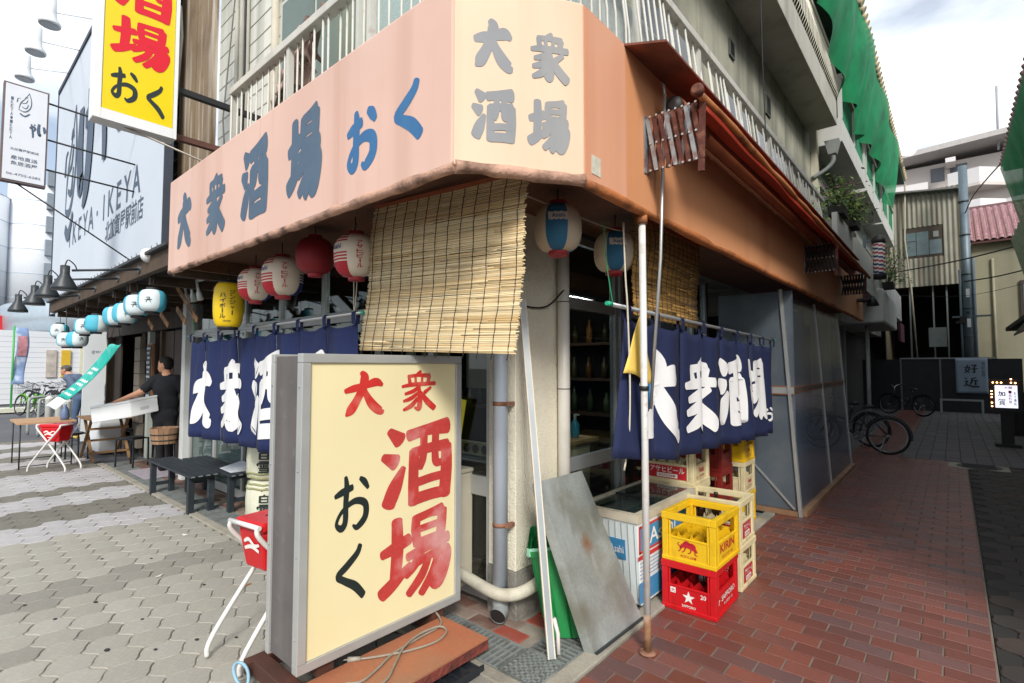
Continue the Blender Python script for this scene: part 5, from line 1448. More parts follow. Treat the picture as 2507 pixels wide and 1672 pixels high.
UP = M('pole_grey', '#66747c', .5, .3, var=.12, scale=3)
G().tube([(.47, 24, 0), (.49, 24, 8.7)], [.15, .125], 16).build('shaft', UP, t)
G().tube([(.30, 23.95, 0), (.30, 23.95, 5.0)], .04, 8).build('conduit', UP, t); G().tube([(.66, 23.95, 0), (.66, 23.95, 5.4)], .045, 8).build('conduit', UP, t)
for z in (2.6, 3.6, 4.8, 6.2, 7.4): G().lathe([(.155, 0), (.155, .05)], (.48, 24, z), 14).build('clamp', M('clamp_dark', '#3d464a', .5), t)
for z in (4.0, 2.95): G().box(.44, .54, 23.84, 23.86, z, z + .3).build('plate', WENAM, t)
G().box(.05, 1.1, 23.9, 23.96, 3.3, 3.36).build('cross_arm', UP, t)
g = G()
for k in range(5): g.box(.12 + RND.uniform(0, .3), .2 + RND.uniform(.1, .35), 23.85, 23.95, 3.1 + .08 * k, 3.18 + .08 * k)
g.build('junction_box', CABLE, t)
def wire(label, pts, r=.012):
    o = G().tube(catmull(pts, 6), r, 5).build('overhead_wire', CABLE); tag(o, label, 'wire', 'overhead wires at the alley end')
wire('thick upper wire across the corrugated shed and beige house', [(-2.1, 23.8, 5.05), (.3, 23.7, 5.3), (2.4, 22.5, 5.55)], .025)
wire('thick lower wire across the front of the beige house', [(.4, 23.8, 4.55), (1.3, 23.4, 4.6), (2.4, 22.5, 4.75)], .022)
wire('thin wire sagging at the foot of the corrugated shed cladding', [(-2.1, 23.9, 4.35), (.4, 23.8, 4.05), (2.4, 22.0, 4.3)], .008)
wire('black service cable curving from the utility pole to the green net on the right', [(.52, 23.9, 7.0), (.75, 22.8, 7.35), (1.25, 19.0, 7.2)], .018)
wire('long vertical black cable hanging before the alley balconies', [(-1.40, 5.6, 7.2), (-1.40, 5.62, 5.0), (-1.38, 5.6, 3.9)], .006)

t = thing('beige_house', 'beige house with a pink tiled roof at the end of the alley', 'building', (2, 28, 0))
G().box(.68, 6, 26, 32, 0, 6.25).build('wall', M('house_beige', '#8f8c76', .9, var=.1, scale=1, streak=('#6a6858', .5, 2)), t)
roof = G().hexa([(.55, 25.7, 6.18), (6, 25.7, 6.18), (6, 29.0, 8.3), (.55, 29.0, 8.3), (.55, 25.7, 6.24), (6, 25.7, 6.24), (6, 29.0, 8.36), (.55, 29.0, 8.36)]).build('roof', M('roof_under', '#5a3a3a', .8), t)
RT = M('roof_tile_pink', '#9b7274', .55, var=.12, scale=5, rand=.22, hue='#835a5e')
g = G(); g.smooth = True
for i in range(8):
    a0, a1 = math.pi * i / 8, math.pi * (i + 1) / 8
    p = lambda a, y: (.075 * math.cos(a), y, .05 * math.sin(a))
    g.poly([p(a0, 0), p(a1, 0), p(a1, .36), p(a0, .36)])
g.poly([(-.075 , 0, 0), (-.13, 0, -.015), (-.13, .36, -.015), (-.075, .36, 0)])
me = None; sl = math.atan2(2.12, 3.3)
for r_ in range(11):
    for c_ in range(10):
        if me is None: o = g.build('roof_tile', RT, roof); me = o.data
        else: o = bpy.data.objects.new('roof_tile', me); COL.objects.link(o); o.parent = roof
        o.location = (.68 + c_ * .21, 25.66 + r_ * .36 * math.cos(sl) * .86, 6.27 + r_ * .36 * math.sin(sl) * .86)
        o.rotation_euler = (sl - .03, 0, 0)
        if ORIGIN.get(roof.name): pass
G().tube([(1.25, 25.95, 0), (1.25, 25.95, 5.6)], .04, 8).build('downpipe', M('pipe_beige', '#8d8a76', .7), t)
w = G().box(1.95, 2.5, 25.93, 26.0, 3.2, 4.7).build('window', M('window_dark_frame', '#3d332a', .7), t); G().box(2.02, 2.43, 25.92, 25.94, 3.3, 4.6).build('pane', MATS['pane_bluegrey'], w)

t = thing('far_apartment_block', 'far pale multi-storey apartment block with angled white balconies', 'building', (4, 62, 0))
FAR = M('far_pinkwhite', '#cfc6c0', .9, var=.05, scale=.3); FARW = M('far_white', '#dedad8', .85, var=.04, scale=.3)
def zz(x): return 21.0 + x * .05
G().box(-9, 14, 62, 76, 0, 20.6).build('wall', FAR, t)
G().hexa([(-9, 59.5, 20.7), (14, 59.5, 21.9), (14, 76, 21.9), (-9, 76, 20.7), (-9, 59.5, 21.15), (14, 59.5, 22.4), (14, 76, 22.4), (-9, 76, 21.15)]).build('roof', M('far_roof', '#b9b4b0', .8), t)
for k, z in enumerate((17.6, 14.8, 12.0, 9.2, 6.4)):
    pts = [(.2, 60.2), (2.3, 59.6), (4.0, 61.2), (5.2, 60.6), (8.0, 59.8), (12, 59.8)]
    for (xa, ya), (xb, yb) in zip(pts[:-1], pts[1:]):
        G().hexa([(xa, ya, z), (xb, yb, z), (xb, yb + .25, z), (xa, ya + .25, z), (xa, ya, z + 1.35), (xb, yb, z + 1.35), (xb, yb + .25, z + 1.35), (xa, ya + .25, z + 1.35)]).build('balcony_wall', FARW, t)
    G().prism([(p[0], p[1], z + .02) for p in pts] + [(12, 62, z + .02), (.2, 62, z + .02)], (0, 0, -.25)).build('balcony_floor', FAR, t)
    G().box(-8.6, -1.2, 60.6, 62, z + .02, z + 1.1).build('balcony_wall', FARW, t)
    for x0, x1 in ((-1.0, .0), (.4, 1.6), (4.6, 6.2), (7.2, 9)):
        G().box(x0, x1, 61.94, 62.02, z + 1.3, z + 2.6).build('window', M('far_window', '#5b5f66', .3), t)
    G().box(.1, .8, 59.9, 61.9, z + 2.35, z + 2.75).build('beam_end', FARW, t)
tag(G().tube([(3.65, 61, 20.5), (3.7, 61, 26.2)], .09, 6).build('mast', M('mast_grey', '#9a9ca0', .6)), 'thin mast standing on the far apartment block roof', 'mast')
t = thing('satellite_dish', 'white satellite dish above the green net at the roof end', 'dish', (-1.15, 24, 8.9))
G().lathe([(.02, 0), (.22, .04), (.36, .12)], (-1.10, 23.0, 9.4), 18, axis=(.5, -.8, .3)).build('bowl', WENAM, t); G().tube([(-1.3, 23.1, 8.9), (-1.12, 23.02, 9.4)], .025, 6).build('mast', UP, t)

# ---- hoarding with banner at the end, lit sign, right-hand building
t = thing('dark_hoarding', 'dark hoarding with pale top rail closing the end of the alley', 'fence', (-.2, 23.5, 0))
G().box(-3.2, 1.74, 23.55, 23.6, 0, 1.84).build('board', M('board_black', '#26282b', .7, var=.2), t)
G().box(-1.46, 1.15, 23.52, 23.58, 1.845, 1.89).build('top_rail', M('rail_pale', '#9fa3a2', .6), t)
for x in (-1.46, -.35): G().box(x, x + .05, 23.50, 23.548, 0, 1.84).build('post', M('shed_post', '#6d7374', .6), t)
t = thing('cloth_banner', 'pale blue-grey banner with black brush characters on the dark hoarding', 'banner', (.5, 23.45, 1))
g = G(); g.grid(lambda u, v: Vector((.08 + .82 * u, 23.46 + .02 * math.sin(u * 7 + v * 4), 1.86 - 1.2 * v)), 12, 12); g.build('cloth', M('banner_blue', '#8fa0b4', .6, var=.1, scale=2), t, solid=.004)
fnb = plane((.49, 23.43, 0), (1, 0, 0), (0, 0, 1))
for ch, x, z, s_ in (('好', -.02, 1.50, .36), ('近', -.02, 1.05, .40)): 
    g = G(); g.add2d(brush2d(ch, x, z, s_, s_ * .85, .95), fnb, .0); g.build('character', BLK, t)
g = G(); g.add2d(vtext2d('うどんの', .29, 1.48, .10, .5), fnb, 0); g.build('character', BLK, t)
tag(G().box(-.36, .75, 22.9, 22.96, .42, .48).box(-.36, -.30, 22.9, 22.96, 0, .42).box(.69, .75, 22.9, 22.96, 0, .42).build('low_barrier', M('rail_pale', '#9fa3a2', .6)), 'low pale barrier rail in front of the dark hoarding', 'barrier')
tag(G().box(-.62, -.12, 24.2, 24.5, 2.3, 3.0).build('meter_box', M('meter_pale', '#8f9a94', .6)), 'pale meter box mounted above the dark hoarding', 'box')

t = thing('lit_sign', 'lit white sign with black and red characters framed by small bulbs', 'sign', (.78, 14.0, 0))
G().box(.55, 1.02, 14.0, 14.25, .70, 1.32).build('cabinet', M('cabinet_black', '#181516', .6, var=.2), t)
G().box(.70, .88, 14.05, 14.2, 0, .70).box(.60, .98, 13.98, 14.3, 0, .06).build('stand', MATS['cabinet_black'], t)
G().box(.625, .945, 13.985, 13.999, .775, 1.215).build('lit_face', M('lit_face', '#e8e8ee', .5, var=.05, scale=4, emit=('#e9ecff', .55)), t)
fnl = plane((.785, 13.984, 0), (1, 0, 0), (0, 0, 1))
for mesh, m in ((brush2d('加', -.065, 1.05, .11, .11, .9), BLK), (brush2d('賀', -.065, .89, .11, .13, .9), BLK), (vtext2d('一品料理', .055, .99, .05, .26), PR), (vtext2d('お食事処', .125, .96, .045, .28), BLK), (text2d('大関', .03, 1.17, .12, .06), PR)):
    g = G(); g.add2d(mesh, fnl, .0012); g.build('character', m, t)
BULB = M('lit_bulb', '#ffd9a0', .4, var=0, emit=('#ffb070', 7.0))
me = None
for x, z in [(.575, .80), (.575, .87), (.575, .98), (.575, 1.04), (.575, 1.10), (.60, 1.27), (.66, 1.27), (.72, 1.27), (.86, 1.27), (.92, 1.265), (.86, 1.34)]:
    G().lathe([(.001, -.013), (.011, -.008), (.013, 0), (.011, .008), (.001, .013)], (x, 13.975, z), 8).build('bulb', BULB, t)

rb = thing('right_building', 'dark house with tiled eave on the right-hand side of the alley', 'building', (3, 14, 0))
G().box(1.75, 6, 3.2, 21, 0, 8.2).build('wall', M('right_wall', '#57534e', .9, var=.2, scale=1, dirt=('#3a3836', .6, .8)), rb)  # near stretch, out of view, is added to shade the alley
G().hexa([(1.22, 3.0, 6.92), (6, 3.0, 6.92), (6, 19.2, 6.92), (1.22, 19.2, 6.92), (1.22, 3.0, 7.0), (6, 3.0, 9), (6, 19.2, 9), (1.22, 19.2, 7.0)]).build('eave', M('right_eave', '#4a4f4c', .8), rb)
me = None
for k in range(44):
    if me is None:
        o = G().lathe([(.075, 0), (.08, .02), (.07, .22), (.04, .23)], (0, 0, 0), 9, axis=(.87, 0, .5)).build('eave_tile', M('eave_tile_pink', '#a5797a', .7, rand=.2), rb); me = o.data; base = Vector(o.location)
    else:
        o = bpy.data.objects.new('eave_tile', me); COL.objects.link(o); o.parent = rb
    o.location = base + Vector((1.16, 6.2 + k * .295, 7.03))
G().box(1.20, 1.75, 8.5, 20.5, 2.6, 2.7).build('shop_canopy', M('canopy_dark', '#241f1e', .8), rb)
for y0, y1 in ((9, 12), (12.2, 15.5), (15.8, 19)): G().box(1.72, 1.76, y0, y1, .1, 2.4).build('shutter', M('shutter_dark', '#2a2b2e', .6, var=.15), rb)
g = G(); g.grid(lambda u, v: Vector((1.16 + .42 * v + .05 * math.sin(u * 40) * v, 11 + u * 8.1, 6.98 - 1.9 * v - .2 * math.sin(u * 8) * v)), 80, 10)
tag(g.build('green_net', NET), 'green safety net hanging from the eave of the dark house on the right', 'net')
g = G(); g.grid(lambda u, v: Vector((1.30 + .35 * v, 15.4 + u * 3.6, 5.0 - 1.6 * v + .05 * math.sin(u * 30))), 40, 6)
tag(g.build('striped_awning', M('awning_striped', '#a9b59a', .7, var=.3, scale=9)), 'pale striped awning cloth below the green net on the right', 'awning')
t = thing('side_awning', 'faded red and green shop awning on the right edge of the alley', 'awning', (1.4, 12, 2.5))
G().hexa([(1.05, 11.2, 2.25), (1.75, 11.2, 3.3), (1.75, 14.6, 3.3), (1.05, 14.6, 2.25), (1.05, 11.2, 2.29), (1.75, 11.2, 3.34), (1.75, 14.6, 3.34), (1.05, 14.6, 2.29)]).build('cloth', M('awning_redfaded', '#7a4a48', .8, var=.15, scale=3), t)
G().hexa([(1.04, 14.61, 2.25), (1.75, 14.61, 3.3), (1.75, 15.6, 3.3), (1.04, 15.6, 2.25), (1.04, 14.61, 2.29), (1.75, 14.61, 3.34), (1.75, 15.6, 3.34), (1.04, 15.6, 2.29)]).build('green_border', M('awning_green', '#3f5340', .8), t)
tag(G().box(1.02, 1.6, 16.5, 17.0, 0, 1.0).build('dark_cabinet', MATS['cabinet_black'], bevel=.02), 'dark cabinet standing behind the lit sign on the right', 'cabinet')

# ---- bicycles
TYRE = M('tyre', '#141414', .8); CHR = M('chrome', '#8d9093', .3, .9, var=.03); SADB = M('saddle_black', '#1b1a1a', .6)
def bicycle(label, loc, rz, hexc, mname, group, basket=True, lean=.06):
    """front wheel at +x; origin on the ground midway between the wheels"""
    t = thing('bicycle', label, 'bicycle', (0, 0, 0), group)
    fm = M(mname, hexc, .35, .2, var=.05)
    def ring(cx, r, rr_, m, nm, par):
        pts = [(cx + r * math.cos(a), 0, .335 + r * math.sin(a)) for a in [k * 2 * math.pi / 32 for k in range(33)]]
        return G().tube(pts, rr_, 7, cap=False).build(nm, m, par)
    for cx in (-.53, .53):
        w = ring(cx, .315, .022, TYRE, 'wheel', t)
        ring(cx, .288, .010, CHR, 'rim', w)
        g = G()
        for k in range(16):
            a = k * math.pi / 8; g.tube([(cx, 0, .335), (cx + .285 * math.cos(a), 0, .335 + .285 * math.sin(a))], .0018, 4)
        g.tube([(cx, -.05, .335), (cx, .05, .335)], .022, 8); g.build('spokes', CHR, w)
        g = G(); a0 = 30 if cx > 0 else 20
        pts = [(cx + .345 * math.cos(rad(a)), 0, .335 + .345 * math.sin(rad(a))) for a in range(a0, 200, 10)]
        for p, q in zip(pts[:-1], pts[1:]): g.bar(p, q, .045, .003, (0, 1, 0))
        g.build('mudguard', fm, t)
    g = G(); bb_ = (-.08, 0, .30); st = (-.20, 0, .72); hd = (.36, 0, .72)
    for p, q, r in ((bb_, st, .016), (bb_, (.40, 0, .58), .018), (st, (.34, 0, .66), .014) if False else ((-.14, 0, .50), (.38, 0, .66), .014), ((-.53, .04, .335), bb_, .010), ((-.53, -.04, .335), bb_, .010), ((-.53, .04, .335), st, .008), ((-.53, -.04, .335), st, .008),
                    ((.40, 0, .55), hd, .02), ((.42, .045, .52), (.53, .045, .335), .011), ((.42, -.045, .52), (.53, -.045, .335), .011), ((.40, .045, .55), (.42, .045, .52), .011), ((.40, -.045, .55), (.42, -.045, .52), .011)):
        g.tube([p, q], r, 8)
    g.build('frame', fm, t)
    G().tube([st, (-.22, 0, .82)], .012, 8).build('seat_post', CHR, t)
    G().lathe([(.02, 0), (.10, .015), (.085, .06), (.03, .075)], (-.25, 0, .81), 12).build('saddle', SADB, t)
    g = G(); g.tube(catmull([(.22, .26, .98), (.32, .24, 1.0), (.36, .1, .95), (.35, 0, .90), (.36, -.1, .95), (.32, -.24, 1.0), (.22, -.26, .98)], 4), .010, 8); g.tube([hd, (.35, 0, .92)], .012, 8); g.build('handlebar', CHR, t)
    for s_ in (-1, 1): G().tube([(.22, .26 * s_, .98), (.33, .245 * s_, 1.0)], .015, 8).build('grip', SADB, t)
    g = G().lathe([(.085, -.004), (.085, .004)], (-.08, .045, .30), 16, axis=(0, 1, 0)); g.tube([(-.08, .06, .30), (.05, .06, .22)], .009, 6); g.tube([(-.08, -.06, .30), (-.21, -.06, .38)], .009, 6)
    g.box(.02, .10, .06, .14, .205, .225); g.box(-.25, -.17, -.14, -.06, .375, .395); g.build('crank', CHR, t)
    G().tube([(-.50, .06, .32), (-.42, .16, .01)], .010, 6).build('kickstand', CHR, t)
    if basket:
        g = G()
        for z, s_ in ((.72, .10), (.80, .115), (.88, .125), (.96, .14)):
            P_ = [(.50 - .0, -s_, z), (.50 + .22 + s_ * .2, -s_, z), (.50 + .22 + s_ * .2, s_, z), (.50, s_, z)]
            for p, q in zip(P_, P_[1:] + P_[:1]): g.tube([p, q], .004, 4)
        for k in range(6):
            y = -.1 + .04 * k; g.tube([(.50, y, .72), (.50, y * 1.35, .96)], .003, 4); g.tube([(.74, y, .72), (.75, y * 1.35, .96)], .003, 4); g.tube([(.50, y, .72), (.74, y, .72)], .003, 4)
        g.build('basket', M('basket_grey', '#55585a', .5, .4), t)
    t.location = loc; t.rotation_euler = (lean, 0, rz)
    return t
GA = 'bicycles parked along the alley'
bicycle('dark bicycle with its rear wheel sticking out beside the plastic screen', (-1.45, 11.5, 0), rad(176), '#26282b', 'bike_dark', GA, False, .04)
bicycle('dark bicycle parked close behind the first one in the alley', (-1.75, 12.5, 0), rad(160), '#2b2a2d', 'bike_dark2', GA, True, -.05)
bicycle('bicycle standing far up the alley near the dark hoarding', (-1.2, 21.0, 0), rad(150), '#23282e', 'bike_bluegrey', GA, False, .05)
# ================================================================== STREET TO THE LEFT
DARKW = M('dark_plank', '#2e2620', .85, var=.2, scale=3, rand=.15, streak=('#4d4136', .5, 6, .52), bump=.3)
DARKW2 = M('dark_beam', '#4f3f30', .85, var=.2, scale=4, dirt=('#2a221c', .6, 3, .5), bump=.3)
iz = thing('wooden_izakaya', 'dark timber pub with deep canopy left of the tavern', 'building', (-11, 3, 0))
k = 0
x = -13.9
while x < -8.42:
    w_ = .30
    if not (-13.5 < x < -12.0 or -10.15 < x < -9.0):
        G().box(x, x + w_ - .006, 2.78, 2.82 - .008 * (k % 2), 0, 2.9).build('plank', DARKW, iz)
    x += w_; k += 1
G().box(-13.95, -8.4, 2.60, 2.66, 2.20, 2.86).build('lintel_board', DARKW, iz)
G().box(-13.90, -8.4, 3.3, 3.35, 0, 2.9).box(-13.96, -13.905, 2.80, 3.36, 0, 2.9).build('dark_interior', DARKIN, iz)
for xx in (-13.95, -11.2, -10.2, -8.95, -8.42): G().box(xx, xx + .10, 2.66, 2.78, 0, 2.22).build('door_post', DARKW2, iz)
G().box(-10.75, -10.62, 2.62, 2.70, 0, 2.2).build('pale_post', M('post_pale_green', '#a9b1aa', .7, var=.08), iz)
for z in range(9): G().box(-11.25, -10.9, 2.55, 2.63 + .01 * (z % 2), .15 + z * .22, .36 + z * .22).build('siding_board', M('siding_grey', '#6e675d', .85, var=.15, rand=.15), iz)
for xx in (-10.1, -9.6): G().box(xx, xx + .46, 2.71, 2.74, .05, 2.18).build('sliding_door', M('door_wood', '#3d3026', .7, var=.2, scale=4, streak=('#5a4738', .5, 8)), iz)
G().box(-13.9, -8.4, 2.82, 6, 2.9, 3.3).build('upper_wall', DARKW, iz)
# canopy
can = G().hexa([(-12.1, 1.56, 2.56), (-5.45, 1.56, 2.56), (-5.45, 2.62, 2.74), (-12.1, 2.62, 2.74), (-12.1, 1.56, 2.60), (-5.45, 1.56, 2.60), (-5.45, 2.62, 2.80), (-12.1, 2.62, 2.80)]).build('canopy', M('canopy_underside', '#2b2622', .9, var=.2), iz)
G().box(-12.15, -5.45, 1.49, 1.555, 2.545, 2.715).build('canopy_beam', DARKW2, can)
G().box(-12.2, -5.45, 1.44, 1.60, 2.718, 2.745).build('canopy_edge', M('canopy_tin', '#3a3c3d', .6, .3), can)
for k in range(9): G().box(-11.9 + k * .78, -11.83 + k * .78, 1.56, 2.6, 2.46, 2.555).build('rafter', DARKW2, can)
for k in range(36): G().tube([(-12.1 + k * .18, 1.47, 2.745), (-12.1 + k * .18, 1.46, 2.79)], .006, 4).build('bird_spike', M('spike_grey', '#7e7f7c', .5), can)
G().box(-8.4, -5.5, 2.62, 2.66, 2.20, 2.72).build('lintel_board', DARKW, iz)

# ---- billboard over the canopy
t = thing('billboard', 'large pale blue-grey billboard with dark brush lettering above the timber canopy', 'billboard', (-13, 2.3, 3))
BBM = M('billboard_vinyl', '#c9d2dc', .6, var=.03, scale=.6, dirt=('#d5dbe2', .4, .3, .45))
bb_ = G().box(-17.9, -8.42, 2.2, 2.26, 2.95, 8.85).build('panel', BBM, t)
G().box(-17.95, -17.9, 2.18, 2.30, 2.9, 8.9).box(-17.9, -8.40, 2.17, 2.28, 8.852, 8.95).box(-8.418, -8.39, 2.17, 2.28, 2.9, 8.9).build('edge_frame', M('frame_navy', '#3a4250', .6), t)
BBL = M('billboard_ink', '#4a5a6e', .6, var=.06, scale=2)
fb = plane((0, 2.2, 0), (1, 0, 0), (0, 0, 1))
for k, c in enumerate('IKEYA・IKEYA'):
    g = G(); g.add2d(text2d(c, -15.55 + k * .56, 4.62, None, .50 if c != '・' else .12), fb, .004); g.build('lettering', BBL, bb_)
g = G(); g.add2d(text2d('北加賀屋駅前店', -10.75, 4.10, 2.5, .40), fb, .004); g.build('lettering', BBL, bb_)
def strokes2d(sts, ox, oy, s_, layer=.002):
    vs, fs2 = [], []
    for si, st in enumerate(sts):
        pts = catmull(st, 8); k = len(vs)
        for i, (x, y, q) in enumerate(pts):
            a, b = pts[max(0, i-1)], pts[min(len(pts)-1, i+1)]; dx, dy = b[0]-a[0], b[1]-a[1]; L = math.hypot(dx, dy) or 1
            vs += [(ox + (x - dy/L*q) * s_, oy + (y + dx/L*q) * s_, si * layer), (ox + (x + dy/L*q) * s_, oy + (y - dx/L*q) * s_, si * layer)]
        for i in range(len(pts) - 1): fs2.append((k + 2*i, k + 2*i + 1, k + 2*i + 3, k + 2*i + 2))
    return vs, fs2
FISH = [[(0,.1,.02),(.15,.9,.05),(.5,1.5,.04),(.8,2.2,.03)], [(0,.1,.03),(.5,.0,.06),(.9,.5,.05),(1.0,1.3,.04),(.8,2.2,.03)], [(.25,.5,.03),(.6,.4,.05),(.75,.9,.03)], [(.2,.9,.03),(.55,1.0,.04),(.7,1.4,.03)], [(-.15,.9,.05),(-.1,1.3,.03),(.1,1.4,.02)], [(.1,-.3,.06),(.5,-.5,.08),(.9,-.1,.05)], [(.45,1.55,.02),(.6,1.7,.04),(.7,1.55,.02)]]
KANA = [[(1.5,1.9,.12),(1.45,1.0,.16),(1.6,.3,.15),(1.8,.5,.04)], [(1.9,1.5,.10),(2.6,1.6,.14)], [(2.3,2.1,.12),(2.4,1.2,.16),(2.2,.2,.14),(1.9,-.2,.04)],
        [(3.1,1.2,.08),(3.5,1.45,.12),(3.9,1.3,.10),(3.7,1.0,.06)], [(3.3,1.7,.06),(3.55,.9,.09),(3.6,.3,.07)], [(3.75,1.75,.07),(3.85,1.6,.07)],
        [(4.5,1.9,.10),(4.4,1.2,.13),(4.6,.7,.12),(4.8,.9,.03)], [(5.2,1.7,.09),(5.35,1.3,.12),(5.3,1.0,.05)]]
g = G(); g.add2d(strokes2d([[(x, y, q * 1.7) for x, y, q in st] for st in FISH + KANA], -16.3, 5.25, 1.12), fb, .004); g.build('brush_logo', BBL, bb_)

# ---- small white projecting sign on the far left
t = thing('projecting_sign', 'narrow white projecting sign with vertical black writing at the far left', 'sign', (-10, .88, 4.2))
G().box(-10.14, -10.01, .64, 1.12, 4.21, 5.63).build('casing', M('frame_brown', '#6a5a5a', .6), t)
face = G().box(-10.012, -10.0, .66, 1.10, 4.235, 5.605).build('face_panel', M('sign_offwhite', '#d7dbe2', .4, var=.03), t)
fn = plane((-10.0, 0, 0), (0, 1, 0), (0, 0, 1))
for mesh in (strokes2d(FISH, .80, 5.25, .13, .0004), strokes2d([[(x * .5 + .05, y, q) for x, y, q in st] for st in KANA[3:]], .70, 4.86, .14, .0004), vtext2d('IKEYA・IKEYA', .73, 5.12, .03, .62), text2d('産地直送', .88, 4.56, .28, .06), text2d('魚居酒屋', .88, 4.48, .28, .06), text2d('06-4702-6282', .88, 4.32, .36, .035), text2d('北加賀屋駅前店', .88, 4.68, .30, .04)):
    g = G(); g.add2d(mesh, fn, .0015); g.build('lettering', BBL, face)
for z in (5.5, 4.95, 4.5): G().tube([(-10.07, 1.12, z), (-10.07, 2.2, z - .05)], .015, 6).build('bracket', CABLE, t)
G().tube([(-10.07, .8, 4.22), (-10.07, 2.2, 3.3)], .012, 6).build('stay', CABLE, t)

# ---- lamps on arms
SHADE = M('lamp_black', '#2d3338', .45, var=.08)
def arm_lamp(label, mount, head, m, kind, group, r=.10):
    t = thing('arm_lamp', label, 'lamp', tuple(mount), group)
    mount, head = Vector(mount), Vector(head)
    G().tube([mount, head + Vector((0, .05, .04))], .012, 7).build('arm', m, t)
    G().lathe([(.04, 0), (.05, .01), (.05, .05)], mount + Vector((0, -.005, 0)), 10, axis=(0, 1, 0)).build('wall_plate', m, t)
    if kind == 'cone':
        G().lathe([(r, -.16), (r * .98, -.13), (r * .42, -.02), (r * .36, .0), (r * .36, .08), (r * .2, .085)], head, 18).build('shade', m, t)
        G().lathe([(.02, -.15), (.035, -.13), (.02, -.10)], head, 10).build('bulb', M('bulb_glass', '#d8d4c8', .3), t)
        G().tube(catmull([head + Vector((0, 0, .085)), head + Vector((0, .02, .14)), head + Vector((0, .07, .10)), head + Vector((0, .09, .05))], 5), .006, 5).build('flex', CABLE, t)
    else:
        G().lathe([(r * .95, -.22), (r, -.18), (r * .62, -.08), (r * .56, .02), (r * .54, .28), (r * .3, .31)], head, 16).build('shade', m, t)
        G().lathe([(r * .8, -.225), (r * .8, -.235)], head, 16).build('lens', M('lens_grey', '#b9bdbf', .2), t)
    return t
GL = 'black cone lamps on arms along the timber canopy'
for lab, mt, hd in (('nearest black cone lamp on an arm over the timber canopy', (-6.49, 1.48, 2.62), (-6.55, .90, 2.50)), ('second black cone lamp on an arm over the timber canopy', (-7.37, 1.48, 2.62), (-7.40, .88, 2.50)),
                    ('third black cone lamp on an arm over the timber canopy', (-8.57, 1.48, 2.62), (-8.55, .90, 2.51)), ('farthest black cone lamp on an arm at the canopy end', (-9.6, 1.48, 2.62), (-9.7, .86, 2.50))):
    arm_lamp(lab, mt, hd, SHADE, 'cone', GL, .105)
GF = 'white floodlights on arms over the billboard'
for lab, mt, hd in (('top white floodlight on an arm over the billboard', (-13.96, 2.2, 9.15), (-11.8, 1.28, 7.78)), ('middle white floodlight on an arm over the billboard', (-15.3, 2.2, 9.0), (-13.0, 1.23, 7.75)), ('lowest white floodlight on an arm over the billboard', (-16.6, 2.2, 8.95), (-14.3, 1.21, 7.72))):
    arm_lamp(lab, mt, hd, M('flood_white', '#d9dcdd', .5, var=.05), 'flood', GF, .16)
t = thing('bulb_lamp', 'round white ribbed bulb lamp on a black stem by the fascia end', 'lamp', (-6.1, 1.5, 2.7))
G().lathe([(.02, 0), (.06, .01), (.075, .04), (.07, .07), (.035, .10), (.03, .16)], (-6.22, 1.46, 2.72), 16, axis=(.8, .5, .1)).build('bulb', WENAM, t)
G().tube([(-6.12, 1.52, 2.735), (-5.75, 1.72, 2.78), (-5.6, 1.8, 2.7)], .028, 8).build('stem', CABLE, t)
t = thing('track_spotlights', 'white track spotlights under the timber canopy beside the yellow lantern', 'lamp', (-6.5, 2, 2.5))
G().box(-6.85, -6.2, 1.98, 2.02, 2.54, 2.56).build('track', WENAM, t)
for k in range(3): G().lathe([(.035, -.14), (.03, -.06), (.015, -.03), (.012, .08)], (-6.75 + k * .2, 2.0, 2.47), 10, axis=(.2, -.3, 1)).build('spot', WENAM, t)

# ---- pale blue paper lanterns
LPB = M('lantern_pale', '#d5e2e6', .65, var=.04, scale=4); LSK = M('lantern_sky', '#52b6cf', .6, var=.06, scale=4)
def sky_f(i, j): return 1 if ((j + 5) // 10) % 2 == 0 else 0
SCRIB = strokes2d([[(-.04, .03, .004), (.02, .035, .005), (.0, -.01, .004)], [(-.05, -.01, .004), (.05, .0, .005)], [(.0, .02, .004), (-.03, -.05, .004)], [(.01, -.01, .004), (.04, -.05, .004)]], 0, 0, .62, .0003)
GB = 'pale blue paper lanterns under the timber canopy'
for i, (x, y, z, r, lab) in enumerate(((-6.24, 1.55, 2.27, .128, 'pale blue lantern nearest the tavern fascia'), (-6.84, 1.56, 2.27, .128, 'second pale blue lantern from the tavern fascia'), (-7.15, 1.52, 2.20, .125, 'third pale blue lantern from the tavern fascia, hanging slightly low'),
        (-7.80, 1.56, 2.21, .13, 'fourth pale blue lantern from the tavern fascia, above the teal banner'), (-8.75, 1.55, 2.17, .135, 'fifth pale blue lantern from the tavern fascia, showing its bluest side'), (-9.55, 1.56, 2.17, .13, 'sixth pale blue lantern from the tavern fascia'),
        (-9.95, 1.54, 2.00, .135, 'low pale blue lantern third from the far end of the row'), (-10.75, 1.53, 2.02, .13, 'low pale blue lantern next to the far end'), (-11.55, 1.55, 2.20, .13, 'pale blue lantern at the far end of the row'))):
    lantern(lab, (x, y, z), r, .23, [LPB, LSK], sky_f, [(SCRIB, BLK, .0), (SCRIB, BLK, 2.2), (SCRIB, BLK, -2.2)], GB, neck=.45, ribs=9, cap=CABLE, rot=(1.05, 1.15, 1.5, 1.5, 2.3, 1.2, 1.75, 1.1, 1.1)[i], cord=max(.06, 2.5 - z - .05))
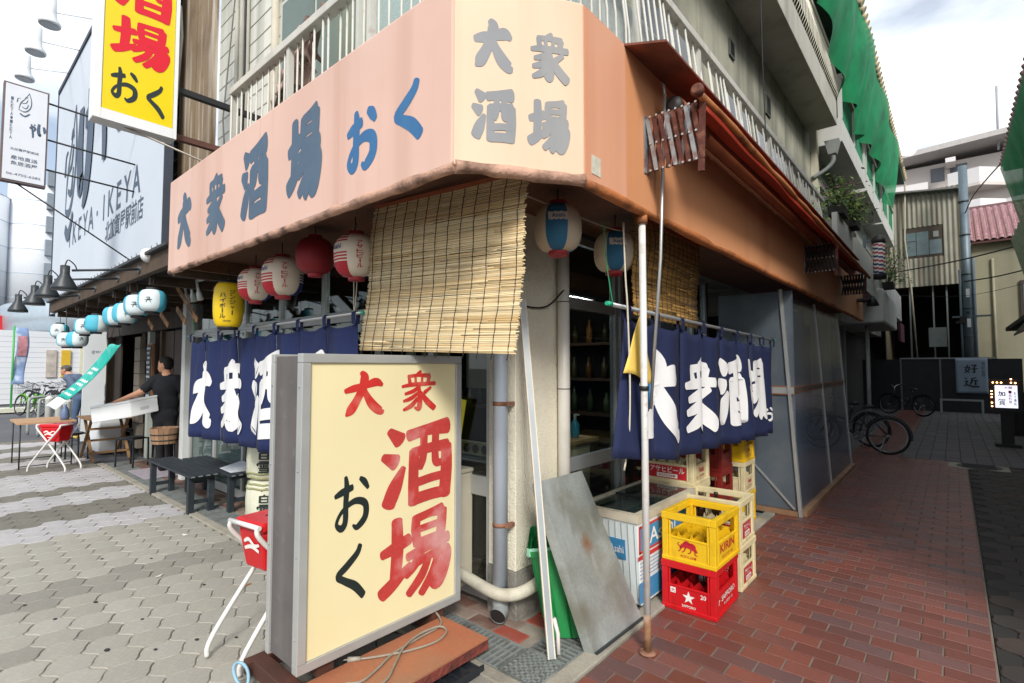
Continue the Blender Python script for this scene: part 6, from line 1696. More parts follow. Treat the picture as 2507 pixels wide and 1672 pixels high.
# wooden price strips slung diagonally on the lintel
STRIPM = M('price_strip', '#a87c54', .8, var=.15, rand=.12)
for lab, a, b, tx in (('longest wooden price strip slung on the dark lintel', (-8.84, 2.50, 2.80), (-7.92, 2.50, 2.23), '焼鳥'), ('wooden price strip on the lintel left of the yellow lantern', (-7.33, 2.50, 2.62), (-6.85, 2.50, 2.24), '枝豆'), ('short wooden price strip touching the yellow lantern', (-6.88, 2.50, 2.66), (-6.5, 2.50, 2.42), '刺身'),
                    ('wooden price strip below the nearest pale blue lantern', (-8.80, 2.50, 2.46), (-8.40, 2.50, 2.23), '串揚'), ('wooden price strip below the second pale blue lantern', (-9.6, 2.50, 2.44), (-9.2, 2.50, 2.23), '天ぷら'), ('far wooden price strip behind the pale blue lanterns', (-10.25, 2.50, 2.36), (-10.0, 2.50, 2.22), '冷')):
    t = thing('price_strip', lab, 'sign', a, 'wooden price strips on the dark lintel')
    a, b = [Vector((p[0] * .78, 1.95, 1.6 + (p[2] - 1.6) * .78)) for p in (a, b)]; d = (b - a).normalized(); t.location = a; ORIGIN[t.name] = Vector(a)
    G().bar(a, b, .012, .06, (0, 0, 1)).build('board', STRIPM, t)
    g = G(); L = (b - a).length
    g.add2d(text2d(tx, L * .5, 0, L * .7, .05), plane(a + Vector((0, -.0075, 0)), d, Vector((-d.z, 0, d.x)) if d.x > 0 else Vector((d.z, 0, -d.x))), .001); g.build('lettering', BLK, t)

# ---- teal banner on strings
t = thing('hanging_banner', 'teal and white banner hanging slantwise on strings beside the timber canopy', 'banner', (-9, 1.5, 1.5))
TLc, TRc, BLc, BRc = Vector((-8.253, 1.594, 1.87)), Vector((-7.887, 1.645, 1.873)), Vector((-10.229, 1.267, 1.004)), Vector((-9.80, 1.34, .975))
TEALB = M('banner_teal', '#19b3a3', .6, var=.08, scale=3, dirt=('#7fd6cc', .7, 3.5, .50)); WB = M('banner_white', '#dfe5e6', .6, var=.04)
def ban(u, v): return TLc.lerp(BLc, v).lerp(TRc.lerp(BRc, v), u) + Vector((.0, .02 * math.sin(v * 5), -.05 * math.sin(math.pi * v) + .012 * math.sin(u * 6)))
for v0, v1, m in ((0, .80, TEALB), (.80, 1, WB)):
    g = G(); g.grid(lambda u, v: ban(u, v0 + (v1 - v0) * v), 8, 20); g.build('cloth', m, t, solid=.004)
g = G()
for k, (c, w_) in enumerate(((.30, .5), (.36, .35), (.47, .6), (.53, .5), (.62, .4), (.70, .55))):
    g.grid(lambda u, v: ban(.25 + w_ * u, c + .03 * v + .01 * math.sin(u * 20)) + Vector((.003, -.004, .004)), 10, 1)
g.build('lettering', WB, t)
for a, b in ((TRc, (-7.78, 1.56, 2.3)), (TLc, (-8.1, 1.7, 2.5))): G().tube([a, b], .004, 4).build('string', CABLE, t)

# ---- benches
t0 = thing('slatted_bench', 'front black slatted bench on the drain gratings by the noren', 'bench', (0, 0, 0), 'black slatted benches under the noren')
BEN = M('bench_black', '#222a31', .6, var=.14, scale=6, rand=.1, dirt=('#5b6468', .35, 5, .58))
def bench(t, L, W, H, n):
    for k in range(n):
        y = -W/2 + k * W / n + .006
        G().box(-L/2, L/2, y, y + W / n - .012, H - .024, H).build('slat', BEN, t, bevel=.003)
        for s_ in (-1, 1): G().box(s_ * (L/2 + .0005), s_ * (L/2 + .002), y + .012, y + W / n - .024, H - .019, H - .006).build('slat_end', M('slat_end_pale', '#767c7e', .6), t)
    for sx in (-1, 1):
        for sy in (-1, 1): G().box(sx * (L/2 - .10) - .03, sx * (L/2 - .10) + .03, sy * (W/2 - .05) - .03, sy * (W/2 - .05) + .03, 0, H - .07).build('leg', BEN, t, bevel=.003)
        G().box(sx * (L/2 - .10) - .02, sx * (L/2 - .10) + .02, -W/2 + .08, W/2 - .08, .10, .14).build('stretcher', BEN, t)
        G().box(sx * (L/2 - .10) - .025, sx * (L/2 - .10) + .025, -W/2 + .02, W/2 - .02, H - .068, H - .026).build('apron', BEN, t)
bench(t0, 1.55, .30, .42, 4)
t0.location = (-6.97, 2.07, 0)
t1 = copy_tree(t0); t1['label'] = 'rear black slatted bench behind the front one'; t1.location = (-6.75, 2.62 - .02, 0)
t1.location = (-6.72, 2.385, 0)
o = G().hexa([(-6.42, 2.30, .424), (-6.05, 2.28, .424), (-6.02, 2.50, .424), (-6.36, 2.52, .424), (-6.42, 2.30, .426), (-6.05, 2.28, .426), (-6.02, 2.50, .49), (-6.36, 2.52, .49)]).build('menu_sheet', M('menu_paper', '#c5cbd3', .7, var=.12, scale=60)); tag(o, 'white menu sheet lying on the rear black bench', 'menu')

# ---- sake barrels
SAKE = M('straw_white', '#cfcfbb', .85, var=.08, scale=9, streak=('#a5a58c', .4, 20, .5), bump=.4, bscale=160); ROPEG = M('straw_rope', '#9a9a72', .9, var=.2, scale=30, bump=.6, bscale=200)
REDT = M('ink_red', '#c04a3c', .7); 
def barrel(label, loc, rot, full=True):
    t = thing('sake_barrel', label, 'barrel', (0, 0, 0), 'straw-wrapped sake barrels beside the bench')
    prof = [(.20, 0), (.225, .02), (.245, .08), (.25, .2), (.245, .30), (.235, .36), (.215, .40), (.19, .415)]
    G().lathe(prof, (0, 0, 0), 28).build('wrapped_body', SAKE, t)
    for z, r in ((.03, .232), (.075, .243), (.345, .238), (.385, .225)):
        pts = [(r * math.cos(a), r * math.sin(a), z + .006 * math.sin(a * 7)) for a in [k * 2 * math.pi / 28 for k in range(29)]]
        G().tube(pts, .011, 6, cap=False).build('straw_rope', ROPEG, t)
    rs, zs = [p[0] for p in prof], [p[1] for p in prof]
    def surf(x, y, z): r = np.interp(y, zs, rs) + .004 + z; a = x / .245; return Vector((r * math.sin(a), -r * math.cos(a), y))
    for mesh, m, a0 in ((brush2d('白', 0, .255, .125, .085, 1.15, .0006), BLK, -.35), (brush2d('雪', 0, .145, .135, .115, 1.0, .0006), BLK, -.35), (vtext2d('撰泉紋', 0, .20, .055, .17), REDT, .55)):
        g = G(); g.add2d(mesh, lambda x, y, z: surf(x + a0 * .245, y, z)); g.build('character', m, t)
    g = G(); g.add2d(strokes2d([[(-.10, .0, .003), (-.05, .03, .004), (0, -.0, .003), (.05, .005, .003), (.12, -.005, .003)]], 0, .325, 1.0, 0), lambda x, y, z: surf(x - .02, y, z)); g.build('crest', BLK, t)
    t.location = loc; t.rotation_euler = (0, 0, rot)
barrel('lowest sake barrel with black characters beside the benches', (-5.38, 2.44, .03), 1.2)
barrel('second sake barrel from the ground with black characters', (-5.40, 2.45, .45), 1.15)
barrel('top sake barrel half behind the navy noren', (-5.36, 2.46, .87), 1.6)
o = G()
t = thing('louvred_box', 'small grey louvred box standing between the benches and the barrels', 'box', (-5.75, 2.6, 0))
for k in range(8): G().hexa([(-5.86, 2.42, .05 + k * .07), (-5.68, 2.42, .05 + k * .07), (-5.68, 2.5, .05 + k * .07), (-5.86, 2.5, .05 + k * .07), (-5.85, 2.435, .115 + k * .07), (-5.69, 2.435, .115 + k * .07), (-5.69, 2.5, .115 + k * .07), (-5.85, 2.5, .115 + k * .07)]).build('louvre', M('louvre_grey', '#837d6c', .8, var=.12), t)
# red slotted crates stacked on end
for k in range(3):
    t = thing('red_crate', ('lowest', 'middle', 'top')[k] + ' red slotted crate of the stack between barrels and standing sign', 'crate', (-4.95, 2.4, .42 * k), 'red slotted crates behind the standing sign')
    RC = M('crate_brickred', '#9c2a22', .5, var=.08)
    z = .42 * k
    g = G()
    for x in (-5.10, -4.72): g.box(x, x + .035, 2.28, 2.60, z, z + .41)
    for q in range(5): g.box(-5.07, -4.72, 2.285, 2.305, z + .01 + q * .09, z + .045 + q * .09).box(-5.07, -4.72, 2.575, 2.595, z + .01 + q * .09, z + .045 + q * .09)
    g.build('slotted_body', RC, t)

# ---- red bins on white crossed legs
REDB = M('bin_red', '#c4121c', .35, var=.06, dirt=('#7d1016', .3, 5, .58)); LEGW = M('leg_white', '#d8d8d4', .4, var=.04)
def leg_bin(label, loc, rz, s_=1.0):
    t = thing('red_bin', label, 'bin', (0, 0, 0), 'red bins on white crossed legs')
    g = G()
    def ring(z, hx, hy): return [(-hx, -hy, z), (hx, -hy, z), (hx, hy, z), (-hx, hy, z)]
    a, b = ring(.47, .13, .10), ring(.70, .165, .13)
    g.hexa(a + b); body = g.build('tub', REDB, t, bevel=.018)
    G().box(-.178, .178, -.142, .142, .70, .755).build('lid', REDB, t, bevel=.016)
    for k in range(3): G().lathe([(.022, .7556), (.02, .7566)], (-.05 + .05 * k, -.02 * (k % 2), 0), 10).build('hole', DARKIN, t)
    for sy in (-1, 1):
        y = sy * .165
        G().tube(catmull([(-.30, y, .012), (-.27, y, .12), (.0, y, .46), (.19, y, .68), (.20, y * .9, .74)], 5), .0135, 9).build('leg', LEGW, t)
        G().tube(catmull([(.30, y * .85, .012), (.27, y * .85, .12), (.0, y * .85, .46), (-.19, y * .85, .68), (-.20, y * .8, .74)], 5), .0135, 9).build('leg', LEGW, t)
    for sx in (-1, 1): G().tube([(sx * .20, -.15, .74), (sx * .20, .15, .74)], .0135, 9).build('handle_bar', LEGW, t)
    fnb_ = plane((0, -.117, .595), (1, 0, 0), (0, -.13, 1))
    g = G(); g.add2d(strokes2d([[(-.10, .03, .008), (-.05, .05, .012), (.0, .02, .010), (.05, .05, .008), (.10, .03, .008)], [(-.09, -.01, .009), (-.03, .01, .012), (.04, -.01, .012), (.09, .01, .008)], [(-.04, -.05, .005), (.05, -.05, .005)]], 0, 0, 1, .0004), fnb_, .004); g.build('print', PW, t)
    fnb2 = plane((-.15, 0, .595), (0, -1, 0), (-.15, 0, 1))
    g = G(); g.add2d(strokes2d([[(-.07, .03, .008), (-.02, .05, .012), (.03, .02, .010), (.08, .03, .008)], [(-.07, -.01, .009), (.0, .01, .012), (.07, -.01, .010)]], 0, 0, 1, .0004), fnb2, .004); g.build('print', PW, t)
    t.location = loc; t.rotation_euler = (0, 0, rz); t.scale = (s_, s_, s_)
leg_bin('red lidded bin on white crossed legs half behind the standing sign', (-3.02, 1.40, 0), rad(98), .98)
leg_bin('red bin on white crossed legs standing out on the striped pavement', (-10.45, 1.42, 0), rad(38), .95)

# ---- tables, stools, bucket stool
TW = M('table_wood', '#8a6a48', .7, var=.14, scale=5, rand=.1); BLKM = M('stool_black', '#22262b', .45, .2, var=.08)
t = thing('folding_table', 'brown wooden folding table by the pub doors', 'table', (-11, 2.1, 0))
for k in range(5): G().box(-11.7, -10.75, 1.84 + k * .125, 1.955 + k * .125, .70, .722).build('slat', TW, t)
for y in (1.90, 2.40):
    G().bar((-11.6, y, 0), (-10.85, y, .69), .03, .04, (0, 1, 0)).build('leg', TW, t); G().bar((-10.85, y + .04, 0), (-11.6, y + .04, .69), .03, .04, (0, 1, 0)).build('leg', TW, t)
for z, x in ((.12, -10.97), (.30, -11.25), (.52, -10.98)): G().box(x - .02, x + .02, 1.90, 2.44, z, z + .035).build('stretcher', TW, t)
t = thing('thin_table', 'thin-legged light wooden table at the far left', 'table', (-11.5, 1.35, 0))
G().box(-11.9, -10.9, 1.02, 1.72, .69, .715).build('top', M('table_light', '#b58f6a', .7, var=.1), t)
for x in (-11.85, -10.95):
    for y in (1.06, 1.68): G().tube([(x, y, 0), (x, y, .69)], .010, 6).build('leg', BLKM, t)
    G().tube([(x, 1.06, .04), (x, 1.68, .04)], .008, 6).build('stretcher', BLKM, t)
tag(G().lathe([(.055, 0), (.06, .05), (.05, .16), (.02, .22), (.02, .25)], (-11.1, 1.6, .716), 12).build('blue_bottle', M('bottle_blue', '#5b6f92', .4)), 'small blue bottle standing on the thin-legged table', 'bottle')
def stool(label, loc, rz):
    t = thing('black_stool', label, 'stool', (0, 0, 0), 'black tube stools by the tables')
    G().lathe([(.15, .43), (.16, .44), (.155, .465)], (0, 0, 0), 20).build('seat', BLKM, t)
    for s_ in (-1, 1): G().tube(catmull([(-.17, s_ * .13, 0), (-.165, s_ * .13, .40), (-.13, s_ * .13, .435), (.13, s_ * .13, .435), (.165, s_ * .13, .40), (.17, s_ * .13, 0)], 4), .013, 8).build('leg_frame', BLKM, t)
    t.location = loc; t.rotation_euler = (0, 0, rz)
stool('black stool standing in front of the brown folding table', (-10.0, 2.28, 0), .5)
stool('black stool tucked behind the brown folding table', (-11.3, 2.60, 0), .2)
stool('black stool beside the red bin on the striped pavement', (-11.4, 1.75, 0), .9)
t = thing('bucket_stand', 'wooden bucket on a thin black stand beside the front bench', 'bucket', (-8.55, 2.33, 0))
BKW = M('bucket_wood', '#957458', .8, var=.14, rand=.2, scale=5)
for k in range(18):
    a0, a1 = 2 * math.pi * k / 18, 2 * math.pi * (k + .93) / 18
    P_ = lambda a, r, z: (-8.55 + r * math.cos(a), 2.33 + r * math.sin(a), z)
    G().hexa([P_(a0, .155, .50), P_(a1, .155, .50), P_(a1, .14, .50), P_(a0, .14, .50), P_(a0, .185, .72), P_(a1, .185, .72), P_(a1, .17, .72), P_(a0, .17, .72)]).build('stave', BKW, t)
for z, r in ((.55, .165), (.63, .176)): G().lathe([(r, -.008), (r + .002, .008)], (-8.55, 2.33, z), 24).build('hoop', CABLE, t)
G().lathe([(.14, .505), (.14, .515)], (-8.55, 2.33, 0), 18).build('bottom', BKW, t)
for a in (.5, 2.1, 3.7, 5.3): G().tube([(-8.55 + .15 * math.cos(a), 2.33 + .15 * math.sin(a), .50), (-8.55 + .19 * math.cos(a), 2.33 + .19 * math.sin(a), 0)], .009, 6).build('leg', BLKM, t)
tag(G().box(-9.5, -8.6, 2.12, 2.55, .008, .018).build('door_mat', M('mat_grey', '#9c949c', .95, var=.12, scale=20)), 'pale grey door mat under the bucket stand', 'mat')
tag(G().box(-12.9, -11.9, 2.2, 2.6, 0, .62).build('polystyrene_stack', M('polystyrene', '#d6d9da', .8, var=.04), bevel=.02), 'white polystyrene boxes stacked behind the brown table', 'box')

# ---- chalk menu board, tall white sign board
t = thing('menu_board', 'narrow framed chalk menu board on the pub wall behind the man in black', 'board', (-10.3, 2.58, 1))
G().box(-10.52, -10.22, 2.56, 2.60, .95, 1.98).build('frame', M('frame_wood', '#8a6242', .7), t); G().box(-10.49, -10.25, 2.548, 2.562, .98, 1.95).build('slate', M('slate', '#3b4146', .8, var=.1), t)
g = G()
for k in range(11): g.box(-10.47 + .02 * (k % 3), -10.28 - .03 * (k % 2), 2.543, 2.549, 1.88 - k * .08, 1.915 - k * .08)
g.build('chalk_writing', M('chalk', '#aeb7bd', .8, var=.5, scale=60), t)
t = thing('white_signboard', 'tall white signboard standing at the far end of the timber pub', 'sign', (-13.6, 2.4, 0))
G().box(-13.66, -13.60, 2.22, 2.58, .05, 2.32).build('board', M('board_white', '#cfd5d8', .6, var=.06, scale=2), t)
g = G(); g.add2d(strokes2d(KANA, 2.30, 1.85, .035, .0004), plane((-13.598, 0, 0), (0, 1, 0), (0, 0, 1)), .002); g.build('lettering', BBL, t)

# ---- people
def figure(name, label, prims, mats, loc, axes, group=None, cell=.011):
    """one continuous body: tapered limbs and rounded masses blended into a single surface"""
    P = []
    for p in prims:
        if p[0] == 'c': P.append(('c', np.array(p[1], float), np.array(p[2], float), p[3], p[4], p[5]))
        else: P.append(('e', np.array(p[1], float), np.array(p[2], float), None, None, p[3]))
    lo = np.min([np.minimum(q[1], q[2]) - max(q[3], q[4]) if q[0] == 'c' else q[1] - q[2] for q in P], axis=0) - .04
    hi = np.max([np.maximum(q[1], q[2]) + max(q[3], q[4]) if q[0] == 'c' else q[1] + q[2] for q in P], axis=0) + .04
    n = np.ceil((hi - lo) / cell).astype(int) + 1
    F = np.full(n, 9.0)
    ax = [lo[i] + np.arange(n[i]) * cell for i in range(3)]
    kk = .022
    def dist(q, X, Y, Z):
        if q[0] == 'c':
            a, b = q[1], q[2]; d = b - a; L2 = max(float(d @ d), 1e-9)
            t_ = np.clip(((X - a[0]) * d[0] + (Y - a[1]) * d[1] + (Z - a[2]) * d[2]) / L2, 0, 1)
            return np.sqrt((X - a[0] - d[0]*t_)**2 + (Y - a[1] - d[1]*t_)**2 + (Z - a[2] - d[2]*t_)**2) - (q[3] + (q[4] - q[3]) * t_)
        e = np.sqrt(((X - q[1][0])/q[2][0])**2 + ((Y - q[1][1])/q[2][1])**2 + ((Z - q[1][2])/q[2][2])**2)
        return (e - 1) * float(min(q[2]))
    for q in P:
        if q[0] == 'c': l_, h_ = np.minimum(q[1], q[2]) - max(q[3], q[4]), np.maximum(q[1], q[2]) + max(q[3], q[4])
        else: l_, h_ = q[1] - q[2], q[1] + q[2]
        i0 = np.maximum(((l_ - .07 - lo) / cell).astype(int), 0); i1 = np.minimum(((h_ + .07 - lo) / cell).astype(int) + 2, n)
        sl = tuple(slice(i0[i], i1[i]) for i in range(3))
        X, Y, Z = np.meshgrid(*[ax[i][sl[i]] for i in range(3)], indexing='ij')
        d = dist(q, X, Y, Z); f = F[sl]
        h = np.clip(.5 + .5 * (f - d) / kk, 0, 1)
        F[sl] = f + (d - f) * h - kk * h * (1 - h)
    # surface nets
    S = F < 0
    c = np.zeros(np.array(F.shape) - 1, int)
    for dx in (0, 1):
        for dy in (0, 1):
            for dz in (0, 1): c += S[dx:S.shape[0]-1+dx, dy:S.shape[1]-1+dy, dz:S.shape[2]-1+dz]
    act = (c > 0) & (c < 8)
    idx = np.full(act.shape, -1); cells = np.argwhere(act); idx[act] = np.arange(len(cells))
    acc = np.zeros((len(cells), 3)); cnt = np.zeros(len(cells))
    corners = [(a, b, d) for a in (0, 1) for b in (0, 1) for d in (0, 1)]
    for ca in corners:
        for axi in range(3):
            if ca[axi] == 1: continue
            cb = list(ca); cb[axi] = 1
            fa = F[cells[:, 0] + ca[0], cells[:, 1] + ca[1], cells[:, 2] + ca[2]]; fb_ = F[cells[:, 0] + cb[0], cells[:, 1] + cb[1], cells[:, 2] + cb[2]]
            cr = (fa < 0) != (fb_ < 0)
            t_ = np.where(cr, fa / np.where(np.abs(fa - fb_) < 1e-9, 1, fa - fb_), 0)
            for j in range(3): acc[:, j] += np.where(cr, ca[j] + (t_ if j == axi else 0), 0)
            cnt += cr
    V = lo + (cells + acc / cnt[:, None]) * cell
    faces = []
    for axi in range(3):
        o1, o2 = [(1, 2), (2, 0), (0, 1)][axi]
        sl_a = [slice(None)] * 3; sl_b = [slice(None)] * 3; sl_a[axi] = slice(0, -1); sl_b[axi] = slice(1, None)
        A, B = S[tuple(sl_a)], S[tuple(sl_b)]
        for e in np.argwhere(A != B):
            if e[o1] == 0 or e[o2] == 0 or e[o1] >= idx.shape[o1] or e[o2] >= idx.shape[o2]: continue
            def cid(a, b):
                q = list(e); q[o1] -= a; q[o2] -= b; return idx[tuple(q)]
            quad = (cid(1, 1), cid(0, 1), cid(0, 0), cid(1, 0))
            if min(quad) < 0: continue
            faces.append(quad if A[tuple(e)] else quad[::-1])
    cen = np.array([V[list(f)].mean(0) for f in faces])
    D = np.stack([dist(q, cen[:, 0], cen[:, 1], cen[:, 2]) for q in P], 1)
    mi = np.array([q[5] for q in P])[np.argmin(D, 1)]
    u, v, w = map(Vector, axes); loc = Vector(loc)
    g = G(); g.v = [tuple(loc + u * float(p[0]) + v * float(p[1]) + w * float(p[2])) for p in V]
    g.f = [tuple(int(i) for i in f) for f in faces]; g.m = [int(i) for i in mi]; g.sm = [True] * len(faces)
    t = thing(name, label, 'person', tuple(loc), group)
    g.build('body', mats, t)
    return t
SKIN = M('skin', '#c08d70', .6, var=.05, scale=9); HAIR = M('hair_black', '#1d1917', .8, var=.15, scale=60); SHIRT = M('shirt_black', '#12151c', .9, var=.2, scale=7, bump=.9, bscale=16); TROU = M('trousers_black', '#14151a', .9, var=.1); SHOE = M('shoe_black', '#0f0f10', .6)
RV, FV = Vector((.757, .653, 0)), Vector((-.653, .757, 0)); UZ = Vector((0, 0, 1))
def hand(c, d, pinch, m):
    """palm with four fingers and a thumb; d = finger direction, pinch = curl direction"""
    c, d, p = np.array(c), np.array(d, float), np.array(pinch, float)
    d /= np.linalg.norm(d); p /= np.linalg.norm(p); s_ = np.cross(d, p)
    out = [('c', c, c + d * .06, .026, .030, m)]
    for k, L in enumerate((.052, .062, .058, .044)):
        b = c + d * .078 + s_ * (k - 1.5) * .019
        out += [('c', b, b + d * L * .55 + p * .008, .0095, .0088, m), ('c', b + d * L * .55 + p * .008, b + d * L * .75 + p * .042, .0088, .0075, m)]
    b = c + d * .02 - s_ * .032
    out += [('c', b, b + d * .03 - s_ * .018 + p * .01, .012, .0105, m), ('c', b + d * .03 - s_ * .018 + p * .01, b + d * .055 - s_ * .018 + p * .03, .0105, .009, m)]
    return out
# man in black seen from behind: x = picture right, y = away, z = up; head turned to the left
pr = [('e', (0, .0, 1.60), (.088, .082, .108), 0), ('e', (-.035, .01, 1.555), (.062, .060, .075), 0), ('c', (-.088, .012, 1.595), (-.102, .012, 1.575), .014, .011, 0), ('e', (-.083, .012, 1.535), (.018, .025, .008), 0), ('e', (-.055, .012, 1.505), (.035, .032, .022), 0),
      ('e', (.018, -.078, 1.585), (.018, .012, .030), 0), ('e', (.022, .0, 1.640), (.090, .088, .082), 1), ('e', (.045, .0, 1.600), (.068, .084, .08), 1), ('c', (.02, 0, 1.52), (.035, .0, 1.44), .055, .060, 0),
      ('c', (-.10, .0, 1.385), (.17, .0, 1.375), .075, .075, 2), ('e', (.03, .0, 1.25), (.195, .125, .20), 2), ('e', (.03, .0, 1.02), (.185, .125, .20), 2), ('e', (.02, .0, .86), (.195, .135, .13), 2),
      ('c', (-.13, -.03, 1.375), (-.215, -.10, 1.245), .070, .066, 2), ('c', (-.225, -.11, 1.225), (-.25, -.13, 1.205), .048, .044, 0), ('c', (-.25, -.13, 1.20), (-.50, -.22, 1.075), .042, .028, 0),
      ('c', (.20, .0, 1.37), (.315, .02, 1.16), .070, .060, 2), ('c', (.315, .02, 1.15), (.385, .0, 1.06), .040, .030, 0),
      ('e', (.02, .0, .80), (.165, .12, .12), 3), ('c', (-.05, .0, .76), (-.06, .02, .44), .090, .065, 3), ('c', (-.06, .02, .44), (-.06, .06, .09), .062, .048, 3), ('c', (.10, .0, .76), (.12, -.02, .44), .090, .065, 3), ('c', (.12, -.02, .44), (.13, .02, .09), .062, .048, 3),
      ('c', (-.06, .08, .045), (-.10, .22, .04), .045, .038, 4), ('c', (.13, .04, .045), (.09, .18, .04), .045, .038, 4)]
pr += hand((-.515, -.225, 1.065), (-.8, -.25, -.45), (.0, .35, -.9), 0) + hand((.40, .0, 1.045), (.6, .05, -.5), (.2, .5, -.3), 0)
figure('person', 'man in black shirt with shaved hair carrying a white foam box into the pub', pr, [SKIN, HAIR, SHIRT, TROU, SHOE], (-8.98, 2.42, .02), (RV, FV, UZ), cell=.0105)
t = thing('foam_box', 'white polystyrene box carried under the arm of the man in black', 'box', (-9.2, 2.1, .9))
POLY = M('polystyrene', '#d6d9da', .8, var=.04)
C0 = Vector((-8.98, 2.42, 0))
def W_(a, b, c): return C0 + RV * a + FV * b + UZ * c
N0, dL, dE, up_ = W_(-.20, -.38, .87), (RV * -.66 + FV * .12 + UZ * -.10), (RV * .24 + FV * .22 + UZ * .07), Vector((0, 0, .205)) + RV * -.03
g = G(); b0 = [N0 + dL, N0, N0 + dE, N0 + dE + dL]
g.hexa(b0 + [p + up_ for p in b0]); o = g.build('box', POLY, t, bevel=.012)
g = G(); b1 = [p + up_ * 1.002 + (p - (N0 + dL * .5 + dE * .5)) * .012 for p in b0]; g.hexa(b1 + [p + up_ * .14 for p in b1]); g.build('lid', POLY, t, bevel=.008)
q = N0 + dE * .5 + up_ * .45; g = G(); nE = dE.cross(up_).normalized()
g.hexa([q - dE * .16 - up_ * .12 + nE * .001, q + dE * .16 - up_ * .12 + nE * .001, q + dE * .16 - up_ * .12 - nE * .01, q - dE * .16 - up_ * .12 - nE * .01, q - dE * .16 + up_ * .1 + nE * .001, q + dE * .16 + up_ * .1 + nE * .001, q + dE * .16 + up_ * .1 - nE * .01, q - dE * .16 + up_ * .1 - nE * .01]); g.build('grip_recess', M('grip_shadow', '#b4b8b8', .8), t)
# man bending over at the bollards: x = picture right, z = up
TEE = M('tee_bluegrey', '#56637a', .9, var=.1, scale=6); JEAN = M('jeans_blue', '#4a5f7d', .9, var=.1)
pr = [('e', (-.26, 0, 1.50), (.085, .08, .105), 0), ('e', (-.235, 0, 1.545), (.10, .085, .075), 1), ('c', (-.335, 0, 1.475), (-.35, 0, 1.455), .014, .011, 0), ('e', (-.30, 0, 1.42), (.04, .04, .03), 0), ('c', (-.22, 0, 1.44), (-.12, 0, 1.38), .055, .06, 0), ('e', (-.215, -.08, 1.50), (.018, .012, .028), 0),
      ('c', (-.08, -.14, 1.34), (-.08, .14, 1.34), .085, .085, 2), ('e', (.0, 0, 1.22), (.155, .20, .20), 2), ('e', (.10, 0, 1.02), (.14, .18, .17), 2), ('e', (.14, 0, .90), (.14, .17, .12), 3),
      ('c', (-.09, .17, 1.32), (-.17, .18, 1.10), .062, .055, 2), ('c', (-.17, .18, 1.10), (-.38, .10, .86), .040, .030, 0), ('c', (.02, -.19, 1.30), (.16, -.22, 1.12), .062, .055, 2), ('c', (.16, -.22, 1.11), (-.06, -.24, .98), .040, .030, 0),
      ('c', (.12, -.09, .86), (.06, -.09, .48), .085, .062, 3), ('c', (.06, -.09, .48), (.12, -.09, .09), .060, .045, 3), ('c', (.15, .09, .86), (.12, .09, .48), .085, .062, 3), ('c', (.12, .09, .48), (.20, .09, .09), .060, .045, 3),
      ('c', (.12, -.09, .045), (-.02, -.09, .04), .045, .038, 4), ('c', (.20, .09, .045), (.06, .09, .04), .045, .038, 4)]
pr += hand((-.395, .095, .845), (-.7, -.1, -.6), (.3, .3, -.4), 0) + hand((-.075, -.24, .972), (-.9, .0, -.4), (.0, .5, -.5), 0)
figure('person', 'grey-haired man in blue-grey tee shirt bending over by the white bollards', pr, [SKIN, M('hair_grey', '#4b4a48', .8, var=.2, scale=60), TEE, JEAN, SHOE], (-14.75, 2.30, .0), (RV, FV, UZ), cell=.012)
HOSE = M('hose_yellow', '#bfa35c', .6)
o = G().tube(catmull([(-14.95, 2.10, .88), (-14.75, 2.12, .6), (-14.6, 2.2, .15), (-14.2, 2.3, .08), (-13.9, 2.35, .35), (-13.7, 2.2, .12)], 6), .035, 8).build('yellow_hose', HOSE); tag(o, 'thick yellow hose held by the bending man', 'hose')

# ---- bollards, hoops, flag, bicycles, far buildings
BOL = M('bollard_white', '#c9cbc8', .6, var=.05)
GBo = 'white bollards beside the bending man'
for k, (x, y, lab) in enumerate(((-15.3, 1.93, 'white bollard left of the bending man'), (-14.55, 2.0, 'white bollard in front of the bending man'), (-13.8, 2.02, 'thick white bollard right of the bending man'), (-15.2, 2.52, 'white bollard before the purple poster'))):
    tag(G().lathe([(.07, 0), (.07, .85), (.078, .86), (.06, .90), (.02, .93)], (x, y, 0), 14).build('bollard', BOL), lab, 'bollard', GBo)
for x, y, lab in ((-16.3, 1.70, 'left grey hoop barrier before the bicycles'), (-15.6, 1.80, 'right grey hoop barrier before the bicycles')):
    tag(G().tube(catmull([(x, y, 0), (x, y, .72), (x - .05, y + .08, .85), (x - .3, y + .55, .85), (x - .35, y + .63, .72), (x - .36, y + .65, 0)], 5), .03, 8).build('hoop_barrier', M('hoop_grey', '#9a9f9a', .5, .3)), lab, 'barrier', 'grey hoop barriers')
t = thing('banner_flag', 'tall blue and white banner flag on a green pole at the far left', 'flag', (-24.9, 2.2, 0))
G().tube([(-24.9, 2.14, .1), (-24.9, 2.14, 3.0)], .03, 8).build('pole', M('flag_green', '#3fa356', .5), t); G().box(-25.3, -24.5, 1.7, 2.7, 0, .14).build('base', M('base_white', '#c9cab8', .6), t)
g = G(); g.grid(lambda u, v: Vector((-24.9 + .08 * math.sin(v * 7), 2.17 + .32 * u + .05 * math.sin(v * 5), 2.95 - 2.0 * v)), 6, 14); g.build('cloth', M('flag_blue', '#7f97bd', .7, var=.3, scale=3, dirt=('#d8dbe2', .9, 3, .5)), t, solid=.006)
g = G(); g.grid(lambda u, v: Vector((-24.87 + .08 * math.sin((.15 + v * .35) * 7), 2.20 + .24 * u + .05 * math.sin((.15 + v * .35) * 5), 2.65 - .7 * v)), 4, 6); g.build('red_print', M('flag_red', '#b98088', .7, var=.5, scale=5), t)
GBk = 'bicycles parked before the white tiled wall'
bicycle('bright green bicycle parked at the far left', (-22.3, 2.35, 0), rad(200), '#5fae1e', 'bike_green', GBk, True)
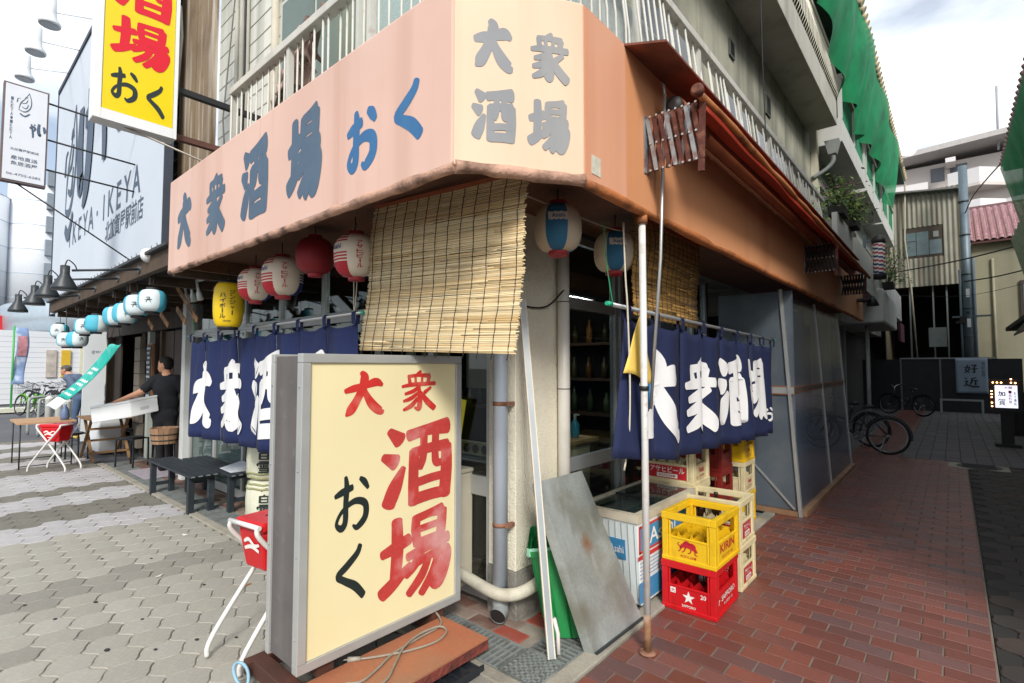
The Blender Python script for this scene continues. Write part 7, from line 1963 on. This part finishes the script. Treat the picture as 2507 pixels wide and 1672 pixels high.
for k, (x, y, a) in enumerate(((-24.0, 2.9, 205), (-25.2, 3.5, 195), (-26.2, 3.0, 210), (-26.6, 4.0, 200))):
    bicycle(('dark bicycle next behind the green one', 'dark bicycle with basket in the middle of the parked row', 'dark bicycle deep in the parked row', 'farthest dark bicycle before the white wall')[k], (x, y, 0), rad(a), '#2c3034', 'bike_black', GBk, True)
t = thing('station_building', 'white tiled low building with silver rounded canopy band and white curved tower', 'building', (-34, 5, 0))
WT = M('white_tiles', '#d3d6da', .4, var=.05, scale=.5); CRT = M('cream_tiles', '#c9c8ae', .5, var=.05)
G().box(-34, -30, 1.6, 14, 0, 3.1).build('tiled_wall', WT, t)
for k in range(13): G().box(-30.0, -29.994, 1.6, 14, .2 + k * .22, .212 + k * .22).build('tile_joint', M('joint_pale', '#a9adb2', .8), t)
G().box(-30, -29.95, 4.75, 6.2, 0, 2.75).build('cream_panel', CRT, t); G().box(-29.95, -29.93, 4.9, 5.15, 1.9, 2.15).build('red_plate', M('plate_red', '#b02a36', .5), t)
G().box(-30, -29.9, 4.12, 4.42, 1.1, 2.3).build('yellow_door', M('door_yellow', '#c9a52c', .5), t); G().box(-30, -29.92, 3.62, 3.95, 1.1, 2.3).build('poster', M('poster_pale', '#b0a79e', .7, var=.3, scale=4), t)
G().lathe([(4.6, 3.1), (4.9, 3.2), (4.95, 4.3), (4.7, 4.5)], (-34, 7.2, 0), 40).build('canopy_band', M('silver_band', '#aab7c0', .35, .4, var=.06), t)
for cx, cy, r, z1 in ((-40.5, 4.3, 1.35, 12.0), (-40.5, 1.2, 1.9, 11.0)):
    o = G().lathe([(r, 4.4), (r, z1)], (cx, cy, 0), 30).build('tower', M('tower_white', '#dfe4ea', .35, var=.03), t)
    for k in range(5): G().lathe([(r + .012, 0), (r + .012, .035)], (cx, cy, 5.4 + k * 1.4), 30).build('panel_joint', M('joint_blue', '#b3bfcb', .6), o)
for k in range(6):
    G().box(-39.2, -38.9, 4.45, 4.95, 5.2 + k * 1.35, 6.1 + k * 1.35).build('window', M('tower_window', '#7d8790', .3), t)
G().box(-44, -39.0, 5.5, 9, 3, 16).build('tower_wall', MATS['tower_white'], t)
t = thing('red_arch_sign', 'big red arch-shaped shop sign in the far left background', 'sign', (-33, 3.2, 3))
AR, AW = M('arch_red', '#c2202c', .5), M('arch_edge', '#dcdfe6', .5)
arch = catmull([(-33.0, 2.90, 2.9), (-33.0, 3.05, 3.9), (-33.0, 3.22, 4.75), (-33.0, 3.40, 4.1), (-33.0, 3.50, 3.0)], 6)
g = G()
for p, q in zip(arch[:-1], arch[1:]): g.bar(p, q, .5, .14, (1, 0, 0))
g.build('arch', AW, t)
G().prism([(-33.1, 2.98, 2.9), (-33.1, 3.45, 2.9), (-33.1, 3.34, 4.0), (-33.1, 3.23, 4.5), (-33.1, 3.1, 3.9)], (-.1, 0, 0)).build('red_field', AR, t)
G().box(-33.2, -32.9, 3.54, 4.0, 2.9, 4.6).box(-33.2, -32.9, 2.0, 2.75, 2.7, 3.9).build('red_panel', AR, t)
tag(G().box(-32, -31.2, 1.0, 2.75, 0, 2.0).build('red_kiosk', M('kiosk_red', '#a61f2a', .5)), 'plain red kiosk at the far left edge', 'kiosk')
t = thing('poster_stand', 'purple and white poster stand near the white signboard', 'sign', (-16.7, 2.9, 0))
G().hexa([(-16.7, 2.66, 0), (-16.62, 2.66, 0), (-16.62, 3.2, 0), (-16.7, 3.2, 0), (-16.74, 2.66, 1.25), (-16.70, 2.66, 1.25), (-16.70, 3.2, 1.25), (-16.74, 3.2, 1.25)]).build('board', M('poster_white', '#cfcdd6', .6), t)
G().box(-16.69, -16.60, 2.72, 3.14, .35, .75).build('purple_print', M('poster_purple', '#6d4f86', .6, var=.2, scale=5), t); G().box(-16.70, -16.61, 2.72, 3.14, .85, 1.15).build('yellow_print', M('poster_yellow', '#9c8a52', .6, var=.4, scale=6), t)

# ---- things in the gap beside the standing sign
t = thing('outdoor_unit', 'tall beige boiler unit in the gap beside the standing sign', 'boiler', (-2.72, 2.6, 0))
BEI = M('unit_beige', '#c6c0ac', .5, var=.05, scale=4)
G().box(-2.95, -2.565, 2.40, 2.56, .10, .86).build('case', BEI, t, bevel=.012); G().box(-2.96, -2.56, 2.392, 2.565, .862, .89).build('cover', BEI, t, bevel=.008)
for k in range(9): G().box(-2.74, -2.59, 2.395, 2.401, .14 + k * .018, .147 + k * .018).build('vent_slot', ALU_DK, t)
G().box(-2.70, -2.63, 2.396, 2.401, .38, .60).build('rating_label', M('label_pale', '#d5d0bc', .6, var=.3, scale=90), t)
t = thing('paper_notice', 'yellow paper notice with black writing in the gap beside the standing sign', 'notice', (-2.70, 2.53, 1.2))
G().hexa([(-2.85, 2.515, 1.02), (-2.66, 2.515, 1.02), (-2.66, 2.518, 1.02), (-2.85, 2.518, 1.02), (-2.85, 2.505, 1.40), (-2.58, 2.505, 1.36), (-2.58, 2.508, 1.36), (-2.85, 2.508, 1.40)]).build('sheet', M('paper_yellow', '#e4d92f', .6), t)
g = G(); g.add2d(text2d('日', -2.655, 1.325, .035), plane((0, 2.504, 0), (1, 0, 0), (0, 0, 1)), .001); g.build('lettering', BLK, t); g = G(); g.add2d(text2d('り', -2.69, 1.24, .07), plane((0, 2.504, 0), (1, 0, 0), (0, 0, 1)), .001); g.build('lettering', BLK, t)
t = thing('window_counter', 'counter board with bottle crate behind the glass of the street window', 'counter', (-2.8, 2.75, .9))
G().box(-4.2, -2.42, 2.62, 3.0, .92, .95).build('board', M('counter_grey', '#6d7278', .6, var=.15), t)
g = G().box(-3.3, -2.45, 2.63, 2.68, .96, 1.05)
g.build('box', M('crate_cream2', '#c9bd9d', .6), t)
for k in range(6): G().lathe([(.032, 0), (.03, .006)], (-2.52 - k * .09, 2.629, 1.005), 12, axis=(0, -1, 0)).build('hole', M('hole_brown', '#5a4a3a', .8), t)
t = thing('soap_bottle', 'blue hand soap pump bottle on the table behind the alley window', 'bottle', (-2.45, 3.72, .99))
G().lathe([(.035, 0), (.037, .02), (.037, .11), (.02, .14), (.014, .15)], (-2.42, 3.62, 1.0), 14).build('body', M('soap_blue', '#3b9ab5', .3), t); G().lathe([(.012, .15), (.012, .19)], (-2.42, 3.62, 1.0), 10).box(-2.425, -2.38, 3.612, 3.628, 1.185, 1.197).build('pump', WENAM, t)
t = thing('window_table', 'wooden table with cream crates behind the alley window', 'table', (-2.6, 3.5, 0))
G().box(-3.0, -2.30, 3.15, 3.80, .97, .998).build('top', WOODL, t); G().box(-2.98, -2.34, 3.18, 3.72, .0, .96).build('crate_base', MATS['crate_cream2'], t)
g = G(); g.add2d(text2d('アサヒビール', 3.45, .80, .4, .08), plane((-2.338, 0, 0), (0, 1, 0), (0, 0, 1)), .002); g.build('lettering', PR, t)

# ---- laundry and clutter behind the street balcony bars
t = thing('laundry_heap', 'crumpled pinkish bedding behind the street balcony bars', 'bedding', (-4.5, 2.15, 3.4))
rr = random.Random(5)
for k in range(7):
    cx, cz = -5.05 + k * .17, 3.62 + .09 * k + rr.uniform(-.05, .05)
    g = G(); g.grid(lambda u, v: Vector((cx + .34 * u + .05 * math.sin(v * 7 + k), 2.12 + .10 * math.sin(u * 5 + k) * v - .02 * k, cz + .34 * (1 - v) + .05 * math.sin(u * 8 + k))), 10, 10)
    g.build('fold', M('bedding_pink', '#c2a69a', .9, var=.25, scale=7) if k % 3 else M('bedding_dark', '#6d5a52', .9, var=.3, scale=9), t, solid=.02)

# ---- small litter
for k, (x, y, a, hx, lab) in enumerate(((-5.55, 1.70, .4, '#d9d7d0', 'white paper scrap lying on the pavement before the benches'), (-3.95, 1.62, 1.2, '#8a5a34', 'dry brown leaf lying on the pavement near the kerb'), (-5.05, 2.14, .7, '#9a6038', 'dry leaf lying on the drain grating'), (.20, 3.55, .3, '#c9c6bd', 'white pebble at the edge of the brick paving'), (-4.62, 1.25, 2.0, '#cfcabd', 'tiny pale scrap on the beige paving blocks'))):
    c, s_ = math.cos(a), math.sin(a); L = .035 if k != 3 else .018
    P_ = [(x + L * c, y + L * s_, .012), (x - .4 * L * s_, y + .4 * L * c, .006), (x - L * c, y - L * s_, .010), (x + .4 * L * s_, y - .4 * L * c, .005)]
    tag(G().prism(P_, (0, 0, -.003)).build('paper_scrap' if k in (0, 4) else ('pebble' if k == 3 else 'dry_leaf'), M('litter_%d' % k, hx, .8)), lab, 'litter')
